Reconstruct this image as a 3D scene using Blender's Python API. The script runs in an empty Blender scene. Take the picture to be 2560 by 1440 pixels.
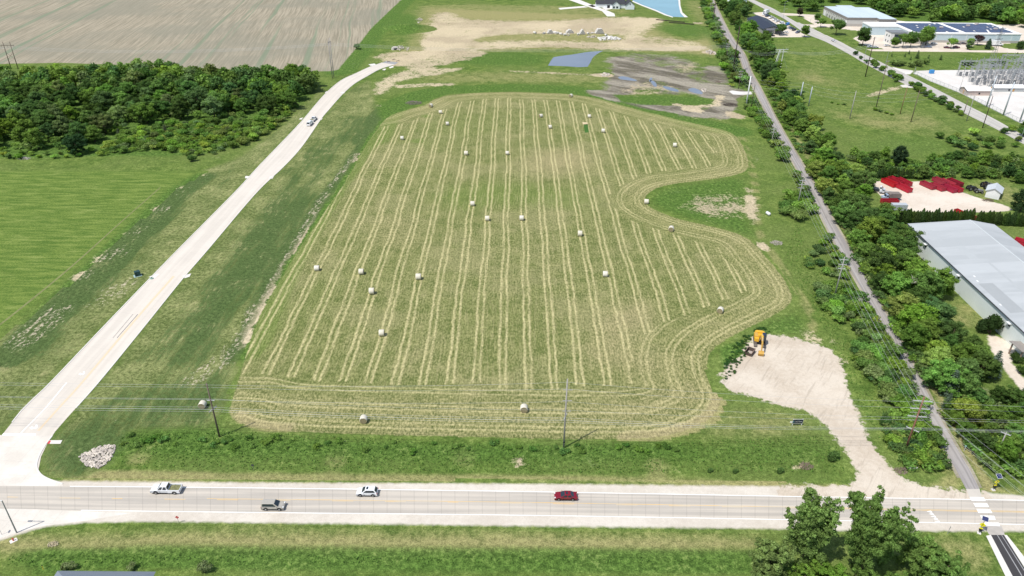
import bpy, math, random
import numpy as np
from mathutils import Vector, Matrix
from mathutils.geometry import tessellate_polygon
R = math.radians
sc = bpy.context.scene
COL = sc.collection

# ------------------------------------------------------------------ camera
F, TH, ROLL, CH = 1860.0, R(30), R(0.5), 119.0
_fw = np.array([0, math.cos(TH), -math.sin(TH)])
_r0 = np.array([1.0, 0, 0]); _u0 = np.cross(_r0, _fw)
_r = _r0*math.cos(ROLL) + _u0*math.sin(ROLL)
_u = _u0*math.cos(ROLL) - _r0*math.sin(ROLL)

def W(px, py, z=0.0):
    """ground position (x, y) at height z of a point surveyed in the photograph"""
    d = _fw*F + _r*(px-1280) - _u*(py-720)
    t = (z-CH)/d[2]
    return (float(d[0]*t), float(d[1]*t))

def WL(pts, z=0.0):
    return [W(a, b, z) for a, b in pts]

cam = bpy.data.cameras.new('camera')
cam.sensor_width = 36.0
cam.lens = F/2560*36.0
cam.clip_start = 1.0; cam.clip_end = 20000
co = bpy.data.objects.new('camera', cam); COL.objects.link(co)
M = Matrix(((_r[0], _u[0], -_fw[0], 0), (_r[1], _u[1], -_fw[1], 0), (_r[2], _u[2], -_fw[2], CH), (0, 0, 0, 1)))
co.matrix_world = M
sc.camera = co

# ------------------------------------------------------------------ light
EL, AZ = R(61), R(38)            # the sun stands behind the camera, to its left
sd = Vector((-math.cos(AZ)*math.cos(EL), -math.sin(AZ)*math.cos(EL), math.sin(EL)))
sl = bpy.data.lights.new('sun', 'SUN'); sl.energy = 4.3; sl.angle = R(0.53); sl.color = (1.0, 0.965, 0.90)
so = bpy.data.objects.new('sun', sl); COL.objects.link(so)
so.rotation_euler = (-sd).to_track_quat('-Z', 'Y').to_euler()
so.location = sd*500
w = bpy.data.worlds.new('World'); sc.world = w; w.use_nodes = True
nt = w.node_tree; bg = nt.nodes['Background']
sky = nt.nodes.new('ShaderNodeTexSky'); sky.sky_type = 'NISHITA'; sky.sun_disc = False
sky.sun_elevation = EL; sky.sun_rotation = math.atan2(sd.x, sd.y); sky.air_density = 1.0; sky.dust_density = 1.5
nt.links.new(sky.outputs[0], bg.inputs[0]); bg.inputs[1].default_value = 0.15
sc.view_settings.view_transform = 'Standard'; sc.view_settings.look = 'None'; sc.view_settings.exposure = 0.0

# ------------------------------------------------------------------ node helper
class NB:
    def __init__(s, name, rough=0.9, spec=0.15):
        s.m = bpy.data.materials.new(name); s.m.use_nodes = True
        s.t = s.m.node_tree; s.t.nodes.clear()
        s.out = s.t.nodes.new('ShaderNodeOutputMaterial')
        s.b = s.t.nodes.new('ShaderNodeBsdfPrincipled')
        s.b.inputs['Roughness'].default_value = rough
        s.b.inputs['Specular IOR Level'].default_value = spec
        s.t.links.new(s.b.outputs[0], s.out.inputs[0])
    def put(s, sock, v):
        if v is None: return
        if isinstance(v, bpy.types.NodeSocket): s.t.links.new(v, sock)
        elif isinstance(v, (tuple, list)):
            sock.default_value = tuple(v)+(1.0,) if (len(v) == 3 and len(sock.default_value) == 4) else v
        else: sock.default_value = v
    def n(s, typ, **kw):
        nd = s.t.nodes.new('ShaderNode'+typ)
        for k, v in kw.items(): setattr(nd, k, v)
        return nd
    def pos(s): return s.n('NewGeometry').outputs['Position']
    def obj(s): return s.n('TexCoord').outputs['Object']
    def uv(s): return s.n('TexCoord').outputs['UV']
    def sep(s, v):
        nd = s.n('SeparateXYZ'); s.put(nd.inputs[0], v); return nd.outputs
    def comb(s, x=0, y=0, z=0):
        nd = s.n('CombineXYZ')
        for i, v in enumerate((x, y, z)): s.put(nd.inputs[i], v)
        return nd.outputs[0]
    def math(s, op, a, b=None, c=None, clamp=False):
        nd = s.n('Math', operation=op); nd.use_clamp = clamp
        for i, v in enumerate((a, b, c)): s.put(nd.inputs[i], v)
        return nd.outputs[0]
    def add(s, a, b): return s.math('ADD', a, b)
    def sub(s, a, b): return s.math('SUBTRACT', a, b)
    def mul(s, a, b): return s.math('MULTIPLY', a, b)
    def mix(s, f, a, b, mode='MIX'):
        nd = s.n('Mix', data_type='RGBA', blend_type=mode)
        s.put(nd.inputs[0], f); s.put(nd.inputs[6], a); s.put(nd.inputs[7], b)
        return nd.outputs[2]
    def step(s, v, lo, hi):
        nd = s.n('MapRange', interpolation_type='SMOOTHSTEP')
        s.put(nd.inputs[0], v); s.put(nd.inputs[1], lo); s.put(nd.inputs[2], hi)
        return nd.outputs[0]
    def noise(s, vec, scale, detail=3.0, rough=0.55, dist=0.0):
        nd = s.n('TexNoise'); s.put(nd.inputs['Vector'], vec)
        nd.inputs['Scale'].default_value = scale; nd.inputs['Detail'].default_value = detail
        nd.inputs['Roughness'].default_value = rough; nd.inputs['Distortion'].default_value = dist
        return nd.outputs[0]
    def voro(s, vec, scale, feature='F1', out=0):
        nd = s.n('TexVoronoi', feature=feature); s.put(nd.inputs['Vector'], vec)
        nd.inputs['Scale'].default_value = scale; return nd.outputs[out]
    def scalev(s, vec, sx, sy, sz=1.0):
        nd = s.n('Mapping'); s.put(nd.inputs['Vector'], vec); nd.inputs['Scale'].default_value = (sx, sy, sz)
        return nd.outputs[0]
    def rotv(s, vec, a, sx=1, sy=1):
        nd = s.n('Mapping'); s.put(nd.inputs['Vector'], vec); nd.inputs['Rotation'].default_value = (0, 0, a)
        return s.scalev(nd.outputs[0], sx, sy)
    def attr(s, name):
        return s.n('Attribute', attribute_name=name)
    def bump(s, h, strength=0.4, dist=0.2):
        nd = s.n('Bump'); nd.inputs['Strength'].default_value = strength; nd.inputs['Distance'].default_value = dist
        s.put(nd.inputs['Height'], h); s.t.links.new(nd.outputs[0], s.b.inputs['Normal'])
    def col(s, c): s.put(s.b.inputs['Base Color'], c); return s.m

def grass(b, pos):
    """colour of the rough ground at a world position; the sheet's 'tint' attribute says where it is dry, lush (also painted shade under the wood), bare or muddy"""
    t = b.attr('tint'); ch = b.n('SeparateColor'); b.t.links.new(t.outputs['Color'], ch.inputs[0])
    dry, lush, bare, mud = ch.outputs[0], ch.outputs[1], ch.outputs[2], t.outputs['Alpha']
    big = b.noise(pos, 0.022, 6, 0.66); mid = b.noise(pos, 0.15, 7, 0.74); fin = b.noise(pos, 0.8, 5, 0.75); tiny = b.noise(pos, 3.2, 3, 0.7)
    c = b.mix(b.step(mid, 0.36, 0.64), (0.074, 0.128, 0.025), (0.158, 0.220, 0.050))
    c = b.mix(b.step(big, 0.40, 0.66), c, (0.134, 0.182, 0.048))
    dn = b.add(dry, b.mul(b.sub(mid, 0.5), 1.1)); dn = b.add(dn, b.mul(b.sub(fin, 0.5), 0.8))
    c = b.mix(b.mul(b.step(dn, 0.15, 0.95), 0.85), c, (0.310, 0.280, 0.125))
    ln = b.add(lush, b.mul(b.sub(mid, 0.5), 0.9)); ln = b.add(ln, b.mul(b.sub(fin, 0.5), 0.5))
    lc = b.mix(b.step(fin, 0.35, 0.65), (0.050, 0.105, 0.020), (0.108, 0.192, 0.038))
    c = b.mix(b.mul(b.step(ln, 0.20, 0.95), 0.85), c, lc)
    mn = b.add(mud, b.mul(b.sub(b.noise(pos, 0.045, 6, 0.7, 0.6), 0.5), 2.4)); mn = b.add(mn, b.mul(b.sub(fin, 0.5), 0.6))
    mc = b.mix(b.step(b.noise(b.rotv(pos, 0.6, .35, 1.3), 0.06, 6, .72, .5), 0.40, 0.60), (0.125, 0.108, 0.086), (0.33, 0.295, 0.24))
    c = b.mix(b.mul(b.step(mn, 0.30, 0.85), .95), c, mc)
    sn = b.add(bare, b.mul(b.sub(mid, 0.5), 1.9)); sn = b.add(sn, b.mul(b.sub(fin, 0.5), 1.5))
    bc = b.mix(b.step(big, 0.42, 0.60), (0.46, 0.375, 0.255), (0.60, 0.50, 0.335))
    bc = b.mix(b.mul(fin, 0.35), bc, (0.36, 0.30, 0.215))
    c = b.mix(b.mul(b.step(sn, 0.40, 0.80), .92), c, bc)
    v = b.add(0.56, b.mul(b.step(fin, .30, .70), 0.52)); v = b.add(v, b.mul(b.step(tiny, .30, .70), 0.38))
    c = b.mix(b.mul(b.step(b.add(b.mul(fin, .6), b.mul(mid, .4)), .53, .66), .45), c, (0.27, 0.275, 0.105))
    return b.mix(1.0, c, b.comb(v, v, v), 'MULTIPLY'), fin, mid

def blend_edge(b, pos, c, lo=-0.6, hi=0.6, amp=3.0):
    """grass creeping over the rim of a sheet: attribute d is the distance to the rim"""
    g, fin, mid = grass(b, pos)
    d = b.add(b.attr('d').outputs['Fac'], b.mul(b.sub(b.noise(pos, 0.5, 5, 0.65), 0.5), amp))
    return b.mix(b.step(d, lo, hi), g, c), fin

MAT = {}
def plain(name, c, rough=0.7, spec=0.3, var=0.12, scale=1.5, metal=0.0):
    if name in MAT: return MAT[name]
    b = NB(name, rough, spec)
    n = b.noise(b.obj(), scale, 4, 0.6)
    v = b.add(1.0-var, b.mul(n, 2*var))
    b.b.inputs['Metallic'].default_value = metal
    MAT[name] = b.col(b.mix(1.0, c, b.comb(v, v, v), 'MULTIPLY')); return MAT[name]

def objcolour(name, rough=0.35, spec=0.5, var=0.06, coat=0.0):
    if name in MAT: return MAT[name]
    b = NB(name, rough, spec)
    oc = b.n('ObjectInfo').outputs['Color']
    v = b.add(1.0-var, b.mul(b.noise(b.obj(), 2.0, 4, 0.6), 2*var))
    b.b.inputs['Coat Weight'].default_value = coat
    MAT[name] = b.col(b.mix(1.0, oc, b.comb(v, v, v), 'MULTIPLY')); return MAT[name]

# ------------------------------------------------------------------ object helpers
def prop(o, label=None, cat=None, group=None, kind=None):
    if label: o['label'] = label
    if cat: o['category'] = cat
    if group: o['group'] = group
    if kind: o['kind'] = kind
    return o
def link(name, data, parent=None, loc=(0, 0, 0), rz=0.0):
    o = bpy.data.objects.new(name, data); COL.objects.link(o)
    if parent is not None: o.parent = parent
    o.location = loc; o.rotation_euler = (0, 0, rz)
    return o
def thing(name, label, cat, loc=(0, 0, 0), rz=0.0, group=None):
    return prop(link(name, None, None, loc, rz), label, cat, group)

class MB:
    """collects shapes into one mesh"""
    def __init__(s): s.v = []; s.f = []
    def q(s, *p):
        i = len(s.v); s.v += [tuple(x) for x in p]; s.f.append(tuple(range(i, i+len(p)))); return s
    def box(s, c, d, rz=0.0, ry=0.0, taper=(1, 1)):
        i = len(s.v); ca, sa = math.cos(rz), math.sin(rz); cy, sy = math.cos(ry), math.sin(ry)
        for z in (-1, 1):
            tx, ty = taper if z > 0 else (1, 1)
            for x, y in ((-1, -1), (1, -1), (1, 1), (-1, 1)):
                a, b_, e = x*d[0]/2*tx, y*d[1]/2*ty, z*d[2]/2
                a, e = a*cy+e*sy, -a*sy+e*cy
                s.v.append((c[0]+a*ca-b_*sa, c[1]+a*sa+b_*ca, c[2]+e))
        for f in ((3, 2, 1, 0), (4, 5, 6, 7), (0, 1, 5, 4), (1, 2, 6, 5), (2, 3, 7, 6), (3, 0, 4, 7)):
            s.f.append(tuple(i+k for k in f))
        return s
    def tube(s, pts, rad, n=6, cap=True):
        pts = [Vector(p) for p in pts]; m = len(pts)
        if not isinstance(rad, (list, tuple)): rad = [rad]*m
        i0 = len(s.v)
        for k, p in enumerate(pts):
            d = (pts[min(k+1, m-1)]-pts[max(k-1, 0)]).normalized()
            a = d.cross(Vector((0, 0, 1)) if abs(d.z) < 0.95 else Vector((1, 0, 0))).normalized(); b_ = d.cross(a)
            for j in range(n):
                t = 2*math.pi*j/n; s.v.append(tuple(p+(a*math.cos(t)+b_*math.sin(t))*rad[k]))
        for k in range(m-1):
            for j in range(n):
                s.f.append((i0+k*n+j, i0+k*n+(j+1) % n, i0+(k+1)*n+(j+1) % n, i0+(k+1)*n+j))
        if cap:
            s.f.append(tuple(i0+j for j in range(n-1, -1, -1))); s.f.append(tuple(i0+(m-1)*n+j for j in range(n)))
        return s
    def prism(s, xy, z0, z1, top=None):
        """a polygon in plan (counter-clockwise) raised from z0 to z1"""
        n = len(xy); i = len(s.v); top = top or xy
        s.v += [(x, y, z0) for x, y in xy] + [(x, y, z1) for x, y in top]
        s.f.append(tuple(i+k for k in range(n-1, -1, -1))); s.f.append(tuple(i+n+k for k in range(n)))
        for k in range(n): s.f.append((i+k, i+(k+1) % n, i+n+(k+1) % n, i+n+k))
        return s
    def side(s, xz, y0, y1):
        """a side profile (x, z) pulled across from y0 to y1"""
        n = len(xz); i = len(s.v)
        s.v += [(x, y0, z) for x, z in xz] + [(x, y1, z) for x, z in xz]
        s.f.append(tuple(i+k for k in range(n))); s.f.append(tuple(i+n+k for k in range(n-1, -1, -1)))
        for k in range(n): s.f.append((i+(k+1) % n, i+k, i+n+k, i+n+(k+1) % n))
        return s
    def mesh(s, name, mat, smooth=False, fix=True):
        me = bpy.data.meshes.new(name); me.from_pydata(s.v, [], s.f); me.update()
        if fix:
            import bmesh
            bm = bmesh.new(); bm.from_mesh(me); bmesh.ops.recalc_face_normals(bm, faces=bm.faces); bm.to_mesh(me); bm.free()
        if mat: me.materials.append(mat)
        if smooth: me.polygons.foreach_set('use_smooth', [True]*len(me.polygons))
        return me
    def put(s, name, mat, parent=None, loc=(0, 0, 0), rz=0.0, smooth=False):
        return link(name, s.mesh(name, mat, smooth), parent, loc, rz)

def rawmesh(name, v, f, mat=None, attrs=None):
    """v (n,3) array, f (m,4) or (m,3) array"""
    me = bpy.data.meshes.new(name); n, m, k = len(v), len(f), f.shape[1]
    me.vertices.add(n); me.vertices.foreach_set('co', np.asarray(v, np.float32).ravel())
    me.loops.add(m*k); me.loops.foreach_set('vertex_index', np.asarray(f, np.int32).ravel())
    me.polygons.add(m); me.polygons.foreach_set('loop_start', np.arange(0, m*k, k, dtype=np.int32))
    me.polygons.foreach_set('loop_total', np.full(m, k, np.int32))
    me.update(calc_edges=True)
    for nm, (typ, arr) in (attrs or {}).items():
        a = me.attributes.new(nm, typ, 'POINT')
        a.data.foreach_set('color' if typ == 'FLOAT_COLOR' else 'value', np.asarray(arr, np.float32).ravel())
    if mat: me.materials.append(mat)
    return me

# ---- a template of parts; spawn() makes a thing of its own with its own children sharing the meshes
def spawn(tpl, name, label, cat, loc, rz=0.0, scale=1.0, group=None, colour=None, cols=None):
    r = thing(name, label, cat, loc, rz, group)
    if isinstance(scale, (int, float)): scale = (scale,)*3
    r.scale = scale
    made = []
    for nm, me, par, off in tpl:
        o = link(nm, me, r if par is None else made[par], off)
        if cols and nm in cols: o.color = tuple(cols[nm])+(1,)
        elif colour: o.color = tuple(colour)+(1,)
        made.append(o)
    return r
# ================================================================== GROUND
def segdist(P, pts, closed=False):
    pts = np.asarray(pts, float); best = np.full(len(P), 1e18)
    k = len(pts) if closed else len(pts)-1
    for i in range(k):
        a, b_ = pts[i], pts[(i+1) % len(pts)]; d = b_-a; L = max((d*d).sum(), 1e-9)
        t = np.clip(((P-a)@d)/L, 0, 1); q = P-(a+t[:, None]*d)
        best = np.minimum(best, (q*q).sum(1))
    return np.sqrt(best)
def inside(P, pts):
    pts = np.asarray(pts, float); r = np.zeros(len(P), bool); n = len(pts)
    for i in range(n):
        (x1, y1), (x2, y2) = pts[i], pts[(i+1) % n]
        c = (y1 > P[:, 1]) != (y2 > P[:, 1])
        if abs(y2-y1) > 1e-12: r ^= c & (P[:, 0] < (x2-x1)*(P[:, 1]-y1)/(y2-y1)+x1)
    return r
def sdf(P, pts): return segdist(P, pts, True)*np.where(inside(P, pts), 1, -1)
def smooth_poly(pts, it=2):
    pts = [tuple(p) for p in pts]
    for _ in range(it):
        q = []
        for i in range(len(pts)):
            a, b_ = pts[i], pts[(i+1) % len(pts)]
            q += [(a[0]*.75+b_[0]*.25, a[1]*.75+b_[1]*.25), (a[0]*.25+b_[0]*.75, a[1]*.25+b_[1]*.75)]
        pts = q
    return pts

DRY, LUSH, BARE, MUD = 0, 1, 2, 3
TINT = []
def tp(ch, s, fall, pts, sm=1): TINT.append((ch, s, fall, 'p', 0, smooth_poly(WL(pts), sm)))
def tl(ch, s, wd, pts, fall=None): TINT.append((ch, s, fall if fall else wd*1.2+0.6, 'l', wd, WL(pts)))
def td(ch, s, rad, pts):
    for p in pts: TINT.append((ch, s, rad*0.9, 'l', rad*0.35, [W(*p), W(p[0]+0.5, p[1])]))
tp(DRY, .16, 24, [(2030,120),(2120,170),(2200,230),(2150,250),(2060,210)]); tp(DRY, .14, 24, [(2100,290),(2300,250),(2420,310),(2460,345),(2350,350),(2200,330)]); tp(LUSH, .35, 14, [(1960,110),(2050,105),(2100,140),(2050,170),(1985,150)])
td(DRY, .2, 14, [(2010,190),(2040,200),(1990,215),(2075,235),(2120,215),(2150,300),(2230,320),(2300,300),(2060,280)])
tp(BARE, .14, 16, [(1040,20),(1100,30),(1500,44),(1660,42),(1640,70),(1700,95),(1775,105),(1780,140),(1600,128),(1380,122),(1200,132),(1060,140),(1030,90)])
tp(BARE, .5, 10, [(1570,95),(1640,88),(1770,108),(1775,128),(1640,124),(1540,120)])
# construction ground in the distance
tp(DRY, .75, 14, [(1040,15),(1100,25),(1500,42),(1660,42),(1640,70),(1700,95),(1780,105),(1785,142),(1600,130),(1380,124),(1200,134),(1060,150),(960,165),(940,140),(1030,110)])
tp(BARE, .66, 9, [(1085,30),(1130,28),(1150,48),(1280,52),(1420,50),(1540,40),(1640,44),(1655,60),(1610,85),(1570,112),(1760,118),(1770,128),(1500,126),(1380,118),(1280,122),(1180,128),(1100,130),(1060,132),(1050,95),(1068,60)])
tp(BARE, -.55, 8, [(1150,86),(1340,86),(1560,84),(1560,106),(1300,100),(1150,106)])
tp(BARE, .75, 6, [(925,138),(1000,126),(1080,130),(1200,128),(1230,135),(1130,160),(1050,178),(985,163),(960,158)])
tp(BARE, .72, 5, [(935,205),(1000,175),(1100,170),(1180,168),(1120,185),(1010,200),(990,215),(960,238),(930,240)])
tl(BARE, .7, 2.0, [(1010,216),(1060,212),(1120,211)], 5)
tl(BARE, .6, 1.0, [(1280,178),(1400,184),(1520,190)], 4)
tl(BARE, .5, 5, [(1080,110),(1140,70),(1300,64),(1450,66),(1560,62),(1640,50)], 8); tl(BARE, .4, 4, [(1110,118),(1190,90),(1230,84)], 7)
tl(BARE, .7, 2.0, [(985,160),(1100,120),(1200,80)], 8)
tp(MUD, .62, 12, [(1530,140),(1600,126),(1690,140),(1760,150),(1795,190),(1808,235),(1845,228),(1870,226),(1870,236),(1800,258),(1850,290),(1835,303),(1760,303),(1700,290),(1650,270),(1575,250),(1520,232),(1528,200),(1520,180)])
tl(MUD, .5, 5, [(1545,150),(1580,170),(1560,200),(1535,225)], 9); tl(MUD, .6, 5, [(1600,165),(1660,185),(1720,215),(1780,232),(1840,235)], 8); tl(MUD, .5, 3, [(1790,170),(1800,215),(1790,240)], 8)
tl(MUD, .75, 2.2, [(1480,229),(1530,246),(1600,263),(1690,276),(1760,287),(1806,276),(1822,250),(1822,228)], 5); tp(BARE, .32, 8, [(1690,278),(1790,285),(1850,292),(1835,303),(1740,303),(1680,290)])
tl(MUD, .5, 2, [(1690,270),(1740,285),(1800,290),(1815,262),(1805,240)], 5)
tp(BARE, .55, 8, [(1550,208),(1640,198),(1715,228),(1600,242),(1545,238)])
tp(BARE, .6, 8, [(1680,162),(1745,150),(1755,175),(1700,187)])
tl(BARE, .95, 1.5, [(1720,272),(1740,276)], 5); tl(BARE, .9, 2, [(1830,285),(1842,290)], 5)
tl(BARE, .8, 1.0, [(1690,262),(1740,268),(1790,262),(1800,240)], 4)
tp(MUD, -1.2, 3, [(1548,240),(1640,237),(1780,246),(1792,256),(1770,263),(1620,262),(1556,252)])
tp(LUSH, .95, 3, [(1548,240),(1640,237),(1780,246),(1792,256),(1770,263),(1620,262),(1556,252)])
tl(LUSH, 1.1, 5, [(925,350),(948,315),(985,262),(1050,240),(1110,225),(1280,219),(1430,224),(1500,236),(1570,258),(1650,280),(1740,306),(1840,328)], 7)
tp(LUSH, 1.0, 6, [(985,250),(1040,226),(1110,222),(1080,245),(1020,268),(970,290)])
tp(LUSH, .85, 8, [(1170,130),(1300,128),(1375,140),(1360,165),(1200,165),(1120,155)])
tp(LUSH, .75, 10, [(1655,62),(1760,58),(1770,90),(1690,92),(1640,75)])
tp(LUSH, .5, 8, [(1640,120),(1720,120),(1760,145),(1700,150),(1650,140)])
tp(DRY, .55, 14, [(1070,178),(1530,176),(1530,214),(1300,208),(1110,212),(1030,200)])
tp(DRY, .55, 12, [(1040,8),(1500,14),(1620,30),(1500,42),(1150,46),(1090,25)])
tp(LUSH, .9, 8, [(975,85),(990,45),(1020,32),(1050,45),(1048,82),(1000,90)])
tl(LUSH, .95, 7, [(1010,0),(940,66),(895,128),(850,178)], 8)
tp(DRY, .5, 10, [(1700,0),(1760,0),(1790,60),(1820,140),(1760,150),(1740,60)])
tl(LUSH, .6, 4, [(1780,70),(1830,190),(1840,225)], 8)
# verges of the pale side road
tp(DRY, .42, 14, [(600,380),(760,240),(830,205),(740,310),(640,420),(400,660),(120,950),(0,1060),(0,960),(250,740),(430,540)])
tp(DRY, .48, 10, [(800,320),(870,262),(900,215),(930,210),(935,240),(880,320),(820,400),(700,520),(600,640),(480,760),(330,920),(260,960),(500,690),(660,480)])
for o in (0, 34, 70):
    tl(LUSH, .7, 2.6, [(505-o,440+o*.3),(300-o,650+o*.3),(70-o,880+o*.3)], 5)
tl(LUSH, .55, 4, [(880,300),(770,430),(640,620),(540,760),(440,880)], 7)
tl(LUSH, .9, 3, [(940,330),(835,480),(745,620),(665,770),(618,880)], 4)
tp(LUSH, .5, 10, [(640,560),(720,500),(790,480),(745,600),(680,700),(590,800),(500,900),(440,930),(520,780)])
tl(BARE, .95, 0.8, [(890,385),(845,440),(790,520),(745,600),(700,665),(665,740),(640,770)], 1.8)
tl(BARE, .95, 1.3, [(640,770),(605,845),(570,880),(530,915),(470,955)], 2.6)
td(BARE, .55, 3.5, [(930,290),(945,265),(880,400),(560,905),(600,850),(500,945)])
td(BARE, .42, 5, [(345,575),(330,590),(296,620),(305,628),(262,640),(258,652),(205,692),(215,685),(370,560),(400,525),(440,490)])
td(BARE, .42, 6.5, [(150,770),(138,785),(78,830),(88,822),(120,800),(345,690),(320,720),(265,745),(240,770)])
td(BARE, .55, 5, [(290,470+250),(410,520),(460,470),(520,440),(60,850),(30,870)])
tp(LUSH, .9, 6, [(130,1080),(230,1060),(300,1080),(290,1150),(220,1180),(140,1180),(100,1150)])
tp(DRY, .7, 4, [(105,1178),(160,1170),(300,1190),(500,1192),(500,1200),(200,1205)])
tp(LUSH, .7, 7, [(330,960),(560,930),(580,1000),(560,1070),(330,1065),(250,1010)])
# strip between the hay field and the main road
tp(LUSH, .70, 5, [(300,1085),(560,1074),(700,1096),(1300,1112),(1700,1106),(2050,1085),(2115,1130),(2115,1170),(1700,1165),(1300,1168),(700,1165),(300,1160)])
tp(LUSH, .55, 4, [(300,1090),(560,1080),(700,1100),(1300,1118),(1700,1112),(1700,1128),(1300,1135),(700,1125),(300,1118)])
td(BARE, .5, 2.2, [(1290,1152),(1310,1156),(2005,1170),(1990,1168)])
td(DRY, .7, 4, [(1160,1140),(840,1150),(350,1140),(1640,1165)])
tl(DRY, .8, 0.15, [(240,1186),(1000,1190),(1300,1195),(2120,1205)], .35); tl(DRY, .7, 0.15, [(600,1196),(1300,1201),(2100,1212)], .35)
tl(DRY, .8, 0.3, [(160,1205),(640,1208),(1280,1211),(1920,1217),(2130,1215)], .6)
tp(LUSH, .38, 4, [(280,1165),(1300,1172),(2115,1172),(2125,1200),(1300,1204),(300,1198)])
tp(LUSH, .8, 4, [(1830,870),(1860,855),(1890,815),(1930,795),(1975,780),(2010,790),(2020,838),(1960,838),(1900,835),(1880,860),(1850,900),(1830,940),(1800,970),(1795,940)])
tl(LUSH, .9, 2.0, [(1835,880),(1845,905)], 4)
tp(DRY, .5, 5, [(1700,1090),(1800,1040),(1900,1010),(2000,1035),(2050,1080),(1900,1100)])
# south side of the main road
tp(DRY, .72, 5, [(-300,1345),(0,1340),(700,1322),(1300,1328),(1900,1335),(1900,1384),(1000,1386),(300,1375),(-300,1385)])
tp(DRY, .35, 4, [(-300,1352),(600,1350),(1900,1355),(1900,1380),(600,1374),(-300,1380)])
tl(LUSH, 1.15, 1.6, [(130,1400),(400,1394),(1000,1400),(1500,1402),(1950,1408)], 2.5)
tp(LUSH, 1.0, 3, [(20,1392),(60,1375),(130,1368),(140,1400),(100,1420),(30,1412)])
tp(DRY, .6, 4, [(2240,1340),(2460,1335),(2500,1440),(2400,1440),(2380,1380),(2250,1370)])
tp(DRY, .6, 4, [(2530,1340),(2800,1340),(2800,1440),(2590,1440)])
# notch of grass beside the hay field and the ground along the gravel lot
tp(LUSH, .85, 5, [(1618,505),(1645,472),(1720,460),(1860,440),(1872,480),(1865,540),(1900,600),(1830,578),(1740,552),(1665,528)])
tp(BARE, .60, 9, [(1690,500),(1765,476),(1850,490),(1895,495),(1905,540),(1810,550),(1725,545)])
tl(BARE, .5, 0.8, [(1872,470),(1880,510),(1886,560)], 2.2)
td(BARE, .8, 2.6, [(1909,617),(1903,611),(1914,622)])
for o in (0, 12):
    tl(DRY, .6, .25, [(1845+o,335),(1865+o,395),(1882+o,455),(1888+o,560),(1897+o,600),(1945+o,660),(1985+o,715),(2015+o,770),(2030+o,835)], .8)
tl(BARE, .6, 1.0, [(2015,835),(2035,850)], 4)
td(BARE, .6, 2, [(2085,855),(2075,900),(2110,905)])
# east of the trail
tp(DRY, .3, 20, [(1930,120),(2030,100),(2080,150),(2060,220),(1990,190)])
tp(DRY, .25, 14, [(2080,250),(2200,250),(2380,320),(2450,350),(2300,330),(2100,310)])
tl(BARE, .65, 1.2, [(2175,240),(2215,226),(2270,213)], 4)
tp(LUSH, .55, 12, [(2120,350),(2260,330),(2420,350),(2430,380),(2300,400),(2150,400)])
tp(DRY, .55, 5, [(2350,790),(2390,740),(2450,770),(2470,810),(2420,830)])
tl(DRY, .9, .8, [(2060,470),(2118,580),(2150,645),(2190,720),(2240,800),(2300,905),(2352,1000),(2400,1090),(2450,1180),(2470,1215)], 1.4)
tl(DRY, .8, .5, [(1905,180),(1940,250),(1985,330),(2040,430)], 1.2)
tp(DRY, .8, 3, [(2350,1130),(2380,1150),(2420,1225),(2330,1222),(2280,1216),(2370,1200)])
tp(DRY, .8, 3, [(2460,1205),(2500,1220),(2700,1225),(2700,1245),(2470,1235)])
tp(DRY, .6, 8, [(2440,455),(2500,450),(2560,480),(2560,520),(2470,505),(2400,470)])
tp(LUSH, .5, 10, [(2210,135),(2560,135),(2560,165),(2300,170)])
td(BARE, .8, 6, [(1755,18),(1745,58)])
td(BARE, 1.2, 4, [(1775,132),(1785,134),(1768,131)])
td(BARE, 1.2, 5, [(1500,187),(1517,188)])
tp(LUSH, 1.1, 8, [(1905,-10),(1950,8),(1985,26),(2045,30),(2060,10),(2130,10),(2240,42),(2330,56),(2490,56),(2560,70),(2760,78),(2760,-90),(1900,-90)])
# floor under the woods: tree shade painted in with the lush tint
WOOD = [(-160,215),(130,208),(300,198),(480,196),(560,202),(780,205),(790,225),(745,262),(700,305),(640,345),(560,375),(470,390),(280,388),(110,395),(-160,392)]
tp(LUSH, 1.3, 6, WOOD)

def tint_at(P):
    out = np.zeros((len(P), 4))
    for ch, s, fall, kind, wd, pts in TINT:
        a = np.asarray(pts); lo, hi = a.min(0)-wd-fall-1, a.max(0)+wd+fall+1
        m = (P[:, 0] > lo[0]) & (P[:, 0] < hi[0]) & (P[:, 1] > lo[1]) & (P[:, 1] < hi[1])
        if not m.any(): continue
        Q = P[m]
        if kind == 'p': t = np.clip(sdf(Q, pts)/fall*0.5+0.5, 0, 1)
        else: t = np.clip(1-(segdist(Q, pts)-wd)/fall, 0, 1)
        out[m, ch] += s*t*t*(3-2*t)
    return np.clip(out, 0, 1.2)

def grid(x0, x1, y0, y1, cell):
    xs = np.arange(x0, x1+cell, cell); ys = np.arange(y0, y1+cell, cell)
    X, Y = np.meshgrid(xs, ys); P = np.stack([X.ravel(), Y.ravel()], 1); nx = len(xs)
    i = np.arange(len(ys)-1)[:, None]*nx+np.arange(nx-1)[None, :]; i = i.ravel()
    return P, np.stack([i, i+1, i+nx+1, i+nx], 1)

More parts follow.
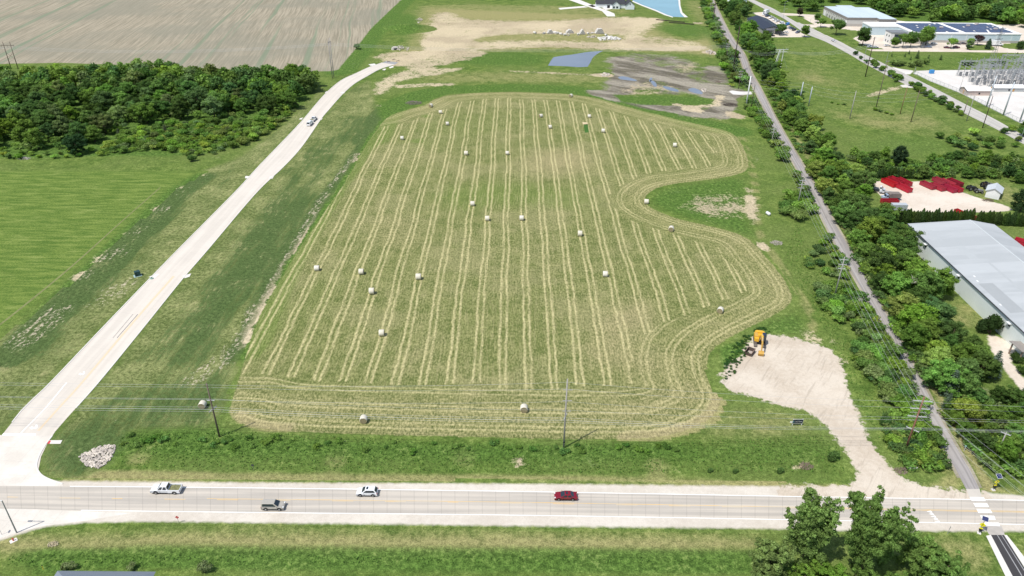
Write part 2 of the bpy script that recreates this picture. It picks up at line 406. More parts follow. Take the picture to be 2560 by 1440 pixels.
def sheet(name, poly, z, mat, cell=2.0, margin=0.8, tint=True, union=(), extra=None, **props):
    poly = np.asarray(poly, float); lo, hi = poly.min(0)-margin-cell, poly.max(0)+margin+cell
    P, Fc = grid(lo[0], hi[0], lo[1], hi[1], cell)
    d = sdf(P, poly); keep = (d[Fc] > -margin).any(1); Fc = Fc[keep]
    used = np.unique(Fc); mp = np.full(len(P), -1); mp[used] = np.arange(len(used))
    P, d, Fc = P[used], d[used], mp[Fc]
    for u in union: d = np.maximum(d, sdf(P, u))       # no grassy rim where it meets the next paved sheet
    V = np.column_stack([P, np.full(len(P), z)])
    at = {'d': ('FLOAT', d)}
    for k_, fn in (extra or {}).items(): at[k_] = ('FLOAT', fn(P))
    if tint: at['tint'] = ('FLOAT_COLOR', tint_at(P))
    return prop(link(name, rawmesh(name, V, Fc, mat, at)), kind='structure', **props)

def flat(name, poly, z, mat, **props):
    """a hard-edged flat sheet"""
    vs = [Vector((x, y, 0)) for x, y in poly]; tr = tessellate_polygon([vs])
    me = bpy.data.meshes.new(name); me.from_pydata([(x, y, z) for x, y in poly], [], [tuple(t) for t in tr])
    for p in me.polygons:
        if p.normal.z < 0: p.flip()
    me.materials.append(mat); return prop(link(name, me), kind='structure', **props)

def resample(pts, n):
    pts = np.asarray(pts, float); s = np.r_[0, np.cumsum(np.hypot(*np.diff(pts, axis=0).T))]
    t = np.linspace(0, s[-1], n); return np.stack([np.interp(t, s, pts[:, 0]), np.interp(t, s, pts[:, 1])], 1)
def smoothline(pts, n):
    """Catmull-Rom through the points, evenly resampled"""
    p = np.asarray(pts, float); q = np.vstack([2*p[0]-p[1], p, 2*p[-1]-p[-2]]); out = []
    for i in range(1, len(q)-2):
        for t in np.linspace(0, 1, 12, endpoint=False):
            a, b_, c, d = q[i-1], q[i], q[i+1], q[i+2]
            out.append(0.5*((2*b_)+(-a+c)*t+(2*a-5*b_+4*c-d)*t*t+(-a+3*b_-3*c+d)*t**3))
    out.append(q[-2]); return resample(out, n)

def strip(name, L, Rr, z, mat, n=60, cross=4, smooth=True, **props):
    """a road between two edge lines; uv = (metres along, 0..1 across)"""
    f = smoothline if smooth else resample
    a, b_ = f(L, n), f(Rr, n); c = (a+b_)/2
    u = np.r_[0, np.cumsum(np.hypot(*np.diff(c, axis=0).T))]
    V, UV = [], []
    for k in range(cross+1):
        t = k/cross; V.append(np.column_stack([a*(1-t)+b_*t, np.full(n, z)])); UV.append(np.column_stack([u, np.full(n, t)]))
    V = np.vstack(V); UV = np.vstack(UV); fc = []
    for k in range(cross):
        for i in range(n-1): fc.append((k*n+i, (k+1)*n+i, (k+1)*n+i+1, k*n+i+1))
    fc = np.array(fc)
    e1, e2 = V[fc[0, 1]]-V[fc[0, 0]], V[fc[0, 3]]-V[fc[0, 0]]
    if e1[0]*e2[1]-e1[1]*e2[0] < 0: fc = fc[:, ::-1]
    me = rawmesh(name, V, fc, mat); uvl = me.uv_layers.new(name='uv')
    uvl.data.foreach_set('uv', UV[fc.ravel()].astype(np.float32).ravel())
    return prop(link(name, me), kind='structure', **props)

# ---------------------------------------------------------------- ground materials
b = NB('grass_ground', 0.95, 0.05); p = b.pos(); g, fin, mid = grass(b, p); b.bump(b.add(fin, mid), 0.7, 0.6); GRASS = b.col(g)

def hay_material():
    b = NB('mown_hay', 0.95, 0.05); p = b.pos(); s = b.sep(p)
    d = b.attr('d').outputs['Fac']; dh = b.attr('dh').outputs['Fac']      # distance to the rim; to the rim without its straight side
    wob = b.mul(b.sub(b.noise(p, 0.018, 2, 0.5), 0.5), 2.6)
    wob2 = b.mul(b.sub(b.noise(p, 0.30, 3, 0.6), 0.5), 0.7)
    dj = b.add(dh, b.mul(b.sub(b.noise(p, .05, 4, .65), .5), 11.0)); head = b.math('GREATER_THAN', dj, b.add(14.0, b.mul(b.step(s[1], 200.0, 172.0), 6.0)))   # 0 in the headland, where the rows run round the rim
    cx = b.add(b.add(s[0], wob), 200.0 + 7.4)
    c = b.add(b.add(b.mul(cx, head), b.mul(dh, b.sub(1.0, head))), wob2)
    u = b.mul(b.math('FRACT', b.math('DIVIDE', c, 6.95)), 6.95)
    def line(at, wd, seed):
        q = b.add(at, b.mul(b.sub(b.noise(b.comb(s[0], s[1], seed), .10, 3, .6), .5), 1.1))
        return b.sub(1.0, b.step(b.math('ABSOLUTE', b.sub(u, q)), wd*0.05, wd*1.45))
    along = b.comb(c, b.mul(s[1], 0.05), b.mul(s[0], 0.05))
    f1 = b.step(b.noise(along, 1.6, 4, 0.7), 0.25, 0.52); f2 = b.step(b.noise(b.scalev(along, 1, 1.7), 1.3, 4, 0.7), 0.27, 0.55)
    rows = b.math('MAXIMUM', b.mul(line(2.55, 0.44, 1.0), f1), b.mul(line(4.3, 0.44, 9.0), f2))
    clump = b.step(b.noise(p, 1.3, 4, 0.8), 0.34, 0.58)
    rows = b.mul(rows, b.add(0.36, b.mul(clump, .64)))
    rows = b.mul(rows, b.add(.62, b.mul(head, .38)))
    t = b.attr('tint'); ch = b.n('SeparateColor'); b.t.links.new(t.outputs['Color'], ch.inputs[0])
    big = b.noise(p, 0.03, 6, 0.66); mid = b.noise(p, 0.2, 6, 0.72)
    fin = b.noise(b.scalev(p, 1.0, 0.45), 1.9, 5, 0.8); spk = b.noise(b.scalev(p, 1.0, 0.5), 4.5, 3, 0.75)
    stub = b.noise(b.comb(b.mul(c, 1.0), b.mul(s[1], 0.04), b.mul(s[0], .04)), 2.2, 3, 0.75)      # drill rows
    c0 = b.mix(b.step(b.add(b.mul(mid, .5), b.mul(fin, .5)), 0.40, 0.60), (0.112, 0.142, 0.040), (0.230, 0.236, 0.092))
    c0 = b.mix(b.mul(b.step(b.add(big, b.mul(b.sub(fin, .5), .5)), 0.46, 0.62), 0.40), c0, (0.315, 0.285, 0.145))
    c0 = b.mix(b.mul(b.step(b.add(ch.outputs[0], b.mul(b.sub(fin, .5), 1.3)), 0.2, 1.0), 0.60), c0, (0.40, 0.325, 0.185))
    c0 = b.mix(b.mul(b.step(b.add(ch.outputs[1], b.mul(b.sub(mid, .5), .9)), 0.25, 1.0), 0.7), c0, (0.130, 0.190, 0.042))
    rim = b.sub(1.0, b.step(dh, 2.0, 20.0))
    c0 = b.mix(b.mul(b.mul(rim, b.step(fin, .38, .68)), .55), c0, (0.38, 0.33, 0.16))
    c0 = b.mix(b.mul(b.step(stub, .50, .66), .36), c0, (0.42, 0.375, 0.19))
    c0 = b.mix(b.mul(b.step(stub, .45, .30), .40), c0, (0.085, 0.115, 0.032))
    c0 = b.mix(b.mul(b.step(spk, .58, .74), .5), c0, (0.47, 0.44, 0.22))
    c0 = b.mix(b.mul(b.step(spk, .45, .30), .5), c0, (0.095, 0.130, 0.034))
    c1 = b.mix(b.mul(rows, 0.80), c0, b.mix(fin, (0.49, 0.43, 0.205), (0.68, 0.605, 0.335)))
    v = b.add(.62, b.mul(b.step(fin, .28, .72), .72)); c1 = b.mix(1.0, c1, b.comb(v, v, v), 'MULTIPLY')
    gz, gf, gm = grass(b, p)
    de = b.add(d, b.mul(b.sub(b.noise(p, 0.7, 4, 0.6), 0.5), 1.6))
    b.bump(b.add(b.mul(rows, .5), fin), 0.45, 0.35)
    return b.col(b.mix(b.step(de, -0.2, 0.3), gz, c1))
HAY = hay_material()

def crop_material():
    b = NB('tilled_field', 0.95, 0.05); p = b.pos()
    q = b.rotv(p, R(-9), 1.0, 0.03); warp = b.mul(b.sub(b.noise(p, .006, 3, .5), .5), 9)
    qs = b.sep(q); q2 = b.comb(b.add(qs[0], warp), qs[1], 0)
    st = b.noise(b.scalev(q2, 1, .35), 0.105, 3, 0.6); st2 = b.noise(b.scalev(q2, 1, .9), 0.7, 4, 0.7); fin = b.noise(p, .8, 4, .7); big = b.noise(p, .012, 4, .6)
    c = b.mix(b.step(st2, .35, .65), (0.235, 0.210, 0.150), (0.375, 0.328, 0.243))
    c = b.mix(b.mul(b.step(big, .42, .62), .6), c, (0.235, 0.225, 0.17))
    c = b.mix(b.mul(b.step(st, .555, .65), .70), c, (0.175, 0.225, 0.145))
    v = b.add(.75, b.mul(fin, .5)); c = b.mix(1.0, c, b.comb(v, v, v), 'MULTIPLY')
    gz, gf, gm = grass(b, p); d = b.add(b.attr('d').outputs['Fac'], b.mul(b.sub(gm, .5), 3.0))
    return b.col(b.mix(b.step(d, -0.5, 0.8), gz, c))
CROP = crop_material()

def leftfield_material():
    b = NB('green_crop', 0.95, 0.05); p = b.pos()
    q = b.scalev(p, 0.16, 1.0); st = b.noise(q, 0.55, 4, .65); st2 = b.noise(b.scalev(p, .06, 1), 1.3, 3, .6); fin = b.noise(p, 1.6, 4, .7); mid = b.noise(p, .12, 4, .6); sp = b.noise(p, 5, 2, .6)
    c = b.mix(b.step(b.add(b.mul(st, .6), b.mul(fin, .4)), .40, .60), (0.085, 0.148, 0.028), (0.170, 0.232, 0.052))
    c = b.mix(b.mul(b.step(b.add(b.mul(st, .55), b.mul(mid, .45)), .50, .72), .4), c, (0.30, 0.335, 0.115))
    c = b.mix(b.mul(b.step(st2, .55, .75), .35), c, (0.075, 0.128, 0.03))
    v = b.add(.66, b.mul(fin, .45)); v = b.add(v, b.mul(sp, .25)); c = b.mix(1.0, c, b.comb(v, v, v), 'MULTIPLY')
    gz, gf, gm = grass(b, p); d = b.add(b.attr('d').outputs['Fac'], b.mul(b.sub(gm, .5), 5.0))
    b.bump(fin, .6, .5)
    return b.col(b.mix(b.step(d, -1.5, 3.5), gz, c))
LEFTF = leftfield_material()
_sd = np.subtract(W(750, 306), W(60, 1020)); SIDEANG = math.atan2(_sd[1], _sd[0])
def verge_material():
    b = NB('verge', 0.95, 0.05); p = b.pos(); q = b.rotv(p, -SIDEANG, .16, 1.0)
    st = b.noise(q, .22, 6, .72); st2 = b.noise(b.scalev(q, 1.6, 1), .7, 5, .75); mid = b.noise(p, .09, 6, .7); fin = b.noise(p, .9, 5, .78); tiny = b.noise(p, 3.4, 3, .7)
    t = b.attr('tint'); ch = b.n('SeparateColor'); b.t.links.new(t.outputs['Color'], ch.inputs[0])
    c = b.mix(b.step(b.add(b.mul(mid, .5), b.mul(fin, .5)), .40, .60), (.112, .148, .044), (.235, .255, .100))
    dk = b.add(b.mul(st, .55), b.mul(fin, .45)); dk = b.add(dk, b.mul(ch.outputs[1], .16))
    c = b.mix(b.mul(b.step(dk, .53, .63), .88), c, b.mix(fin, (.040, .078, .024), (.098, .150, .046)))
    dr = b.add(b.mul(st2, .5), b.mul(mid, .5)); dr = b.add(dr, b.mul(ch.outputs[0], .07))
    c = b.mix(b.mul(b.step(dr, .55, .66), .65), c, (.34, .33, .15))
    so = b.add(b.mul(st2, .5), b.mul(fin, .5)); so = b.add(so, b.mul(b.math('MINIMUM', ch.outputs[2], .8), .15))
    c = b.mix(b.mul(b.step(so, .625, .70), .9), c, (.46, .395, .29))
    v = b.add(.46, b.mul(b.step(fin, .32, .68), .6)); v = b.add(v, b.mul(b.step(tiny, .32, .68), .5)); c = b.mix(1.0, c, b.comb(v, v, v), 'MULTIPLY')
    gz, gf, gm = grass(b, p); d = b.add(b.attr('d').outputs['Fac'], b.mul(b.sub(gm, .5), 6.0)); b.bump(fin, .7, .6)
    return b.col(b.mix(b.step(d, -1.5, 3.0), gz, c))
VERGE = verge_material()

def gravel_material(name, ca, cb, amp=3.0, lo=-.5, hi=.5, tracks=False):
    b = NB(name, 0.95, 0.05); p = b.pos()
    n1 = b.noise(p, .08, 5, .6); n2 = b.noise(p, .9, 5, .7); n3 = b.noise(p, 6, 2, .6)
    c = b.mix(b.step(b.add(b.mul(n1, .6), b.mul(n2, .4)), .38, .62), ca, cb)
    if tracks:
        tr = b.noise(b.rotv(p, R(35), 1.2, .12), .9, 3, .6, .8); c = b.mix(b.mul(b.step(tr, .54, .68), .45), c, tuple(x*.72 for x in ca))
        c = b.mix(b.mul(b.step(n2, .62, .74), .5), c, tuple(x*.62 for x in ca))
    v = b.add(.80, b.mul(n3, .4)); c = b.mix(1.0, c, b.comb(v, v, v), 'MULTIPLY')
    e, f = blend_edge(b, p, c, lo, hi, amp); return b.col(e)
GRAVEL = gravel_material('pale_gravel', (0.49, 0.415, 0.325), (0.60, 0.53, 0.435), 6.5, tracks=True)
SHOULDER = gravel_material('shoulder_gravel', (0.53, 0.475, 0.40), (0.625, 0.575, 0.495), 1.3)
WHITEPAD = gravel_material('white_gravel', (0.58, 0.55, 0.51), (0.67, 0.64, 0.60), 1.2)
YARD = gravel_material('yard_gravel', (0.57, 0.49, 0.40), (0.66, 0.59, 0.50), 2.5)

def road_material(name, base, dark, joints=0, pale=None, jd=0.5, centre=False, blot=0.0):
    b = NB(name, 0.85, 0.15); uv = b.sep(b.uv()); p = b.pos()
    n = b.noise(p, .15, 5, .6); f = b.noise(p, 3.0, 3, .7)
    q = b.comb(b.mul(uv[0], .02), b.mul(uv[1], 6.0), 0)
    lane = b.noise(q, 1.0, 2, .5)
    c = b.mix(b.step(lane, .38, .62), dark, base)
    if centre:                                       # two wheel tracks in each lane
        tw = b.math('SINE', b.mul(uv[1], 4*2*math.pi)); c = b.mix(b.mul(b.step(tw, -.2, .9), .5), c, dark)
    if blot: c = b.mix(b.mul(b.step(b.noise(b.comb(b.mul(uv[0], .25), b.mul(uv[1], 3), 0), .9, 5, .7), .5, .68), blot), c, tuple(x*.6 for x in dark))
    if joints:
        fr = b.math('FRACT', b.math('DIVIDE', uv[0], joints))
        j = b.step(b.math('ABSOLUTE', b.sub(fr, .5)), .5-.055/joints*2.2, .5-.02/joints)
        j2 = b.step(b.math('ABSOLUTE', b.sub(uv[1], .5)), .008, .003)
        c = b.mix(b.mul(b.math('MAXIMUM', j, j2), jd), c, tuple(x*.45 for x in dark))
    v = b.add(.86, b.add(b.mul(n, .16), b.mul(f, .12))); c = b.mix(1.0, c, b.comb(v, v, v), 'MULTIPLY')
    return b.col(c)
MAINROAD = road_material('main_road_concrete', (0.535, 0.484, 0.412), (0.42, 0.385, 0.335), 2.9, jd=.28, centre=True)
SIDEROAD = road_material('new_concrete', (0.635, 0.58, 0.505), (0.58, 0.53, 0.46), 4.5, jd=.12)
TRAIL = road_material('old_asphalt', (0.37, 0.345, 0.325), (0.275, 0.255, 0.245), 0, blot=.3)
FARROAD = road_material('far_road', (0.50, 0.475, 0.43), (0.42, 0.40, 0.365), 6.0, jd=.3, centre=True)
NEWASPH = road_material('new_asphalt', (0.068, 0.066, 0.068), (0.045, 0.043, 0.045), 0)
CONC = plain('concrete', (0.53, 0.49, 0.43), .9, .1, .06, .6)
CONC2 = plain('white_concrete', (0.66, 0.63, 0.58), .9, .1, .04, .6)
def junction_material():
    b = NB('junction_concrete', .9, .1); p = b.pos(); n = b.noise(p, .12, 6, .65); f = b.noise(p, 2.5, 4, .7); q = b.sep(b.rotv(p, R(4)))
    def seam(v, w_): return b.step(b.math('ABSOLUTE', b.sub(b.math('FRACT', b.math('DIVIDE', v, w_)), .5)), .485, .497)
    j = b.math('MAXIMUM', seam(q[0], 4.6), seam(q[1], 4.2)); c = b.mix(b.step(n, .38, .62), (.60, .555, .485), (.69, .65, .58))
    c = b.mix(b.mul(j, .28), c, (.30, .28, .25)); v = b.add(.88, b.mul(f, .24)); return b.col(b.mix(1.0, c, b.comb(v, v, v), 'MULTIPLY'))
JUNC = junction_material()
PAINTW = plain('white_paint', (0.84, 0.83, 0.80), .8, .1, .06, 2.0)
def paint_yellow():
    b = NB('yellow_paint', .8, .1); n = b.noise(b.scalev(b.pos(), .12, 1), 1.2, 3, .6)
    return b.col(b.mix(b.step(n, .35, .65), (.60, .50, .33), (.72, .46, .15)))
PAINTY = paint_yellow(); PAINTO = plain('faded_orange', (.66, .53, .37), .8, .1, .08)

def water_material(name, c, rough=0.06):
    b = NB(name, rough, .5); p = b.pos(); n = b.noise(b.scalev(p, 1, 1.8), .5, 4, .65); b.bump(n, .12, .3)
    m = b.noise(p, .03, 3, .5); v = b.add(.8, b.mul(m, .4))
    return b.col(b.mix(1.0, c, b.comb(v, v, v), 'MULTIPLY'))
POND = water_material('pond_water', (0.185, 0.215, 0.262), .24)
LAKE = water_material('lake_water', (0.19, 0.36, 0.43), .2)

# ---------------------------------------------------------------- ground sheets
P, Fc = grid(-560, 620, 62, 880, 2.0)
V = np.column_stack([P, np.zeros(len(P))])
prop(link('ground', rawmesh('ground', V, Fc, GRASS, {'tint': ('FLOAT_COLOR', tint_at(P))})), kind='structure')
# the land beyond, one sheet out to the horizon with a hole where the near ground lies
o = 9000
vs = [(-o,-o),(o,-o),(o,o),(-o,o),(-559,63),(619,63),(619,879),(-559,879)]
me = bpy.data.meshes.new('terrain'); me.from_pydata([(x, y, -.05) for x, y in vs], [], [(0,1,5,4),(1,2,6,5),(2,3,7,6),(3,0,4,7)]); me.materials.append(GRASS)
prop(link('terrain', me), kind='structure')

CROPP = WL([(-220,150),(0,160),(150,157),(400,166),(640,176),(790,179),(843,177),(887,125),(930,69),(1003,0)]) + [(-60,1000),(-700,1000),(-700,560)]
sheet('tilled_field', CROPP, .02, CROP, 3.0, 1.2)
LFP = WL([(-240,428),(0,425),(250,424),(480,428),(500,432),(430,472),(330,556),(200,672),(100,756),(0,832),(-240,1010)])
sheet('green_field', LFP, .02, LEFTF, 2.0, 1.5)

sheet('road_verge', WL([(-260,1080),(-60,860),(0,810),(100,742),(210,655),(330,545),(430,466),(500,428),(600,392),(700,318),(790,235),(825,215),(752,306),(643,420),(588,480),(420,650),(260,816),(125,958),(60,1020),(3,1090),(-200,1180)]), .012, VERGE, 2.0, 1.5)
sheet('road_verge', WL([(101,1190),(92,1150),(131,1090),(167,1046),(246,957),(350,830),(457,697),(641,482),(710,416),(803,297),(870,225),(925,198),(935,240),(955,300),(930,335),(850,468),(800,540),(735,632),(668,747),(632,812),(605,900),(580,975),(565,1030),(520,1068),(330,1080),(300,1130),(240,1190),(160,1206)]), .012, VERGE, 2.0, 1.5)
strip('field_track', WL([(400,468),(300,556),(180,663),(60,762),(-40,840)]), WL([(402,469),(302.5,557),(183,665),(63.5,764),(-36,842)]), .026, plain('worn_track', (.19, .20, .085), .95, .05, .5, .5), 40, 1)
HAYPX = [(572,1035),(583,1050),(610,1063),(655,1073),(760,1081),(900,1086),(1100,1091),(1300,1096),(1480,1099),(1600,1098),(1680,1088),(1740,1068),(1780,1045),(1800,1016),(1803,990),
 (1790,962),(1772,930),(1767,900),(1778,878),(1805,855),(1850,830),(1890,810),(1930,790),(1965,771),(1981,750),(1978,732),(1963,702),(1940,670),(1912,640),(1892,615),(1868,595),(1830,579),(1790,569),(1750,560),(1705,550),(1660,535),(1628,520),(1612,506),
 (1614,490),(1632,474),(1665,463),(1713,456),(1800,446),(1855,434),(1872,420),(1870,395),(1858,368),(1842,340),(1815,326),(1780,318),(1727,307),(1647,287),(1563,266),(1493,245),(1427,235),(1347,232),(1280,230),(1220,231),(1173,233),(1113,239),(1083,249),(1066,262),(1036,270),(990,282),(962,297),(940,327),(917,357),(857,467),(820,516),(740,632),(673,747),(637,812),(612,900),(590,970),(574,1020)]
HAYP = smooth_poly(WL(HAYPX), 2)
_keep = TINT[:]
tp(DRY, .8, 18, [(1290,385),(1400,360),(1500,370),(1520,430),(1400,450),(1300,430)])
tp(DRY, .7, 12, [(1480,770),(1620,730),(1680,800),(1560,860),(1480,850)])
tp(DRY, .55, 12, [(1440,860),(1560,870),(1600,930),(1440,940)])
tp(DRY, .5, 14, [(860,560),(1000,520),(1120,560),(1050,640),(900,640)])
tp(DRY, .5, 12, [(1560,880),(1760,870),(1780,960),(1600,960)])
tp(DRY, .45, 7, [(600,960),(800,975),(1400,975),(1750,960),(1790,1000),(1700,1060),(1480,1085),(800,1070),(620,1040)])
tp(LUSH, .8, 14, [(1050,470),(1250,440),(1480,470),(1500,530),(1300,520),(1100,540)])
tp(LUSH, .5, 12, [(1000,300),(1250,270),(1300,330),(1050,380),(960,400)])
tp(LUSH, .5, 10, [(640,850),(700,740),(860,620),(900,700),(780,860)])
td(LUSH, 1.2, 3, [(1065,290),(1045,352),(1465,322)])
tl(DRY, 1.2, .8, [(600,1040),(640,1062),(720,1070)], 1.5)
tl(DRY, 1.2, 1.2, [(1800,1000),(1780,1040),(1720,1070),(1640,1090),(1560,1096)], 1.5)
def headland(Q):
    h = np.asarray(HAYP); k = [i for i in range(len(h)) if not (h[i, 0] < -58 and 146 < h[i, 1] < 372)]
    j = next(i for i in range(1, len(k)) if k[i]-k[i-1] != 1) if k[0] == 0 and k[-1] == len(h)-1 else 0
    run = k[j:]+k[:j]; q = h[run]; q = q[q[:, 0] > -66]; a_, e_ = q[0], q[-1]
    ends = sorted((a_, e_), key=lambda t: t[1]); lo_, hi_ = (a_, e_) if a_[1] > e_[1] else (e_, a_)
    q = np.vstack([[-160, a_[1]-(0 if a_[1] < 200 else 60)], q, [-160, e_[1]-(0 if e_[1] < 200 else 60)]]); return segdist(Q, q)
sheet('hay_field', HAYP, .02, HAY, 1.5, .5, extra={'dh': headland})
TINT[:] = _keep

# gravel drive and lot, shoulders
LOT = WL([(1980,1245),(2040,1222),(2100,1215),(2140,1206),(2143,1190),(2136,1165),(2110,1123),(2080,1080),(2050,1050),(2020,1030),(1980,1019),(1935,1010),(1880,992),(1815,975),(1800,940),(1822,905),(1855,890),(1862,868),(1890,840),(1930,838),(1965,840),(2005,850),(2045,862),(2085,878),(2112,925),(2113,955),(2128,995),(2150,1045),(2173,1103),(2207,1147),(2237,1180),(2273,1206),(2330,1218),(2390,1224),(2420,1232),(2440,1248)])
tx = [(-600,1196),(-100,1200),(167,1203),(640,1207),(1280,1210),(1920,1216),(2120,1214),(2290,1212),(2400,1226),(2560,1240),(3100,1262)]
bx = [(3100,1345),(2560,1329),(2130,1328),(1920,1322),(1280,1315),(640,1307),(360,1304),(200,1308),(110,1318),(60,1332),(0,1352),(-100,1385),(-250,1420),(-600,1420)]
LOTP, SHP = smooth_poly(LOT, 1), WL(tx+bx)
sheet('gravel_lot', LOTP, .046, GRAVEL, 1.0, 3.6, union=[SHP])
sheet('road_shoulder', SHP, .04, SHOULDER, 1.0, .6, union=[LOTP])

top = [(-900,1206),(0,1214),(153,1215.5),(640,1220),(1280,1228.5),(1920,1240),(2560,1251),(3300,1266)]
bot = [(-900,1268),(0,1272),(180,1276),(640,1282),(1280,1288.5),(1920,1299),(2560,1312),(3300,1328)]
RT, RB = WL(top), WL(bot)
strip('main_road', RT, RB, .055, MAINROAD, 160, 8)
def lerp(t): return [(a[0]*(1-t)+c[0]*t, a[1]*(1-t)+c[1]*t) for a, c in zip(smoothline(RT, 160), smoothline(RB, 160))]
def mark(name, A, Bb, x0, x1, mat, z=.062, n=40):
    A = [q for q in A if x0 <= q[0] <= x1]; Bb = [q for q in Bb if x0 <= q[0] <= x1]
    return strip(name, A, Bb, z, mat, n, 1, False)
def off(pts, dy): return [(q[0], q[1]+dy) for q in pts]
t0, t1, tc = lerp(0.0), lerp(1.0), lerp(.485)
mark('road_marking', off(t0, .05), off(t0, -.14), -98, 260, PAINTW); mark('road_marking', off(t1, .14), off(t1, -.05), -92, 260, PAINTW)
mark('road_marking', off(tc, .20), off(tc, .07), -66, 260, PAINTY)
for x in (-118, -106.5, -94, -84, -72.5, -60, -48, -36, -24, -12, 0, 12, 24, 36, 48, 60, 72): mark('road_marking', off(tc, -.07), off(tc, -.20), x-3, x+3.2, PAINTY, n=8)
mark('road_marking', off(tc, -.07), off(tc, -.20), 74, 260, PAINTY)
# wide dirt-pale junction mouth at the near left corner
flat('road_apron', WL([(-700,1271),(0,1271),(180,1277),(330,1283),(210,1303),(110,1315),(50,1330),(0,1347),(-100,1380),(-300,1410),(-700,1420)]), .05, JUNC)

# pale side road
SL = [(-120,1180),(-40,1126),(3,1090),(60,1020),(125,958),(260,816),(420,650),(588,480),(643,420),(690,371),(752,306),(789,262),(817,231),(853,201),(893,182),(923,168),(955,157)]
SR = [(96,1205),(100,1150),(129,1092),(167,1046),(246,957),(350,830),(457,697),(515,630),(641,482),(710,416),(755,366),(803,297),(824,272),(843,250),(864,228),(888,208),(917,191),(950,173),(988,161)]
# square the two edge lines up against each other
SLw, SRw = smoothline(WL(SL), 90), smoothline(WL(SR), 90)
strip('side_road', SLw, SRw, .05, SIDEROAD, 90, 4, False)
flat('side_road_junction', WL([(-300,1096),(-100,1094),(3,1088),(131,1090),(112,1115),(98,1140),(92,1160),(93,1172),(104,1188),(127,1200),(157,1211),(157,1216),(0,1215),(-300,1211)]), .058, JUNC)
flat('road_end_plate', WL([(955,157),(988,161),(996,156),(965,153)]), .06, plain('grey_barrier', (.3, .3, .3)))
def kerb(pts, wd=.3, h=.14):
    p = np.asarray(pts, float); m = MB(); t = np.gradient(p, axis=0); t /= np.hypot(*t.T)[:, None]; nn = np.column_stack([-t[:, 1], t[:, 0]])*wd/2
    for i in range(len(p)-1):
        a, c, d, e = p[i]-nn[i], p[i]+nn[i], p[i+1]+nn[i+1], p[i+1]-nn[i+1]
        m.q((*a, h), (*e, h), (*d, h), (*c, h)); m.q((*a, 0), (*e, 0), (*e, h), (*a, h)); m.q((*c, 0), (*c, h), (*d, h), (*d, 0))
    return prop(m.put('kerb', CONC2), kind='structure')
kerb(SLw[4:]); kerb(SRw[6:])
kerb(smoothline(WL([(131,1090),(112,1115),(98,1140),(92,1160),(93,1172),(104,1188),(127,1200),(157,1210)]), 30))
strip('road_marking', WL([(432,690),(330,806),(202,957),(150,1014),(93,1077)]), WL([(437,691),(336,806),(208,957),(156,1014),(99,1077)]), .064, PAINTO, 30, 1)
strip('road_marking', WL([(165,957),(110,1023),(49,1085)]), WL([(168,957),(113,1023),(52,1085)]), .064, PAINTW, 30, 1)
SEAL = plain('road_sealant', (.12, .11, .11))
strip('road_joint', WL([(344,786),(292,845)]), WL([(345.5,786),(293.5,845)]), .066, SEAL, 4, 1); strip('road_joint', WL([(332,786),(282,845)]), WL([(333,786),(283,845)]), .066, SEAL, 4, 1)
flat('stop_line', WL([(8,1084),(90,1084),(90,1089),(5,1089)]), .064, PAINTW)
def turn_arrow(px, py, s):
    a = [(0,0),(10,0),(14,-4),(14,-12),(9,-12),(8,-5),(2,-4)]; h = [(-6,-2),(1,3),(1,-8)]
    for q in (a, h): flat('road_marking', WL([(px+x*s, py+y*s*.8) for x, y in q]), .066, PAINTW)
turn_arrow(80, 1072, 1.0); turn_arrow(201, 937, .8)
RED = plain('red_tactile', (.55, .07, .07))
for q in ([(124,1101),(156,1101),(151,1110),(118,1110)], [(372,693),(388,685),(400,685),(386,697)], [(455,690),(478,684),(474,692),(462,696)], [(614,440),(627,441),(622,446),(612,446)], [(675,441),(685,441),(681,447),(671,447)], [(750,296),(758,294),(754,299),(748,299)], [(799,297),(807,296),(803,300),(797,301)], [(815,229),(822,228),(818,232),(812,232)], [(852,230),(863,230),(860,234),(850,233)], [(921,161),(936,159),(942,163),(927,165)], [(960,172),(966,172),(962,176),(955,175)], [(972,168),(982,165),(985,168),(975,171)]):
    flat('pavement_ramp', WL(q), .07, CONC2)
flat('tactile_paving', WL([(118,1110),(122,1102),(128,1102),(124,1110)]), .078, RED)

# trail, its apron, the crossing and the path south of the road
TL = [(1760,-30),(1775,0),(1809,80),(1844,133),(1863,180),(1883,217),(1910,270),(1942,333),(1980,400),(2024,480),(2063,560),(2106,640),(2152,720),(2197,800),(2237,880),(2279,960),(2318,1040),(2357,1120),(2405,1200),(2415,1223)]
TR = [(1768,-30),(1783,0),(1822,80),(1859,133),(1878,180),(1899,217),(1926,270),(1960,333),(2000,400),(2046,480),(2088,560),(2135,640),(2178,720),(2224,800),(2266,880),(2308,960),(2348,1040),(2392,1120),(2440,1200),(2449,1223)]
strip('trail_shoulder', WL([(x-3-.004*y, y) for x, y in TL]), WL([(x+3+.004*y, y) for x, y in TR]), .044, gravel_material('trail_edge', (.34,.31,.21), (.44,.40,.30), 0), 120, 2)
strip('trail', WL(TL), WL(TR), .05, TRAIL, 120, 4)
flat('trail_apron', WL([(2415,1223),(2449,1223),(2455,1248),(2424,1246)]), .056, CONC)
flat('trail_apron', WL([(2458,1313),(2504,1315),(2512,1338),(2473,1337.5)]), .056, plain('worn_concrete', (.42, .39, .35), .9, .1, .2, .8))
for q in ([(2424,1243),(2459,1243.5),(2464,1253),(2429,1252.5)], [(2433,1258),(2467,1258.5),(2473,1268),(2438,1267)], [(2441,1273),(2475,1274),(2481,1283),(2446,1282.5)], [(2450,1289),(2485,1290),(2489,1300),(2456,1299)], [(2460,1307),(2497,1307),(2500,1316),(2465,1314)]):
    flat('crossing_bar', WL(q), .066, PAINTW)
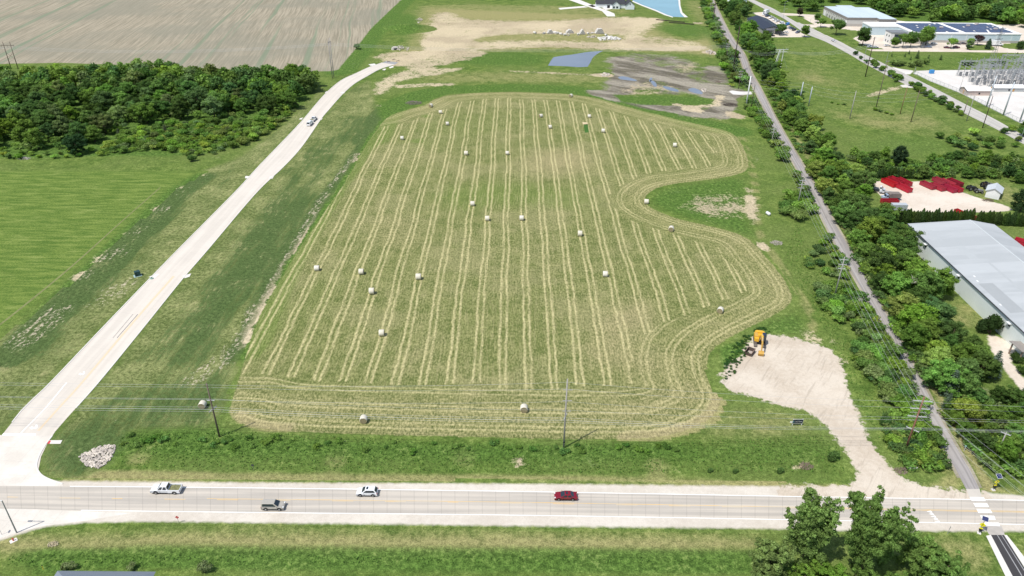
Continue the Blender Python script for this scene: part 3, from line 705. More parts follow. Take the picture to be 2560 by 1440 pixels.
for k in range(5): flat('yield_triangle', WL([(2316+k*5.0,1279+k*6.2),(2327+k*5.2,1277+k*6.3),(2331+k*5.0,1283+k*6.0)]), .066, PAINTW)
flat('path', WL([(2477,1337.5),(2510,1338),(2560,1419),(2640,1560),(2590,1560),(2531,1440)]), .05, NEWASPH)
flat('path_edge', WL([(2465,1340),(2477,1337.5),(2531,1440),(2595,1560),(2575,1560),(2513,1440)]), .055, CONC2)
flat('path_edge', WL([(2510,1338),(2517,1338),(2531,1355),(2570,1405),(2670,1560),(2640,1560),(2562,1421)]), .055, CONC2)
for q in ([(2492,1338),(2494,1338),(2556,1440),(2553,1440)], [(2503,1338),(2504.5,1338),(2570,1440),(2567.5,1440)]): flat('path_marking', WL(q), .056, plain('faded_line', (.30, .30, .30)))

# far road and the paved ground of the businesses
FL = [(1820,-25),(1868,0),(1893,13),(1919,27),(1960,47),(2013,83),(2063,104),(2120,134),(2160,158),(2220,190),(2270,214),(2337,244),(2420,288),(2487,321),(2560,361),(2680,425)]
FR = [(1838,-25),(1886,0),(1930,20),(1952,32),(1990,52),(2030,71),(2100,104),(2130,120),(2173,141),(2220,164),(2270,188),(2337,221),(2420,264),(2487,298),(2560,339),(2680,402)]
strip('far_road', WL(FL), WL(FR), .05, FARROAD, 90, 4)
sheet('far_road_verge', WL([(2262,186),(2290,188),(2360,222),(2420,254),(2490,289),(2560,325),(2560,338),(2480,297),(2410,262),(2330,222)]), .045, GRASS, 2.0, 0)
sheet('office_car_park', WL([(1950,32),(2052,38),(2055,60),(2150,62),(2250,58),(2330,58),(2345,66),(2560,60),(2700,70),(2700,135),(2400,130),(2180,128),(2120,108),(2135,95),(2160,82),(2150,80),(2075,90),(2030,70)]), .03, YARD, 2.0, .6)
sheet('rear_yard', WL([(2220,48),(2310,60),(2340,67),(2250,70)]), .034, YARD, 2.0, .6)
sheet('dark_roof_car_park', WL([(1880,32),(1905,30),(1960,55),(2000,80),(2020,90),(2030,93),(1990,93),(1912,93),(1908,88),(1950,84),(1940,60)]), .03, YARD, 2.0, .5)
for nm, q in (('lawn_island', [(1970,40),(2000,40),(2028,60),(2015,61),(1985,52)]), ('lawn_island', [(2032,70),(2060,68),(2145,78),(2125,86),(2095,93),(2070,88)]), ('lawn_island', [(2097,98),(2125,95),(2150,110),(2200,122),(2150,123),(2115,112)]), ('lawn_island', [(2490,112),(2560,108),(2640,112),(2560,124),(2510,120)]), ('lawn_island', [(2420,124),(2440,113),(2470,112),(2490,124),(2450,126)])):
    sheet(nm, WL(q), .06, GRASS, 2.0, 0)
sheet('substation_pad', WL([(2272,178),(2320,176),(2700,172),(2800,330),(2640,330),(2560,312),(2480,272),(2400,232),(2330,205)]), .03, WHITEPAD, 2.0, .5)
sheet('substation_entrance', WL([(2225,166),(2250,172),(2285,177),(2275,186),(2262,186)]), .036, WHITEPAD, 1.5, .4)
sheet('field_entrance', WL([(2250,213),(2275,210),(2290,213),(2282,220),(2255,218)]), .036, WHITEPAD, 1.5, .4)
sheet('dumpster_yard', smooth_poly(WL([(2165,450),(2215,455),(2280,455),(2320,452),(2400,478),(2430,490),(2470,502),(2520,515),(2535,528),(2420,532),(2290,530),(2230,520),(2215,500),(2190,480)]), 1), .03, YARD, 1.5, 1.0)
sheet('warehouse_drive', smooth_poly(WL([(2466,838),(2500,840),(2545,872),(2520,895),(2560,945),(2600,990),(2640,1040),(2590,1015),(2530,950),(2498,905),(2475,870)]), 1), .03, YARD, 1.0, .4)
# construction road and house drive far off
for q in ([(1395,-10),(1425,-10),(1500,20),(1520,27),(1536,34),(1538,41),(1518,41),(1505,28),(1470,17)], [(1396,20),(1460,15),(1470,18),(1400,24)], [(1470,14),(1505,8),(1512,12),(1482,18)], [(1505,20),(1532,16),(1540,20),(1515,25)]):
    flat('driveway', WL(q), .04, CONC2)
# water
flat('pond', WL([(1370,164),(1377,152),(1384,143),(1396,141),(1413,138.5),(1430,136.5),(1447,133.5),(1462,131),(1480,129),(1498,127.5),(1508,127),(1498,132),(1490,137),(1484,142),(1480,147),(1476,156),(1469,167),(1445,168),(1420,166),(1395,165)]), .03, POND)
flat('lake', WL([(1570,-40),(1582,2),(1605,12),(1640,25),(1665,36),(1682,42),(1711,43),(1701,32),(1697,13),(1692,-40)]), .03, LAKE)
flat('lake_bank', WL([(1692,-40),(1697,13),(1701,32),(1711,43),(1720,43),(1706,31),(1701,13),(1698,-40)]), .035, CONC2)
flat('lake_bank', WL([(1582,2),(1605,12),(1640,25),(1665,36),(1682,42),(1682,44),(1662,38),(1637,27),(1603,14),(1580,4)]), .035, CONC2)
for q in ([(1544,192),(1560,190),(1590,199),(1594,203),(1570,201),(1548,198)], [(1720,222),(1735,219),(1755,228),(1758,236),(1740,234),(1722,228)], [(1622,198),(1640,205),(1643,218),(1634,216)], [(1655,214),(1690,221),(1700,230),(1680,228),(1660,221)], [(1625,194),(1632,194),(1628,204),(1622,204)]):
    flat('puddle', smooth_poly(WL(q), 1), .03, POND)
sheet('rock_apron', WL([(1822,228),(1830,226),(1850,229),(1878,229),(1880,236),(1850,237),(1832,236)]), .03, WHITEPAD, 1.0, .4)

# a strip of uncut grass and the bared soil beside it in the upper hay field
flat('uncut_patch', WL([(1459,311),(1469.5,310),(1472,331),(1462,332)]), .034, plain('uncut_green', (.055, .13, .03), .95, .05, .5, .5))
flat('bare_patch', WL([(1456,305),(1468,306),(1470,311),(1457,311)]), .034, plain('bare_straw', (.55, .45, .28), .95, .05, .2, .8))
# the grassy mound at the end of the tilled field
def mound(px, rx, ry, h):
    c = np.array(W(*px)); P, Fc = grid(c[0]-rx*1.55, c[0]+rx*1.55, c[1]-ry*1.55, c[1]+ry*1.55, 1.5)
    rng = np.random.default_rng(4); q = (P-c)/np.array([rx, ry]); z = h*(np.exp(-(q**2).sum(1))-.105)+.25*np.exp(-(q**2).sum(1)*.6)*np.sin(P[:, 0]*.9)*np.cos(P[:, 1]*.7)-.06
    t = tint_at(P); t[:, 1] = np.clip(t[:, 1]+z/h, 0, 1.2); t[:, 2] = 0; t[:, 0] = 0
    prop(link('mound', rawmesh('mound', np.column_stack([P, z]), Fc, GRASS, {'tint': ('FLOAT_COLOR', t)})), kind='structure')
mound((1015,72), 17, 13, 4.2)
# ================================================================== VEGETATION
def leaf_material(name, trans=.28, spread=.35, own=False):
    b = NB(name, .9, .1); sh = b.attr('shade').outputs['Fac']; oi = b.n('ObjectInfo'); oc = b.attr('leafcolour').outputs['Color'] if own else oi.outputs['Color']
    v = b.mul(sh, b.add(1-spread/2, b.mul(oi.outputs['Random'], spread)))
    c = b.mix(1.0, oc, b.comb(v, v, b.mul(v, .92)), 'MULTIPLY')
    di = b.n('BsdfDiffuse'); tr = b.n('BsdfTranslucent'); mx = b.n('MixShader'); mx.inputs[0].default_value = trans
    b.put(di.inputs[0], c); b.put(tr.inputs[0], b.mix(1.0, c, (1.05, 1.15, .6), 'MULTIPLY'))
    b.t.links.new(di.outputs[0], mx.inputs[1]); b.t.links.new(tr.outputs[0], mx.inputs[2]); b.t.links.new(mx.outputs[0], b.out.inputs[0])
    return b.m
LEAF = leaf_material('foliage', .46); LEAFM = leaf_material('foliage_mass', .40, 0.0, True); NEEDLE = leaf_material('needles', .25, .2)
BARK = plain('bark', (.115, .088, .066), .95, .05, .3, 3.0)
DEAD = plain('dead_wood', (.50, .45, .40), .95, .05, .2, 3.0)

def quads(rng, c, nrm, size, shade):
    n = len(c); nrm = nrm/np.linalg.norm(nrm, axis=1)[:, None]
    a = np.cross(nrm, rng.normal(size=(n, 3))); a /= np.linalg.norm(a, axis=1)[:, None]; b_ = np.cross(nrm, a)
    sx = size*rng.uniform(.6, 1.3, n)[:, None]; sy = size*rng.uniform(.45, 1.0, n)[:, None]
    v = np.stack([c-a*sx, c-b_*sy*rng.uniform(.6, 1.2, (n, 1)), c+a*sx, c+b_*sy*rng.uniform(.6, 1.2, (n, 1))], 1)
    v += nrm[:, None, :]*(rng.uniform(-.25, .25, (n, 4, 1))*size)
    return v.reshape(-1, 3), np.arange(4*n).reshape(n, 4), np.repeat(shade, 4)

def core(c, r, rng):
    """small lump inside a leaf clump, painted darker as inner shadow, so that one does not see through the whole crown"""
    th = np.linspace(0, 2*np.pi, 7)[:-1]; v = [[0, 0, 1]]
    for z in (.5, -.4): v += [[math.cos(t)*math.sqrt(1-z*z), math.sin(t)*math.sqrt(1-z*z), z] for t in th]
    v.append([0, 0, -1]); v = np.array(v)*r*rng.uniform(.8, 1.15, (14, 1))+c; f = []
    for k in range(6):
        j = (k+1) % 6; f += [(0, 1+k, 1+j, 1+j), (1+k, 7+k, 7+j, 1+j), (7+k, 13, 13, 7+j)]
    return v, np.array(f)

def crown(name, seed, clumps, nleaf, leaf, mat, coref=.62, up=.15):
    """clumps: list of (centre, radius, brightness)"""
    rng = np.random.default_rng(seed); Vs, Fs, Ss, k = [], [], [], 0
    rad = np.array([c[1] for c in clumps]); wgt = rad**2; wgt /= wgt.sum()
    zs = np.array([c[0][2] for c in clumps]); z0, z1 = zs.min(), zs.max()+1e-6
    for (c, r, br), wt in zip(clumps, wgt):
        n = max(8, int(nleaf*wt)); u = rng.normal(size=(n, 3)); u /= np.linalg.norm(u, axis=1)[:, None]
        u[:, 2] = np.where(u[:, 2] < -.35, -u[:, 2]*.6, u[:, 2])
        rr = r*rng.uniform(.62, 1.12, n)**.8; p_ = np.array(c)+u*rr[:, None]*np.array([1, 1, .85])
        nr = u+rng.normal(size=(n, 3))*.55+np.array([0, 0, up])
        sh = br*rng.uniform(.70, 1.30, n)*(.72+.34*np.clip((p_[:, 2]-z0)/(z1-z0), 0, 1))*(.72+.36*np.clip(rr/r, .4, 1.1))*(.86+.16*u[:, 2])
        v, f, s = quads(rng, p_, nr, leaf, sh); Vs.append(v); Fs.append(f+k); Ss.append(s); k += len(v)
        if coref:
            v, f = core(np.array(c), r*coref, rng); Vs.append(v); Fs.append(f+k); Ss.append(np.full(len(v), .80)); k += len(v)  # cores toned down: shadow inside the crown put into their colour
    V, Fa, S = np.vstack(Vs), np.vstack(Fs), np.concatenate(Ss)
    me = bpy.data.meshes.new(name); tri = [tuple(dict.fromkeys(f)) for f in Fa.tolist()]
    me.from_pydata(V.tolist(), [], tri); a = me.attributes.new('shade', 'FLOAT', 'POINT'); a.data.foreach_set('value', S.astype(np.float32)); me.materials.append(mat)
    return me

def trunk(name, clumps, h, r, lean=0.0, mat=None, fork=6, seed=0):
    rnd = random.Random(seed); m = MB()
    m.tube([(0, 0, -.2), (lean*.2, 0, h*.2), (lean*.5, lean*.2, h*.45), (lean, lean*.3, h*.72)], [r*1.25, r, r*.75, r*.35], 7)
    for c, rr, br in rnd.sample(clumps, min(fork, len(clumps))):
        z = rnd.uniform(.22, .5)*h; k = z/h
        m.tube([(lean*k, lean*.2*k, z), (c[0]*.45, c[1]*.45, z*.6+c[2]*.4), tuple(c)], [r*.45, r*.28, r*.08], 5)
    return m.mesh(name, mat or BARK, True)

def broad(seed, h=10., w_=7., base=.2, n=34, nleaf=2600, leaf=.30, lump=.17, ragged=.25, top=.0):
    """clump layout of a broadleaf crown h tall and w_ wide"""
    rnd = random.Random(seed); out = []
    cz = h*(base+1)/2; az = h*(1-base)/2
    while len(out) < n:
        t = rnd.uniform(0, 2*math.pi); z = rnd.uniform(-.95, 1.0); q = math.sqrt(max(0, 1-z*z))*(1-top*max(z, 0))
        k = rnd.uniform(.45, .88)*(1+ragged*rnd.uniform(-.5, .6)); r = h*lump*rnd.uniform(.65, 1.15)
        x, y, zz = math.cos(t)*q*k*w_/2, math.sin(t)*q*k*w_/2, cz+z*k*az
        if zz > h-r*.6: zz = h-r*.6
        out.append(((x, y, zz), r, rnd.uniform(.72, 1.28)))
    return out

def tree_tpl(seed, **kw):
    c = broad(seed, **{k: v for k, v in kw.items() if k not in ('mat', 'coref', 'tr', 'leaf', 'nleaf')})
    h = kw.get('h', 10.)
    cm = crown('crown', seed, c, kw.get('nleaf', 2600), kw.get('leaf', .30), kw.get('mat', LEAF), kw.get('coref', .62))
    return [('trunk', trunk('trunk', c, h, kw.get('tr', .22), .3*(seed % 3-1), seed=seed), None, (0, 0, 0)), ('crown', cm, None, (0, 0, 0))]
def shrub_tpl(seed, h=3., w_=4.2, n=12, nleaf=900, leaf=.22):
    rnd = random.Random(seed); c = []
    for k in range(n):
        t = rnd.uniform(0, 6.28); q = rnd.uniform(.05, .72)*w_/2; r = h*rnd.uniform(.22, .36)
        c.append(((math.cos(t)*q, math.sin(t)*q, max(r*.5, h*rnd.uniform(.3, .78)*(1-.35*q/(w_/2)))), r, rnd.uniform(.75, 1.25)))
    m = MB()
    for k in range(5): m.tube([(0, 0, -.1), (c[k][0][0]*.5, c[k][0][1]*.5, c[k][0][2]*.5), c[k][0]], [.06, .045, .02], 5)
    return [('stem', m.mesh('stem', BARK, True), None, (0, 0, 0)), ('crown', crown('crown', seed, c, nleaf, leaf, LEAF, .66), None, (0, 0, 0))]

def conifer_tpl(seed, h=9., w_=4.6, tiers=13, per=15, leaf=.34):
    rng = np.random.default_rng(seed); C, Nn, S = [], [], []
    for k in range(tiers):
        z = h*(.06+.92*k/tiers); R0 = (w_/2)*(1-(z/h))**.85+.12
        nb = max(5, int(per*(1-.55*k/tiers)))
        for j in range(nb):
            a = 2*math.pi*(j+rng.uniform(-.3, .3))/nb; L = R0*rng.uniform(.8, 1.12)
            for t in np.linspace(.2, 1, max(3, int(7*(1-.6*k/tiers)))):
                C.append([math.cos(a)*L*t, math.sin(a)*L*t, z-.16*L*t+.10*L*t*t+rng.uniform(-.08, .08)])
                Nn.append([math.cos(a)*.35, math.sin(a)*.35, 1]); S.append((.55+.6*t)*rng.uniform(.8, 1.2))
    v, f, s = quads(rng, np.array(C), np.array(Nn)+rng.normal(size=(len(C), 3))*.25, leaf, np.array(S))
    me = rawmesh('crown', v, f, NEEDLE, {'shade': ('FLOAT', s)})
    m = MB(); m.tube([(0, 0, -.2), (0, 0, h*.5), (0, 0, h*.96)], [.2, .13, .03], 7)
    return [('trunk', m.mesh('trunk', BARK, True), None, (0, 0, 0)), ('crown', me, None, (0, 0, 0))]

def arbor_tpl(seed, h=5.5, w_=1.9, n=900, leaf=.17):
    rng = np.random.default_rng(seed); z = h*rng.uniform(.02, 1, n)**.9; a = rng.uniform(0, 2*np.pi, n)
    prof = (w_/2)*np.clip(np.minimum(1, (z/h)*4+.55), 0, 1)*(1-(z/h)**2.6)+.05
    ridg = 1+.14*np.sin(a*5+seed)+.08*np.sin(z*3+a*2); r = prof*ridg*rng.uniform(.82, 1.05, n)
    C = np.column_stack([np.cos(a)*r, np.sin(a)*r, z]); Nn = np.column_stack([np.cos(a), np.sin(a), np.full(n, .35)])+rng.normal(size=(n, 3))*.4
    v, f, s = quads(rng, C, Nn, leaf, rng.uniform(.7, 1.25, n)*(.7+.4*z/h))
    k = len(v); V2, F2, S2 = [v], [f], [s]
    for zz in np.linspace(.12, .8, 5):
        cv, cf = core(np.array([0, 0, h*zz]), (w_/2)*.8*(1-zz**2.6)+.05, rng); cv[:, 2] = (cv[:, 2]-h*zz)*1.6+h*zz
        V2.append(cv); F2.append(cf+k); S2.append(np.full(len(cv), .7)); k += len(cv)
    V, Fa, S = np.vstack(V2), np.vstack(F2), np.concatenate(S2)
    me = bpy.data.meshes.new('crown'); me.from_pydata(V.tolist(), [], [tuple(dict.fromkeys(q)) for q in Fa.tolist()])
    at = me.attributes.new('shade', 'FLOAT', 'POINT'); at.data.foreach_set('value', S.astype(np.float32)); me.materials.append(NEEDLE)
    m = MB(); m.tube([(0, 0, -.1), (0, 0, .6)], [.12, .1], 6)
    return [('trunk', m.mesh('trunk', BARK, True), None, (0, 0, 0)), ('crown', me, None, (0, 0, 0))]

def dead_tpl(seed, h=8.):
    rnd = random.Random(seed); m = MB()
    def grow(p_, d, L, r, lev):
        e = p_+d*L; m.tube([p_, (p_+e)/2+Vector((rnd.uniform(-.1, .1), rnd.uniform(-.1, .1), 0))*L, e], [r, r*.8, r*.55], 5, False)
        if lev == 0: return
        for k in range(rnd.choice((2, 3, 3))):
            q = (d+Vector((rnd.uniform(-.8, .8), rnd.uniform(-.8, .8), rnd.uniform(-.1, .6)))).normalized()
            grow(e if k else p_+d*L*.7, q, L*rnd.uniform(.55, .8), r*.6, lev-1)
    grow(Vector((0, 0, -.2)), Vector((0, 0, 1)), h*.36, .24, 4)
    return [('trunk', m.mesh('trunk', DEAD, True), None, (0, 0, 0))]

BR = [tree_tpl(k, h=10, w_=w_, base=bs, n=n, ragged=rg, top=tp_, nleaf=3600, leaf=.24, lump=.118) for k, w_, bs, n, rg, tp_ in
      ((1, 9.0, .06, 74, .4, .1), (2, 7.8, .06, 66, .45, .25), (3, 10.0, .05, 84, .4, .0), (4, 7.0, .06, 60, .5, .35), (5, 9.4, .06, 72, .6, .1), (6, 8.4, .04, 70, .6, .3))]
SH = [shrub_tpl(k) for k in (11, 12, 13, 14)]
CF = [conifer_tpl(21), conifer_tpl(22, 9, 5.2, 14)]
AV = [arbor_tpl(31), arbor_tpl(32), arbor_tpl(33)]
DT = [dead_tpl(41), dead_tpl(42)]
YT = [tree_tpl(51, h=10, w_=9.4, base=.24, n=30, nleaf=2400, leaf=.3, ragged=.1, lump=.19), tree_tpl(52, h=10, w_=7.6, base=.2, n=30, nleaf=2400, leaf=.3, ragged=.1, lump=.19)]

G_DARK, G_MID, G_BRT, G_YEL, G_BLUE, G_OLV = (.125, .220, .068), (.180, .295, .074), (.220, .360, .072), (.330, .430, .100), (.110, .175, .095), (.215, .295, .105)
def vary(c, rnd, k=.24):
    a = rnd.uniform(1-k, 1+k); return (c[0]*a*rnd.uniform(.86, 1.10), c[1]*a, c[2]*a*rnd.uniform(.8, 1.25))

def scatter(poly, n, gap, seed, avoid=None):
    rnd = random.Random(seed); P_ = np.asarray(poly); lo, hi = P_.min(0), P_.max(0); out = []; tries = 0
    while len(out) < n and tries < n*60:
        tries += 1; x, y = rnd.uniform(lo[0], hi[0]), rnd.uniform(lo[1], hi[1])
        if not inside(np.array([[x, y]]), poly)[0]: continue
        if any((x-a)**2+(y-b_)**2 < gap*gap for a, b_ in out): continue
        out.append((x, y))
    return out

def plant(pts, tpls, name, label, cat, group, hs, cols, nominal, seed, wide=(.9, 1.15)):
    rnd = random.Random(seed); made = []
    for x, y in pts:
        s = rnd.uniform(*hs)/nominal; k = rnd.uniform(*wide); c, lb = rnd.choice(cols), label
        if isinstance(label, dict): lb = label[c]
        made.append(spawn(rnd.choice(tpls), name, lb, cat, (x, y, 0), rnd.uniform(0, 6.28), (s*k, s*k, s), group, vary(c, rnd)))
    return made

# --- the wood between the tilled field and the green field
wood = WL([(-110,210),(60,208),(130,203),(260,198),(480,196),(560,204),(780,206),(788,222),(745,258),(690,292),(600,300),(520,296),(430,300),(330,318),(260,350),(200,372),(110,380),(-110,384)])
ptsw = scatter(wood, 190, 6.1, 5)
ptsw.sort(key=lambda q: q[1])
lab = {G_DARK: 'dark green leafy tree in the dense wood between the tilled field and the green field', G_MID: 'mid green leafy tree in the dense wood between the tilled field and the green field',
       G_BRT: 'bright green leafy tree in the dense wood between the tilled field and the green field', G_OLV: 'dull olive green tree in the dense wood between the tilled field and the green field'}
WOODC = [G_DARK, G_DARK, G_DARK, G_MID, G_MID, G_MID, G_BRT, G_OLV]
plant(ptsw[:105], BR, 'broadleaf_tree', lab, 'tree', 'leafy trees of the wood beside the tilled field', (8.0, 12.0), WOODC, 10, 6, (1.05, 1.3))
def low_arrays(kind, seed):
    """small crown for the masses: points, quads, shade"""
    rng = np.random.default_rng(seed)
    cl = broad(seed, h=10, w_=9.4, base=.05, n=26, lump=.17, ragged=.4) if kind == 'tree' else [((x_, y_, max(.5, 2.1-.4*(x_*x_+y_*y_)**.5)), 1.0, rng.uniform(.75, 1.25)) for x_, y_ in rng.uniform(-1.3, 1.3, (8, 2))]
    Vs, Fs, Ss, k = [], [], [], 0
    for c, r_, br in cl:
        n = 34 if kind == 'tree' else 30; u = rng.normal(size=(n, 3)); u /= np.linalg.norm(u, axis=1)[:, None]; u[:, 2] = np.where(u[:, 2] < -.3, -u[:, 2]*.6, u[:, 2])
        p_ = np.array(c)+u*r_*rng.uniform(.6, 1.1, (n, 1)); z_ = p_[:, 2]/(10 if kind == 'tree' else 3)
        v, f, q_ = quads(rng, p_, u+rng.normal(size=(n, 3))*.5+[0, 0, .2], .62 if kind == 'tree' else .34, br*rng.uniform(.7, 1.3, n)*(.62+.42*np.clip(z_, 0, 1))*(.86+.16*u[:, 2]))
        Vs.append(v); Fs.append(f+k); Ss.append(q_); k += len(v)
    return np.vstack(Vs), np.vstack(Fs), np.concatenate(Ss)
LOWT, LOWS = [low_arrays('tree', 400+k) for k in range(4)], [low_arrays('shrub', 410+k) for k in range(4)]
def mass(name, label, cat, pts, lows, hs, cols, nominal, seed, wide=(.95, 1.25)):
    """many plants that read as one mass: one object"""
    rnd = random.Random(seed); Vs, Fs, Ss, Cs, k = [], [], [], [], 0
    for x, y in pts:
        v, f, s_ = rnd.choice(lows); h = rnd.uniform(*hs)/nominal; w_ = h*rnd.uniform(*wide); a = rnd.uniform(0, 6.28); ca, sa = math.cos(a), math.sin(a)
        q = np.column_stack([(v[:, 0]*ca-v[:, 1]*sa)*w_+x, (v[:, 0]*sa+v[:, 1]*ca)*w_+y, v[:, 2]*h]); c = vary(rnd.choice(cols), rnd, .2)
        Vs.append(q); Fs.append(f+k); Ss.append(s_); Cs.append(np.tile([*c, 1.0], (len(q), 1))); k += len(q)
    o = link(name, rawmesh(name, np.vstack(Vs), np.vstack(Fs), LEAFM, {'shade': ('FLOAT', np.concatenate(Ss)), 'leafcolour': ('FLOAT_COLOR', np.vstack(Cs))}))
    return prop(o, label, cat, kind='stuff')
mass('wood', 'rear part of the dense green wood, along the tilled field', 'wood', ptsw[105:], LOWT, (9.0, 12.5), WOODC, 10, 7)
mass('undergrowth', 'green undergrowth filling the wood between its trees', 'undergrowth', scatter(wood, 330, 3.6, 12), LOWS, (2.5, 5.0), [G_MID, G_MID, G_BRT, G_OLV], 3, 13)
scrub = WL([(240,392),(320,335),(430,312),(540,305),(640,305),(735,262),(745,272),(700,312),(640,352),(585,372),(540,385),(470,392),(400,372),(330,380)])
mass('undergrowth', 'tangled green scrub covering the ground between the wood and the pale side road', 'undergrowth', scatter(scrub, 230, 2.4, 14), LOWS, (1.4, 2.6), [G_BRT, G_YEL, G_MID, G_OLV], 3, 15, (1.1, 1.5))
plant(scatter(scrub, 75, 4.4, 8), SH, 'shrub', {G_BRT: 'bright green shrub in the scrub along the wood edge near the pale side road', G_YEL: 'yellow green flowering shrub in the scrub along the wood edge near the pale side road', G_MID: 'mid green shrub in the scrub along the wood edge near the pale side road', G_OLV: 'dull olive shrub in the scrub along the wood edge near the pale side road'}, 'shrub', 'shrubs along the wood edge', (2.2, 4.6), [G_BRT, G_YEL, G_MID, G_MID, G_OLV], 3, 9)
front = WL([(-110,386),(-110,396),(120,398),(200,393),(240,378),(200,376),(110,384)])
plant(scatter(front, 20, 3.6, 10), SH, 'shrub', 'low pale green shrub at the foot of the wood facing the green field', 'shrub', 'low shrubs at the foot of the wood', (1.6, 3.0), [G_BRT, G_YEL, G_OLV], 3, 11)
def one(tpl, name, label, cat, px, h, c, nominal=10, w_=1.0, rz=0.5, group=None):
    x, y = W(*px); s = h/nominal; return spawn(tpl, name, label, cat, (x, y, 0), rz, (s*w_, s*w_, s), group, c)
one(BR[2], 'broadleaf_tree', 'wide dark blue green tree bulging out of the front of the wood', 'tree', (195,385), 9.5, (.050,.105,.046), w_=1.15)
one(BR[0], 'broadleaf_tree', 'pale green tall tree at the wood corner beside the transmission poles', 'tree', (735,212), 13, G_BRT)
one(SH[0], 'shrub', 'lone dark round shrub on the grass below the wood', 'shrub', (481,404), 3.2, G_DARK, 3)
one(SH[1], 'shrub', 'tiny dark shrub on the grass at the picture edge below the wood', 'shrub', (36,398), 1.4, G_DARK, 3)
one(CF[0], 'red_cedar', 'dark brown green cedar rising from the scrub near the pale side road', 'tree', (415,335), 5, (.085,.105,.062), 9, 1.3)
one(CF[1], 'red_cedar', 'dark cedar in the middle of the scrub by the wood', 'tree', (300,345), 5, (.075,.10,.055), 9, 1.4)
for (px, h, k) in (((100,262),7,0),((150,292),7,1),((430,282),6,0),((45,275),6,1),((548,207),6,0)):
    one(DT[k], 'dead_tree', 'grey leafless dead tree standing in the wood beside the tilled field', 'tree', px, h, G_OLV, 8, 1.1, px[0], 'dead trees in the wood')
one(SH[2], 'shrub', 'single dark bush at the rim of the tilled field near the road curve', 'shrub', (892,123), 4.2, G_DARK, 3)

# --- along the trail: scrub on the pole line side
WESTL = 'green shrub in the scrub strip between the hay field and the trail'
WPOLY = (
    ([(1752,0),(1774,0),(1803,85),(1838,135),(1856,182),(1872,222),(1855,222),(1830,225),(1812,180),(1790,110),(1765,50)], 40, 4.6, (4.2, 6.6), 90),
    ([(1872,250),(1902,270),(1938,342),(1972,408),(1960,415),(1925,370),(1890,310),(1862,280)], 22, 3.8, (3.2, 5.0), 50),
    ([(1955,505),(1985,485),(2020,500),(2030,535),(1990,552),(1958,540)], 10, 3.2, (3.2, 4.6), 14),
    ([(1985,420),(2000,440),(2040,530),(2030,520),(1990,460)], 6, 3.0, (2, 3), 16),
    ([(2015,645),(2050,600),(2075,592),(2105,650),(2135,712),(2110,700),(2060,690),(2020,680)], 14, 3.2, (2.0, 3.4), 14),
    ([(2040,720),(2090,720),(2140,735),(2190,810),(2225,880),(2180,850),(2130,830),(2080,800),(2045,760)], 28, 3.4, (2.6, 4.2), 60),
    ([(2130,870),(2200,850),(2240,900),(2275,968),(2310,1042),(2330,1090),(2290,1090),(2230,1010),(2170,950),(2140,910)], 36, 3.3, (2.6, 4.2), 80),
    ([(2205,1050),(2250,1030),(2300,1080),(2345,1120),(2360,1165),(2320,1180),(2260,1165),(2225,1110)], 26, 2.8, (1.8, 3.4), 50))
fill = []
for k, (q, n, gap, hs, nf) in enumerate(WPOLY):
    plant(scatter(WL(q), n, gap, 60+k), SH, 'shrub', WESTL, 'shrub', 'shrubs between the hay field and the trail', hs, [G_DARK, G_MID, G_MID, G_BRT, G_OLV], 3, 70+k, (1.0, 1.3)); fill += scatter(WL(q), nf, 1.6, 160+k)
mass('undergrowth', 'low leafy undergrowth between the shrubs along the pole line side of the trail', 'undergrowth', fill, LOWS, (1.3, 2.4), [G_DARK, G_MID, G_BRT, G_YEL, G_OLV], 3, 171, (1.1, 1.5))

# --- along the trail: trees on its far side
EASTL = {G_DARK: 'dark green leafy tree in the belt along the far side of the trail', G_MID: 'mid green leafy tree in the belt along the far side of the trail', G_BRT: 'bright green leafy tree in the belt along the far side of the trail', G_YEL: 'yellow green leafy tree in the belt along the far side of the trail'}
EPOLY = (
    ([(1795,5),(1850,18),(1872,40),(1880,95),(1915,110),(1935,180),(1955,215),(1930,235),(1900,190),(1872,130),(1840,80),(1812,40)], 38, 6.6, (8.5, 12.0), 90),
    ([(1912,215),(1950,205),(1985,245),(2010,300),(2055,350),(2090,400),(2060,430),(2010,380),(1965,310),(1935,262)], 26, 5.6, (6.0, 9.0), 70),
    ([(2020,430),(2070,400),(2120,430),(2150,470),(2200,530),(2225,560),(2200,600),(2150,600),(2100,560),(2050,480)], 26, 5.8, (6.5, 9.5), 70),
    ([(2130,600),(2200,575),(2250,605),(2262,660),(2300,700),(2330,770),(2350,830),(2290,850),(2230,790),(2180,700)], 24, 5.4, (6.5, 10.0), 60),
    ([(2270,870),(2350,850),(2420,870),(2450,910),(2450,960),(2420,1010),(2350,980),(2310,930)], 17, 5.0, (6.0, 9.0), 40),
    ([(2360,1040),(2440,1000),(2560,1010),(2640,1060),(2640,1170),(2560,1170),(2470,1150),(2400,1090)], 22, 4.4, (4.0, 6.5), 90))
fill = []
for k, (q, n, gap, hs, nf) in enumerate(EPOLY):
    plant(scatter(WL(q), n, gap, 80+k), BR, 'broadleaf_tree', EASTL, 'tree', 'leafy trees in the belt along the trail', hs, [G_DARK, G_MID, G_MID, G_BRT, G_YEL] if k else [G_DARK, G_DARK, G_MID, G_MID, G_BRT], 10, 90+k, (1.0, 1.3)); fill += scatter(WL(q), nf, 2.2, 180+k)
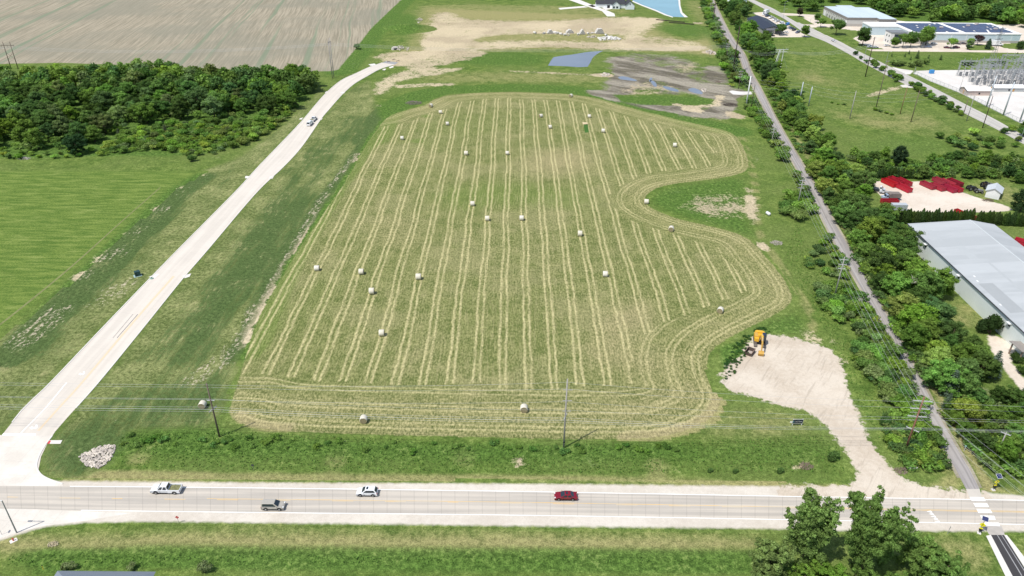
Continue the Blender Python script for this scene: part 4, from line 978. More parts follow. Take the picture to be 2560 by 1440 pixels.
for k, (q, n) in enumerate((([(1900,160),(1935,240),(1975,320),(2025,410),(2070,490),(2060,500),(2005,400),(1955,310),(1915,230),(1885,170)], 60), ([(2110,570),(2150,640),(2200,720),(2245,800),(2290,880),(2335,960),(2330,985),(2270,880),(2200,760),(2140,650)], 80), ([(2395,1070),(2460,1140),(2560,1160),(2560,1190),(2500,1190),(2440,1150),(2400,1100)], 60))): fill += scatter(WL(q), n, 1.8, 190+k)
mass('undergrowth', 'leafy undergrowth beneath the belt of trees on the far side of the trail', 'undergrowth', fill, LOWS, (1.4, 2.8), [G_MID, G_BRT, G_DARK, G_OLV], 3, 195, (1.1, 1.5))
# singled-out trees by the big warehouse and the lower trail
one(BR[3], 'broadleaf_tree', 'bright green tall tree against the pale wall of the long warehouse', 'tree', (2345,745), 10.5, G_BRT, w_=1.1)
one(BR[2], 'broadleaf_tree', 'large dark olive tree leaning its shadow over the trail', 'tree', (2195,690), 10, (.080,.130,.040), w_=1.15)
one(DT[0], 'dead_tree', 'grey bare dead tree between the trail and the long warehouse', 'tree', (2245,745), 8.5, G_OLV, 8, 1.2)
one(DT[1], 'dead_tree', 'grey leafless brush pile of a tree leaning by the pole line below the trail', 'tree', (2150,770), 4, G_OLV, 8, 1.3)
one(CF[0], 'spruce', 'blue green spruce by the end of the warehouse drive', 'tree', (2478,938), 8.5, (.105,.145,.115), 9, 1.05)
one(CF[1], 'spruce', 'dark spruce half hidden among the trees beside the trail', 'tree', (2372,985), 8.0, (.085,.125,.09), 9, 1.15)
one(CF[0], 'spruce', 'small spruce below the yellow green tree beside the trail', 'tree', (2365,1020), 5.0, (.09,.13,.09), 9, 1.1)
one(CF[1], 'spruce', 'pale blue spruce at the picture edge below the warehouse drive', 'tree', (2555,1010), 8.0, (.15,.18,.15), 9, 1.0)
one(CF[0], 'spruce', 'second pale blue spruce at the picture edge, lower than the first', 'tree', (2560,1075), 6.0, (.15,.18,.15), 9, 1.2)
one(YT[1], 'broadleaf_tree', 'yellow green bushy tree standing by the lower trail', 'tree', (2405,1060), 7.0, (.26,.32,.065), w_=1.15)
one(SH[3], 'shrub', 'tall rounded dark evergreen bush against the long warehouse wall', 'shrub', (2475,835), 6.5, (.056,.10,.034), 3, .75)
one(SH[1], 'shrub', 'lower dark bush in front of the evergreen by the warehouse wall', 'shrub', (2455,830), 4.5, (.056,.10,.036), 3, .8)
one(SH[2], 'shrub', 'spreading dark juniper beside the warehouse drive', 'shrub', (2538,905), 2.6, (.066,.115,.032), 3, 1.1)
one(SH[0], 'shrub', 'spreading juniper at the picture edge beside the warehouse drive', 'shrub', (2556,935), 2.4, (.066,.115,.032), 3, 1.0)

# --- meadow beyond the trail, the tree row above the dumpster yard
one(BR[0], 'broadleaf_tree', 'tall dark lone tree rising from the meadow above the dumpster yard', 'tree', (2243,418), 10.5, (.052,.092,.046), w_=.82)
rowp = WL([(2120,395),(2180,392),(2260,408),(2330,408),(2400,392),(2480,392),(2560,400),(2640,420),(2640,460),(2560,462),(2500,448),(2420,446),(2330,448),(2270,446),(2160,440)])
mass('undergrowth', 'green thicket beneath the tree row above the red dumpster yard', 'undergrowth', scatter(rowp, 130, 2.6, 142), LOWS, (1.8, 3.2), [G_MID, G_DARK, G_BRT, G_OLV], 3, 143, (1.1, 1.5))
plant(scatter(rowp, 40, 5.2, 140), BR, 'broadleaf_tree', {G_DARK: 'dark leafy tree in the row above the red dumpster yard', G_MID: 'mid green leafy tree in the row above the red dumpster yard', G_BRT: 'bright leafy tree in the row above the red dumpster yard'}, 'tree', 'leafy trees in the row above the dumpster yard', (4.2, 6.8), [G_DARK, G_MID, G_MID, G_BRT], 10, 141)
scr2 = WL([(2350,345),(2420,335),(2480,345),(2510,320),(2560,335),(2640,380),(2640,400),(2560,380),(2500,370),(2440,380),(2370,365)])
plant(scatter(scr2, 22, 4.6, 144), SH, 'shrub', 'green shrub of the thicket between the meadow and the far road', 'shrub', 'shrubs of the meadow thicket', (2.5, 4.6), [G_MID, G_OLV, G_YEL, G_DARK], 3, 145)
hedge = WL([(2272,213),(2290,215),(2340,240),(2380,268),(2412,284),(2405,292),(2370,275),(2330,252),(2290,228),(2275,222)])
plant(scatter(hedge, 20, 3.6, 146), SH, 'shrub', 'green shrub in the ragged hedge along the far road', 'shrub', 'shrubs along the far road', (2.4, 4.2), [G_MID, G_BRT, G_OLV, G_DARK], 3, 147)
plant([W(*q) for q in ((2138,138),(2152,148),(2165,158),(2180,163),(2190,170),(2205,178),(2222,190),(2236,196),(2240,205),(2248,200))], SH, 'shrub', 'dark shrub at the meadow edge of the far road near the tall brown pole', 'shrub', 'dark shrubs at the meadow edge', (2.4, 4.6), [G_DARK, G_MID], 3, 148)
plant([W(*q) for q in ((2095,172+90),(2080,258),(2110,262),(2188,276),(2200,280),(2215,284),(2230,288))], SH, 'shrub', 'low leafy shrub in the middle of the meadow between the poles', 'shrub', 'low shrubs in the meadow', (1.0, 1.8), [G_BRT, G_OLV], 3, 149, (1.2, 1.6))
# arborvitae hedges
def hedge_row(p0, p1, n, hs, label, group, seed):
    rnd = random.Random(seed); a, c = W(*p0), W(*p1)
    for k in range(n):
        t = k/(n-1); s = rnd.uniform(*hs)/5.5
        spawn(rnd.choice(AV), 'arborvitae', label, 'tree', (a[0]*(1-t)+c[0]*t+rnd.uniform(-.15, .15), a[1]*(1-t)+c[1]*t+rnd.uniform(-.25, .25), 0), rnd.uniform(0, 6.28), (s*1.15, s*1.15, s), group, vary((.060,.098,.030), rnd, .12))
hedge_row((2238,558), (2425,556), 25, (4.6, 6.0), 'narrow dark arborvitae in the hedge between the warehouse and the dumpster yard', 'arborvitae of the hedge behind the warehouse', 150)
hedge_row((2442,560), (2640,568), 26, (4.6, 6.0), 'narrow dark arborvitae in the hedge past the gap, towards the picture edge', 'arborvitae of the hedge past the gap', 151)
hedge_row((2160,447), (2240,443), 11, (4.2, 5.0), 'narrow dark arborvitae in the short hedge above the dumpster yard', 'arborvitae of the hedge above the dumpster yard', 152)
hedge_row((2254,446), (2312,446), 8, (4.0, 4.8), 'narrow dark arborvitae in the second short hedge above the dumpster yard', 'arborvitae of the second hedge above the dumpster yard', 153)
one(BR[4], 'broadleaf_tree', 'large dark round tree beside the white shed at the dumpster yard', 'tree', (2550,528), 8.5, (.056,.10,.042), w_=1.15)
# --- business park trees
for px, h, c, t, l in (((2089,87),9.5,G_DARK,0,'large round dark green tree on the lawn in front of the grey warehouse'), ((2155,115),10.5,G_DARK,1,'large upright dark green tree beside the drive of the white office'),
    ((2011,93),7,G_MID,1,'round green tree at the corner of the dark roofed building car park'), ((1949,88),7,G_DARK,0,'round dark green tree in front of the dark roofed building'),
    ((2042,57),6,G_DARK,1,'young dark tree in the grey warehouse car park'), ((2051,68),6,G_MID,0,'second young tree in the grey warehouse car park, nearer the road'), ((1998,42),6,(.10,.09,.06),1,'brownish tree on the lawn strip by the far road'),
    ((2234,120),6,G_MID,1,'small green tree at the kerb of the white office'), ((2256,119),8,G_MID,0,'green tree beside the white office, first of the clump'), ((2275,119),9,G_DARK,1,'green tree in the middle of the clump beside the white office'), ((2300,118),8.5,G_MID,0,'wide green tree beside the solar roofed building'),
    ((2313,114),11,G_MID,1,'tallest green tree of the clump beside the white office'), ((2376,121),6,G_BRT,0,'pale green young tree in front of the blue wall of the solar roofed building'), ((2423,120),5.5,G_BRT,1,'second pale green young tree in front of the solar roofed building'),
    ((2442,113),6,(.085,.05,.055),0,'purple leaved small tree in front of the solar roofed building')):
    one(YT[t], 'broadleaf_tree', l, 'tree', px, h*1.28, c, w_=1.0)
one(AV[0], 'arborvitae', 'dark pointed evergreen beside the white truck', 'tree', (2468,123), 7.5, (.055,.10,.055), 5.5, 1.5)
one(SH[1], 'shrub', 'round dark bush at the picture edge past the white truck', 'shrub', (2550,124), 7.0, (.065,.12,.046), 3, .8)
one(SH[2], 'shrub', 'dark round bush beside the second pale young tree', 'shrub', (2419,124), 4.0, (.055,.095,.046), 3, .8)
for px, h in (((2244,166),5.5),((2256,165),4),((2277,168),4),((2292,166),5),((2310,160),4.5),((2230,162),3.4),((2410,164),4.2),((2425,164),3.8),((2500,163),4.2),((2480,166),3.4),((2560,166),4)):
    one(SH[px[0] % 4], 'shrub', 'ragged shrub along the grass strip above the substation', 'shrub', px, h, G_DARK if px[0] % 3 else G_OLV, 3, 1.0, px[0], 'shrubs above the substation')
for px, h in (((2292,146),6),((2318,156),5.5),((2351,150),4),((2276,150),3),((2229,141),2.4),((2262,142),3),((2272,135),3),((2543,136),2),((2554,139),2)):
    one(CF[px[0] % 2], 'young_conifer', 'small young conifer on the grass strip above the substation', 'tree', px, h, (.075,.13,.055), 9, 1.1, px[0], 'young conifers above the substation')
one(BR[1], 'broadleaf_tree', 'green tree beside the far road at the corner of the substation', 'tree', (2556,330), 6, G_MID)
# --- the woods at the top
top = WL([(1905,-6),(1950,10),(1985,28),(2045,31),(2060,12),(2130,12),(2240,44),(2330,58),(2420,62),(2490,58),(2560,72),(2760,80),(2760,-70),(2200,-70),(1900,-40)])
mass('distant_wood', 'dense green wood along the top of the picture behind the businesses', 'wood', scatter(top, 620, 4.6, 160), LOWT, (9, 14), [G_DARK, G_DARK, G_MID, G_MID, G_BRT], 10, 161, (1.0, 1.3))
# --- trees by the near side of the main road
def leaders(seed, h, w_, nl, base=.06):
    """clumps strung along upright leading branches: spires, gaps and a ragged outline"""
    rnd = random.Random(seed); out = []
    for k in range(nl):
        a = 6.283*k/nl+rnd.uniform(-.5, .5); z0 = h*rnd.uniform(base, .45); top_ = h*rnd.uniform(.62, 1.0) if k % 3 else h*rnd.uniform(.9, 1.0); rr = w_/2*rnd.uniform(.25, 1.0)*(1.15-.55*top_/h)*1.5
        rr = min(rr, w_/2)
        for t in np.linspace(.25, 1, int(5+4*(top_-z0)/h)):
            q = rr*t**.8; r_ = h*(.078-.036*t)*rnd.uniform(.8, 1.3)
            out.append(((math.cos(a)*q+rnd.uniform(-.4, .4), math.sin(a)*q+rnd.uniform(-.4, .4), min(h-r_, z0+(top_-z0)*t**1.1)), r_, rnd.uniform(.75, 1.25)))
            for s_ in range(2):
                a2 = a+rnd.uniform(-1.3, 1.3); L = h*rnd.uniform(.03, .085)
                out.append(((math.cos(a)*q+math.cos(a2)*L, math.sin(a)*q+math.sin(a2)*L, z0+(top_-z0)*t+rnd.uniform(-.5, .3)), r_*rnd.uniform(.6, .95), rnd.uniform(.7, 1.25)))
    for k in range(26):
        a, q, z = rnd.uniform(0, 6.28), w_/2*rnd.uniform(.2, .85), h*rnd.uniform(.03, .42); out.append(((math.cos(a)*q, math.sin(a)*q, z+.5), h*rnd.uniform(.055, .08), rnd.uniform(.7, 1.15)))
    return out
def leader_tree(seed, h, w_, nl, nleaf, tr):
    c = leaders(seed, h, w_, nl)
    return [('trunk', trunk('trunk', c, h, tr, .2, seed=seed, fork=14), None, (0, 0, 0)), ('crown', crown('crown', seed, c, nleaf, .20, LEAF, .6), None, (0, 0, 0))]
FT = [leader_tree(205, 14, 8.4, 16, 24000, .24), leader_tree(206, 15, 13.5, 34, 48000, .30)]
one(FT[0], 'broadleaf_tree', 'tall ragged leafy tree covering the edge of the main road', 'tree', (2008,1400), 16.6, (.25, .38, .12), 14, .88, 2.1)
one(FT[1], 'broadleaf_tree', 'largest spreading leafy tree in front of the main road', 'tree', (2150,1432), 17.6, (.225, .36, .105), 15, .75, .6)
NT_ = [tree_tpl(210+k, h=7, w_=7.4, base=.04, n=110, nleaf=9000, leaf=.17, ragged=.5, lump=.085, coref=.5) for k in range(2)]
for k, (px, h, c, l) in enumerate((((1918,1432),8.4,G_OLV,'grey green bushy tree beside the tall ragged tree'), ((1905,1475),5.6,G_OLV,'grey green bushy tree at the bottom edge of the picture, below its like'), ((2000,1470),5.2,G_BRT,'bright green bush below the tall ragged tree'),
    ((2075,1475),6.0,(.19,.34,.060),'bright yellow green bush between the two tall trees'), ((2045,1440),4.6,G_BRT,'low bright bush behind the yellow green bush'), ((2285,1430),9.2,(.225,.35,.10),'bushy green tree beside the large spreading tree'), ((2335,1462),8.4,(.20,.33,.095),'broad bushy green tree at the bottom edge near the new path'),
    ((2235,1490),5.6,G_MID,'dark green bush at the bottom edge under the spreading tree'), ((2150,1495),6.4,G_MID,'leafy bush at the bottom edge in front of the spreading tree'), ((2370,1455),3.0,G_BRT,'low green bush at the bottom edge nearest the new path'))):
    one(NT_[k % 2], 'broadleaf_tree', l, 'tree', px, h, c, 7, 1.0, k)
# --- bushes in the strip above the main road and elsewhere near by
rnd = random.Random(300)
near = [(x, 1102+rnd.uniform(-10, 16), rnd.uniform(.9, 1.6)) for x in range(320, 470, 14)]+[(x, 1106+rnd.uniform(-8, 12), rnd.uniform(1.0, 1.9)) for x in range(500, 720, 15)]+[(x, 1118+rnd.uniform(-12, 14), rnd.uniform(.7, 1.5)) for x in range(720, 1260, 24)]+[(x, 1124+rnd.uniform(-8, 12), rnd.uniform(.7, 1.5)) for x in range(1280, 1720, 26)]
mass('weeds', 'clumpy leafy weeds in the rough strip between the hay field and the main road', 'weeds', [(W(x, y)[0]+rnd.uniform(-.8, .8), W(x, y)[1]+rnd.uniform(-.8, .8)) for x, y, h in near if rnd.random() < .75], LOWS, (.45, 1.2), [(.17,.30,.07), (.21,.35,.085), (.13,.25,.06)], 3, 302, (1.2, 1.7))
for px, h, l in (((1950,1182),1.3,'small dark bush in the rough strip above the red saloon car, nearest the gravel drive'), ((2082,1150),2.2,'dark green bush at the mouth of the gravel drive'), ((1838,1182),1.0,'tiny dark bush in the rough strip, beside a twin'), ((1775,1180),1.0,'tiny dark bush in the rough strip, to the street side of its twin')):
    one(SH[1], 'weed_bush', l, 'shrub', px, h, G_DARK, 3, 1.1)
rnd = random.Random(301)
mass('weeds', 'dark green weed clumps creeping over the gravel beside the yellow excavator', 'weeds', scatter(WL([(1815,905),(1835,868),(1860,846),(1885,825),(1910,818),(1925,832),(1885,838),(1868,860),(1870,878),(1850,905),(1835,935),(1812,950)]), 60, 1.0, 303), LOWS, (.25, .6), [(.06,.14,.04), (.08,.17,.045)], 3, 304, (1.6, 2.6))
for px, h in (((165,1425),.9),((180,1424),.8),((330,1424),.8),((512,1432),1.6)):
    one(SH[px[0] % 4], 'garden_shrub', 'white tipped garden shrub peeping over the house roof at the bottom edge' if px[0] != 512 else 'round garden shrub on the lawn beside the house roof', 'shrub', px, h+1, (.26,.32,.16), 3, .8, 0, 'garden shrubs behind the house roof' if px[0] != 512 else None)
# tall grass tufts give the rough ground its nap
def tufts(name, zones, n, size, seed, cols):
    rng = np.random.default_rng(seed); Cs, Ss, Ks = [], [], []
    for poly, share in zones:
        poly = np.asarray(WL(poly)); lo, hi = poly.min(0), poly.max(0); m = int(n*share)
        q = rng.uniform(lo, hi, (m*3, 2)); q = q[inside(q, poly)][:m]; Cs.append(q)
    q = np.vstack(Cs); k = len(q); c = np.column_stack([q, rng.uniform(.05, .45, k)])
    nr = np.column_stack([rng.normal(size=(k, 2)), rng.uniform(.2, 1.2, k)])
    v, f, s = quads(rng, c, nr, size, rng.uniform(.75, 1.35, k))
    o = link(name, rawmesh(name, v, f, LEAF, {'shade': ('FLOAT', s)})); o.color = (*cols, 1); return prop(o, 'rough tufts of tall green grass in the verges and strips around the hay field', 'grass', kind='stuff')
tufts('grass_tufts', [([(300,1088),(560,1078),(1300,1112),(1700,1108),(2050,1088),(2110,1130),(2110,1180),(1300,1185),(300,1170)], .42), ([(20,1390),(130,1385),(1000,1392),(1900,1395),(1900,1412),(1000,1408),(130,1420),(20,1412)], .05), ([(1990,560),(2060,700),(2140,880),(2230,1060),(2330,1180),(2250,1180),(2170,1060),(2080,860),(1960,640)], .19)], 9000, .24, 310, (.16,.28,.07))
# ================================================================== HAY BALES
def bale_material():
    b = NB('net_wrap', .7, .2); p = b.obj(); s = b.sep(p)
    n = b.noise(b.scalev(p, 8, 1.2, 1.2), 2.0, 4, .6); oi = b.n('ObjectInfo').outputs['Random']
    c = b.mix(b.step(n, .35, .65), (.52, .49, .41), (.74, .72, .65)); c = b.mix(b.mul(oi, .35), c, (.62, .55, .38)); return b.col(c)
def bale_end_material():
    b = NB('bale_end', .95, .05); p = b.obj(); r = b.n('VectorMath', operation='LENGTH'); s = b.sep(p)
    b.put(r.inputs[0], b.comb(0, s[1], b.sub(s[2], .95)))
    rg = b.noise(b.comb(b.mul(r.outputs['Value'], 9), 0, 0), 1.2, 3, .7); n = b.noise(p, 9, 3, .7)
    return b.col(b.mix(b.step(b.add(b.mul(rg, .6), b.mul(n, .4)), .4, .6), (.20, .165, .095), (.36, .31, .19)))
WRAP, BEND = bale_material(), bale_end_material()
def bale_tpl():
    Rr, L = .95, .80; rnd = random.Random(3); m = MB(); rings = [(-L, Rr*.93), (-L*.92, Rr), (-L*.3, Rr*1.012), (L*.3, Rr*1.012), (L*.92, Rr), (L, Rr*.93)]; n = 28
    for x, r in rings:
        for j in range(n):
            t = 2*math.pi*j/n; z = Rr+math.sin(t)*r; z = max(z, .05)
            m.v.append((x, math.cos(t)*r, z))
    for k in range(len(rings)-1):
        for j in range(n): m.f.append((k*n+j, k*n+(j+1) % n, (k+1)*n+(j+1) % n, (k+1)*n+j))
    e = []
    for sx in (-1, 1):
        q = MB(); q.q(*[(sx*(L+.012), math.cos(2*math.pi*j/n)*Rr*.92, max(.06, Rr+math.sin(2*math.pi*j/n)*Rr*.92)) for j in range(n)]); e.append(q.mesh('end_face', BEND))
    return [('wrap', m.mesh('wrap', WRAP, True), None, (0, 0, 0)), ('end_face', e[0], None, (0, 0, 0)), ('end_face', e[1], None, (0, 0, 0))]
BALE = bale_tpl()
for px, py, rz, l in (
    (1077,264,60,'hay bale at the top corner of the field beside the brush pile'), (1101,280,4,'hay bale just inside the field from the brush pile corner'), (1118,309,14,'hay bale second in from the brush pile corner, close by a green patch'),
    (1005,345,8,'hay bale nearest the field side facing the two white vehicles'), (1165,383,3,'hay bale of the upper field level with its twin, on the brush pile side'), (1268,382,0,'hay bale of the upper field at the edge of the reddish brown patch'),
    (1352,289,30,'upper field hay bale in line with the near corner of the blue pond'), (1375,317,8,'hay bale just nearer than the pond corner bale, before the reddish brown patch'), (1473,290,-4,'hay bale just beyond the small unmown green rectangle'),
    (1508,327,-8,'hay bale beside the small unmown green rectangle'), (1427,239,55,'hay bale farthest out on the top rim of the hay field'), (1687,363,-10,'hay bale alone in the upper corner of the field towards the trail'),
    (1616,504,-6,'hay bale at the very rim of the grassy notch in the field'), (1678,572,72,'hay bale turned round end in the bend below the grassy notch'), (1181,509,4,'hay bale farthest up of the mid field trio'),
    (1218,546,2,'hay bale of the mid field trio, level with the one on the neighbouring rows'), (1304,545,0,'hay bale of the mid field trio, straight in the field middle'), (1450,584,-3,'hay bale in mid field between the trio and the grassy notch'),
    (1513,685,-5,'hay bale in lower mid field, alone between the pale stubble and the notch'), (792,670,6,'hay bale nearest the bare soil strip along the field side'), (903,679,4,'hay bale of the lower field beyond the one set askew below it'),
    (1046,692,2,'hay bale of the lower field, level with two others and nearest the field middle'), (929,728,5,'hay bale of the lower field with one directly beyond it'), (954,832,4,'hay bale nearest the headland among those lying on the straight rows'),
    (1801,775,62,'hay bale turned end on in the bend above the yellow excavator'), (1310,1021,88,'hay bale turned end on in the near headland beside the grey power pole'), (909,1048,92,'hay bale turned end on at the near rim of the field'),
    (506,1011,90,'hay bale outside the field in the grass beside the brown power pole')):
    x, y = W(px, py, .9); k_ = 1+.05*math.sin(px*1.7+py); spawn(BALE, 'hay_bale', 'pale '+l, 'hay bale', (x, y, 0), R(rz), (k_*(1+.06*math.sin(px)), k_, k_*(.97+.04*math.sin(py*2.1))), 'round bales on the hay field')

# ================================================================== VEHICLES
CARP = objcolour('car_paint', .28, .5, .02, .6); GLASS = plain('car_glass', (.025, .035, .045), .08, .6, .05)
TYRE = plain('tyre_rubber', (.02, .02, .02), .9, .1); RIM = plain('alloy', (.55, .56, .57), .35, .5, .05, 3, .6)
LAMP = plain('lamp_clear', (.75, .77, .78), .15, .6, .03); TAIL = plain('lamp_red', (.38, .02, .02), .2, .5, .03); BLACK = plain('black_trim', (.018, .018, .02), .6, .3)
def wheel_meshes(r, wd):
    m = MB(); n = 20
    for y, q in ((-wd/2, r*.90), (-wd/2+.03, r), (wd/2-.03, r), (wd/2, r*.90)):
        for j in range(n): m.v.append((math.cos(2*math.pi*j/n)*q, y, math.sin(2*math.pi*j/n)*q))
    for k in range(3):
        for j in range(n): m.f.append((k*n+j, k*n+(j+1) % n, (k+1)*n+(j+1) % n, (k+1)*n+j))
    m.f.append(tuple(range(n))); m.f.append(tuple(range(3*n, 4*n)))
    c = MB()
    for sy in (-1, 1):
        yy = sy*(wd/2+.012)
        c.q(*[(math.cos(2*math.pi*j/16)*r*.30, yy*1.02, math.sin(2*math.pi*j/16)*r*.30) for j in range(16)])
        for k in range(5):
            t = 2*math.pi*k/5; a, b_ = t-.30, t+.30
            c.q((math.cos(a)*r*.2, yy, math.sin(a)*r*.2), (math.cos(a+.1)*r*.66, yy, math.sin(a+.1)*r*.66), (math.cos(b_-.1)*r*.66, yy, math.sin(b_-.1)*r*.66), (math.cos(b_)*r*.2, yy, math.sin(b_)*r*.2))
    return m.mesh('tyre', TYRE), c.mesh('rim', RIM)

def car_tpl(kind):
    P = dict(
        saloon=dict(w=1.88, low=[(-2.45,.42),(-2.42,.82),(-2.25,.97),(-1.55,1.01),(1.05,.99),(1.95,.86),(2.32,.72),(2.46,.50),(2.40,.28),(-2.36,.28)], bx=(-1.75,1.10), rx=(-1.00,.20), bz=.98, rz=1.46, wh=(-1.48,1.50), r=.34, sun=1),
        crossover=dict(w=1.86, low=[(-2.28,.50),(-2.26,.98),(-2.10,1.10),(-1.5,1.12),(.98,1.08),(1.85,.98),(2.18,.84),(2.30,.55),(2.22,.33),(-2.2,.33)], bx=(-2.18,1.08), rx=(-1.72,.28), bz=1.08, rz=1.70, wh=(-1.36,1.36), r=.37, sun=1),
        estate=dict(w=1.92, low=[(-2.38,.50),(-2.36,1.00),(-2.22,1.10),(-1.5,1.12),(1.12,1.07),(1.98,.97),(2.28,.84),(2.40,.55),(2.32,.33),(-2.3,.33)], bx=(-2.36,1.22), rx=(-2.20,.40), bz=1.08, rz=1.74, wh=(-1.42,1.42), r=.37, sun=0),
        pickup=dict(w=2.03, low=[(-.62,.48),(-.62,1.22),(1.60,1.20),(2.75,1.12),(3.10,.98),(3.18,.62),(3.10,.42),(-.6,.42)], bx=(-.60,1.72), rx=(-.42,.95), bz=1.18, rz=1.92, wh=(-2.02,1.98), r=.42, sun=0, bed=1),
        van=dict(w=2.02, low=[(-2.75,.50),(-2.75,1.28),(1.75,1.26),(2.55,1.08),(2.72,.80),(2.75,.50),(2.65,.36),(-2.7,.36)], bx=(-2.74,2.0), rx=(-2.62,1.05), bz=1.24, rz=2.12, wh=(-1.75,1.65), r=.36, sun=0))[kind]
    hw = P['w']/2; m = MB(); low = P['low']; n = len(low)
    # lower body: three slices across so that the flanks are rounded
    ys = (-hw*.90, -hw, hw, hw*.90); sc_ = (.96, 1, 1, .96)
    i0 = len(m.v)
    for y, k in zip(ys, (1, 0, 0, 1)):
        for x, z in low: m.v.append((x*(.985 if k else 1), y, z+(.0 if not k else (.035 if z > .7 else -.0))) if k else (x, y, z-(.06 if z > .75 else 0)))
    for k in range(3):
        for j in range(n): m.f.append((i0+k*n+j, i0+k*n+(j+1) % n, i0+(k+1)*n+(j+1) % n, i0+(k+1)*n+j))
    m.f.append(tuple(i0+j for j in range(n))); m.f.append(tuple(i0+3*n+j for j in range(n-1, -1, -1)))
    (b0, b1), (r0, r1), bz, rz = P['bx'], P['rx'], P['bz'], P['rz']; hb, hr = hw*.93, hw*.74
    c = {}
    for s in (-1, 1):
        c[('b', 0, s)] = Vector((b0, s*hb, bz)); c[('b', 1, s)] = Vector((b1, s*hb, bz)); c[('r', 0, s)] = Vector((r0, s*hr, rz)); c[('r', 1, s)] = Vector((r1, s*hr, rz))
    B = lambda i, s: c[('b', i, s)]; T = lambda i, s: c[('r', i, s)]
    for q in ((T(0,-1),T(1,-1),T(1,1),T(0,1)), (B(0,-1),B(1,-1),T(1,-1),T(0,-1)), (B(1,1),B(0,1),T(0,1),T(1,1)), (B(1,-1),B(1,1),T(1,1),T(1,-1)), (B(0,1),B(0,-1),T(0,-1),T(0,1)), (B(0,-1),B(0,1),B(1,1),B(1,-1))): m.q(*q)
    # crowned roof
    xm0, xm1 = r0+.12, r1-.1
    m.q((xm0, -hr*.8, rz+.035), (xm1, -hr*.8, rz+.035), (xm1, hr*.8, rz+.035), (xm0, hr*.8, rz+.035))
    for a, b_ in (((xm0,-hr*.8),(xm1,-hr*.8)), ((xm1,hr*.8),(xm0,hr*.8))):
        e0 = T(0, -1 if a[1] < 0 else 1) if a[0] == xm0 else T(1, 1); e1 = T(1, -1) if a[1] < 0 else T(0, 1)
        m.q(tuple(e0), tuple(e1), (b_[0], b_[1], rz+.035), (a[0], a[1], rz+.035))
    m.q(tuple(T(1,-1)), tuple(T(1,1)), (xm1, hr*.8, rz+.035), (xm1, -hr*.8, rz+.035)); m.q(tuple(T(0,1)), tuple(T(0,-1)), (xm0, -hr*.8, rz+.035), (xm0, hr*.8, rz+.035))
    tpl = []
    def part(nm, mb, mat, par=None, offs=(0, 0, 0), sm=False): tpl.append((nm, mb.mesh(nm, mat, sm), par, offs)); return len(tpl)-1
    if P.get('bed'):
        z0, z1, x0, x1 = .86, 1.22, -3.15, -.62
        m.box(((x0+x1)/2, 0, .64), (x1-x0, P['w'], .44))
        for s in (-1, 1): m.box(((x0+x1)/2, s*(hw-.05), (z0+z1)/2+.005), (x1-x0, .10, z1-z0))
        m.box((x0+.04, 0, (z0+z1)/2), (.08, P['w']-.204, z1-z0-.02)); m.box((x1-.05, 0, (z0+z1)/2), (.08, P['w']-.204, z1-z0-.02))
    body = part('body', m, CARP)
    def pane(a, b_, d, e, k=.10, o=.014):
        a, b_, d, e = [Vector(q) for q in (a, b_, d, e)]; cc = (a+b_+d+e)/4; nr = (b_-a).cross(e-a).normalized()
        q = MB(); q.q(*[tuple(p_+(cc-p_)*k+nr*o) for p_ in (a, b_, d, e)]); return q
    part('windscreen', pane(B(1,-1), B(1,1), T(1,1), T(1,-1), .10), GLASS)
    part('rear_window', pane(B(0,1), B(0,-1), T(0,-1), T(0,1), .14), GLASS)
    if kind != 'van':
        for s in (-1, 1):
            q = MB()
            for t0_, t1_ in (((.03, .95),) if kind == 'estate' else ((.05, .93),) if kind == 'crossover' else ((.06, .47), (.53, .93))):
                L = lambda t, top: (T(0, s)*(1-t)+T(1, s)*t) if top else (B(0, s)*(1-t)+B(1, s)*t)
                p4 = [L(t0_, 0), L(t1_, 0), L(t1_, 1), L(t0_, 1)]
                if s > 0: p4 = p4[::-1]
                pq = pane(*p4, k=.10); i = len(q.v); q.v += pq.v; q.f += [tuple(i+j for j in f) for f in pq.f]
            part('side_window', q, GLASS)
    if P['sun']: part('sunroof', MB().box((r1-.42, 0, rz+.045), (.42, hr*1.1, .02)), GLASS)
    fx = max(x for x, z in low); rx_ = -3.15 if P.get('bed') else min(x for x, z in low); fz = .72 if kind in ('saloon',) else .86
    for s in (-1, 1):
        part('headlight', MB().box((fx-.16, s*hw*.70, fz), (.26, .34, .13), taper=(.8, .9)), LAMP)
        part('tail_light', MB().box((rx_+.05, s*hw*.84, .92), (.14, .22, .22)), TAIL)
        part('door_mirror', MB().box((b1-.35, s*(hw+.10), bz+.06), (.14, .2, .14)), CARP)
    part('sill', MB().box((0, 0, .36), ((fx-rx_)*.86, P['w']*.985, .10)), BLACK)
    ty, ri = wheel_meshes(P['r'], .23)
    for x in P['wh']:
        for s in (-1, 1):
            q = MB(); k = P['r']*1.22; pts = [(x+math.cos(t)*k, s*(hw+.006), P['r']+math.sin(t)*k) for t in np.linspace(-.12, math.pi+.12, 12)]
            q.q(*pts)
            part('wheel_arch', q, BLACK)
            tpl.append(('wheel', ty, None, (x, s*(hw-.09), P['r']))); tpl.append(('rim', ri, len(tpl)-1, (0, 0, 0)))
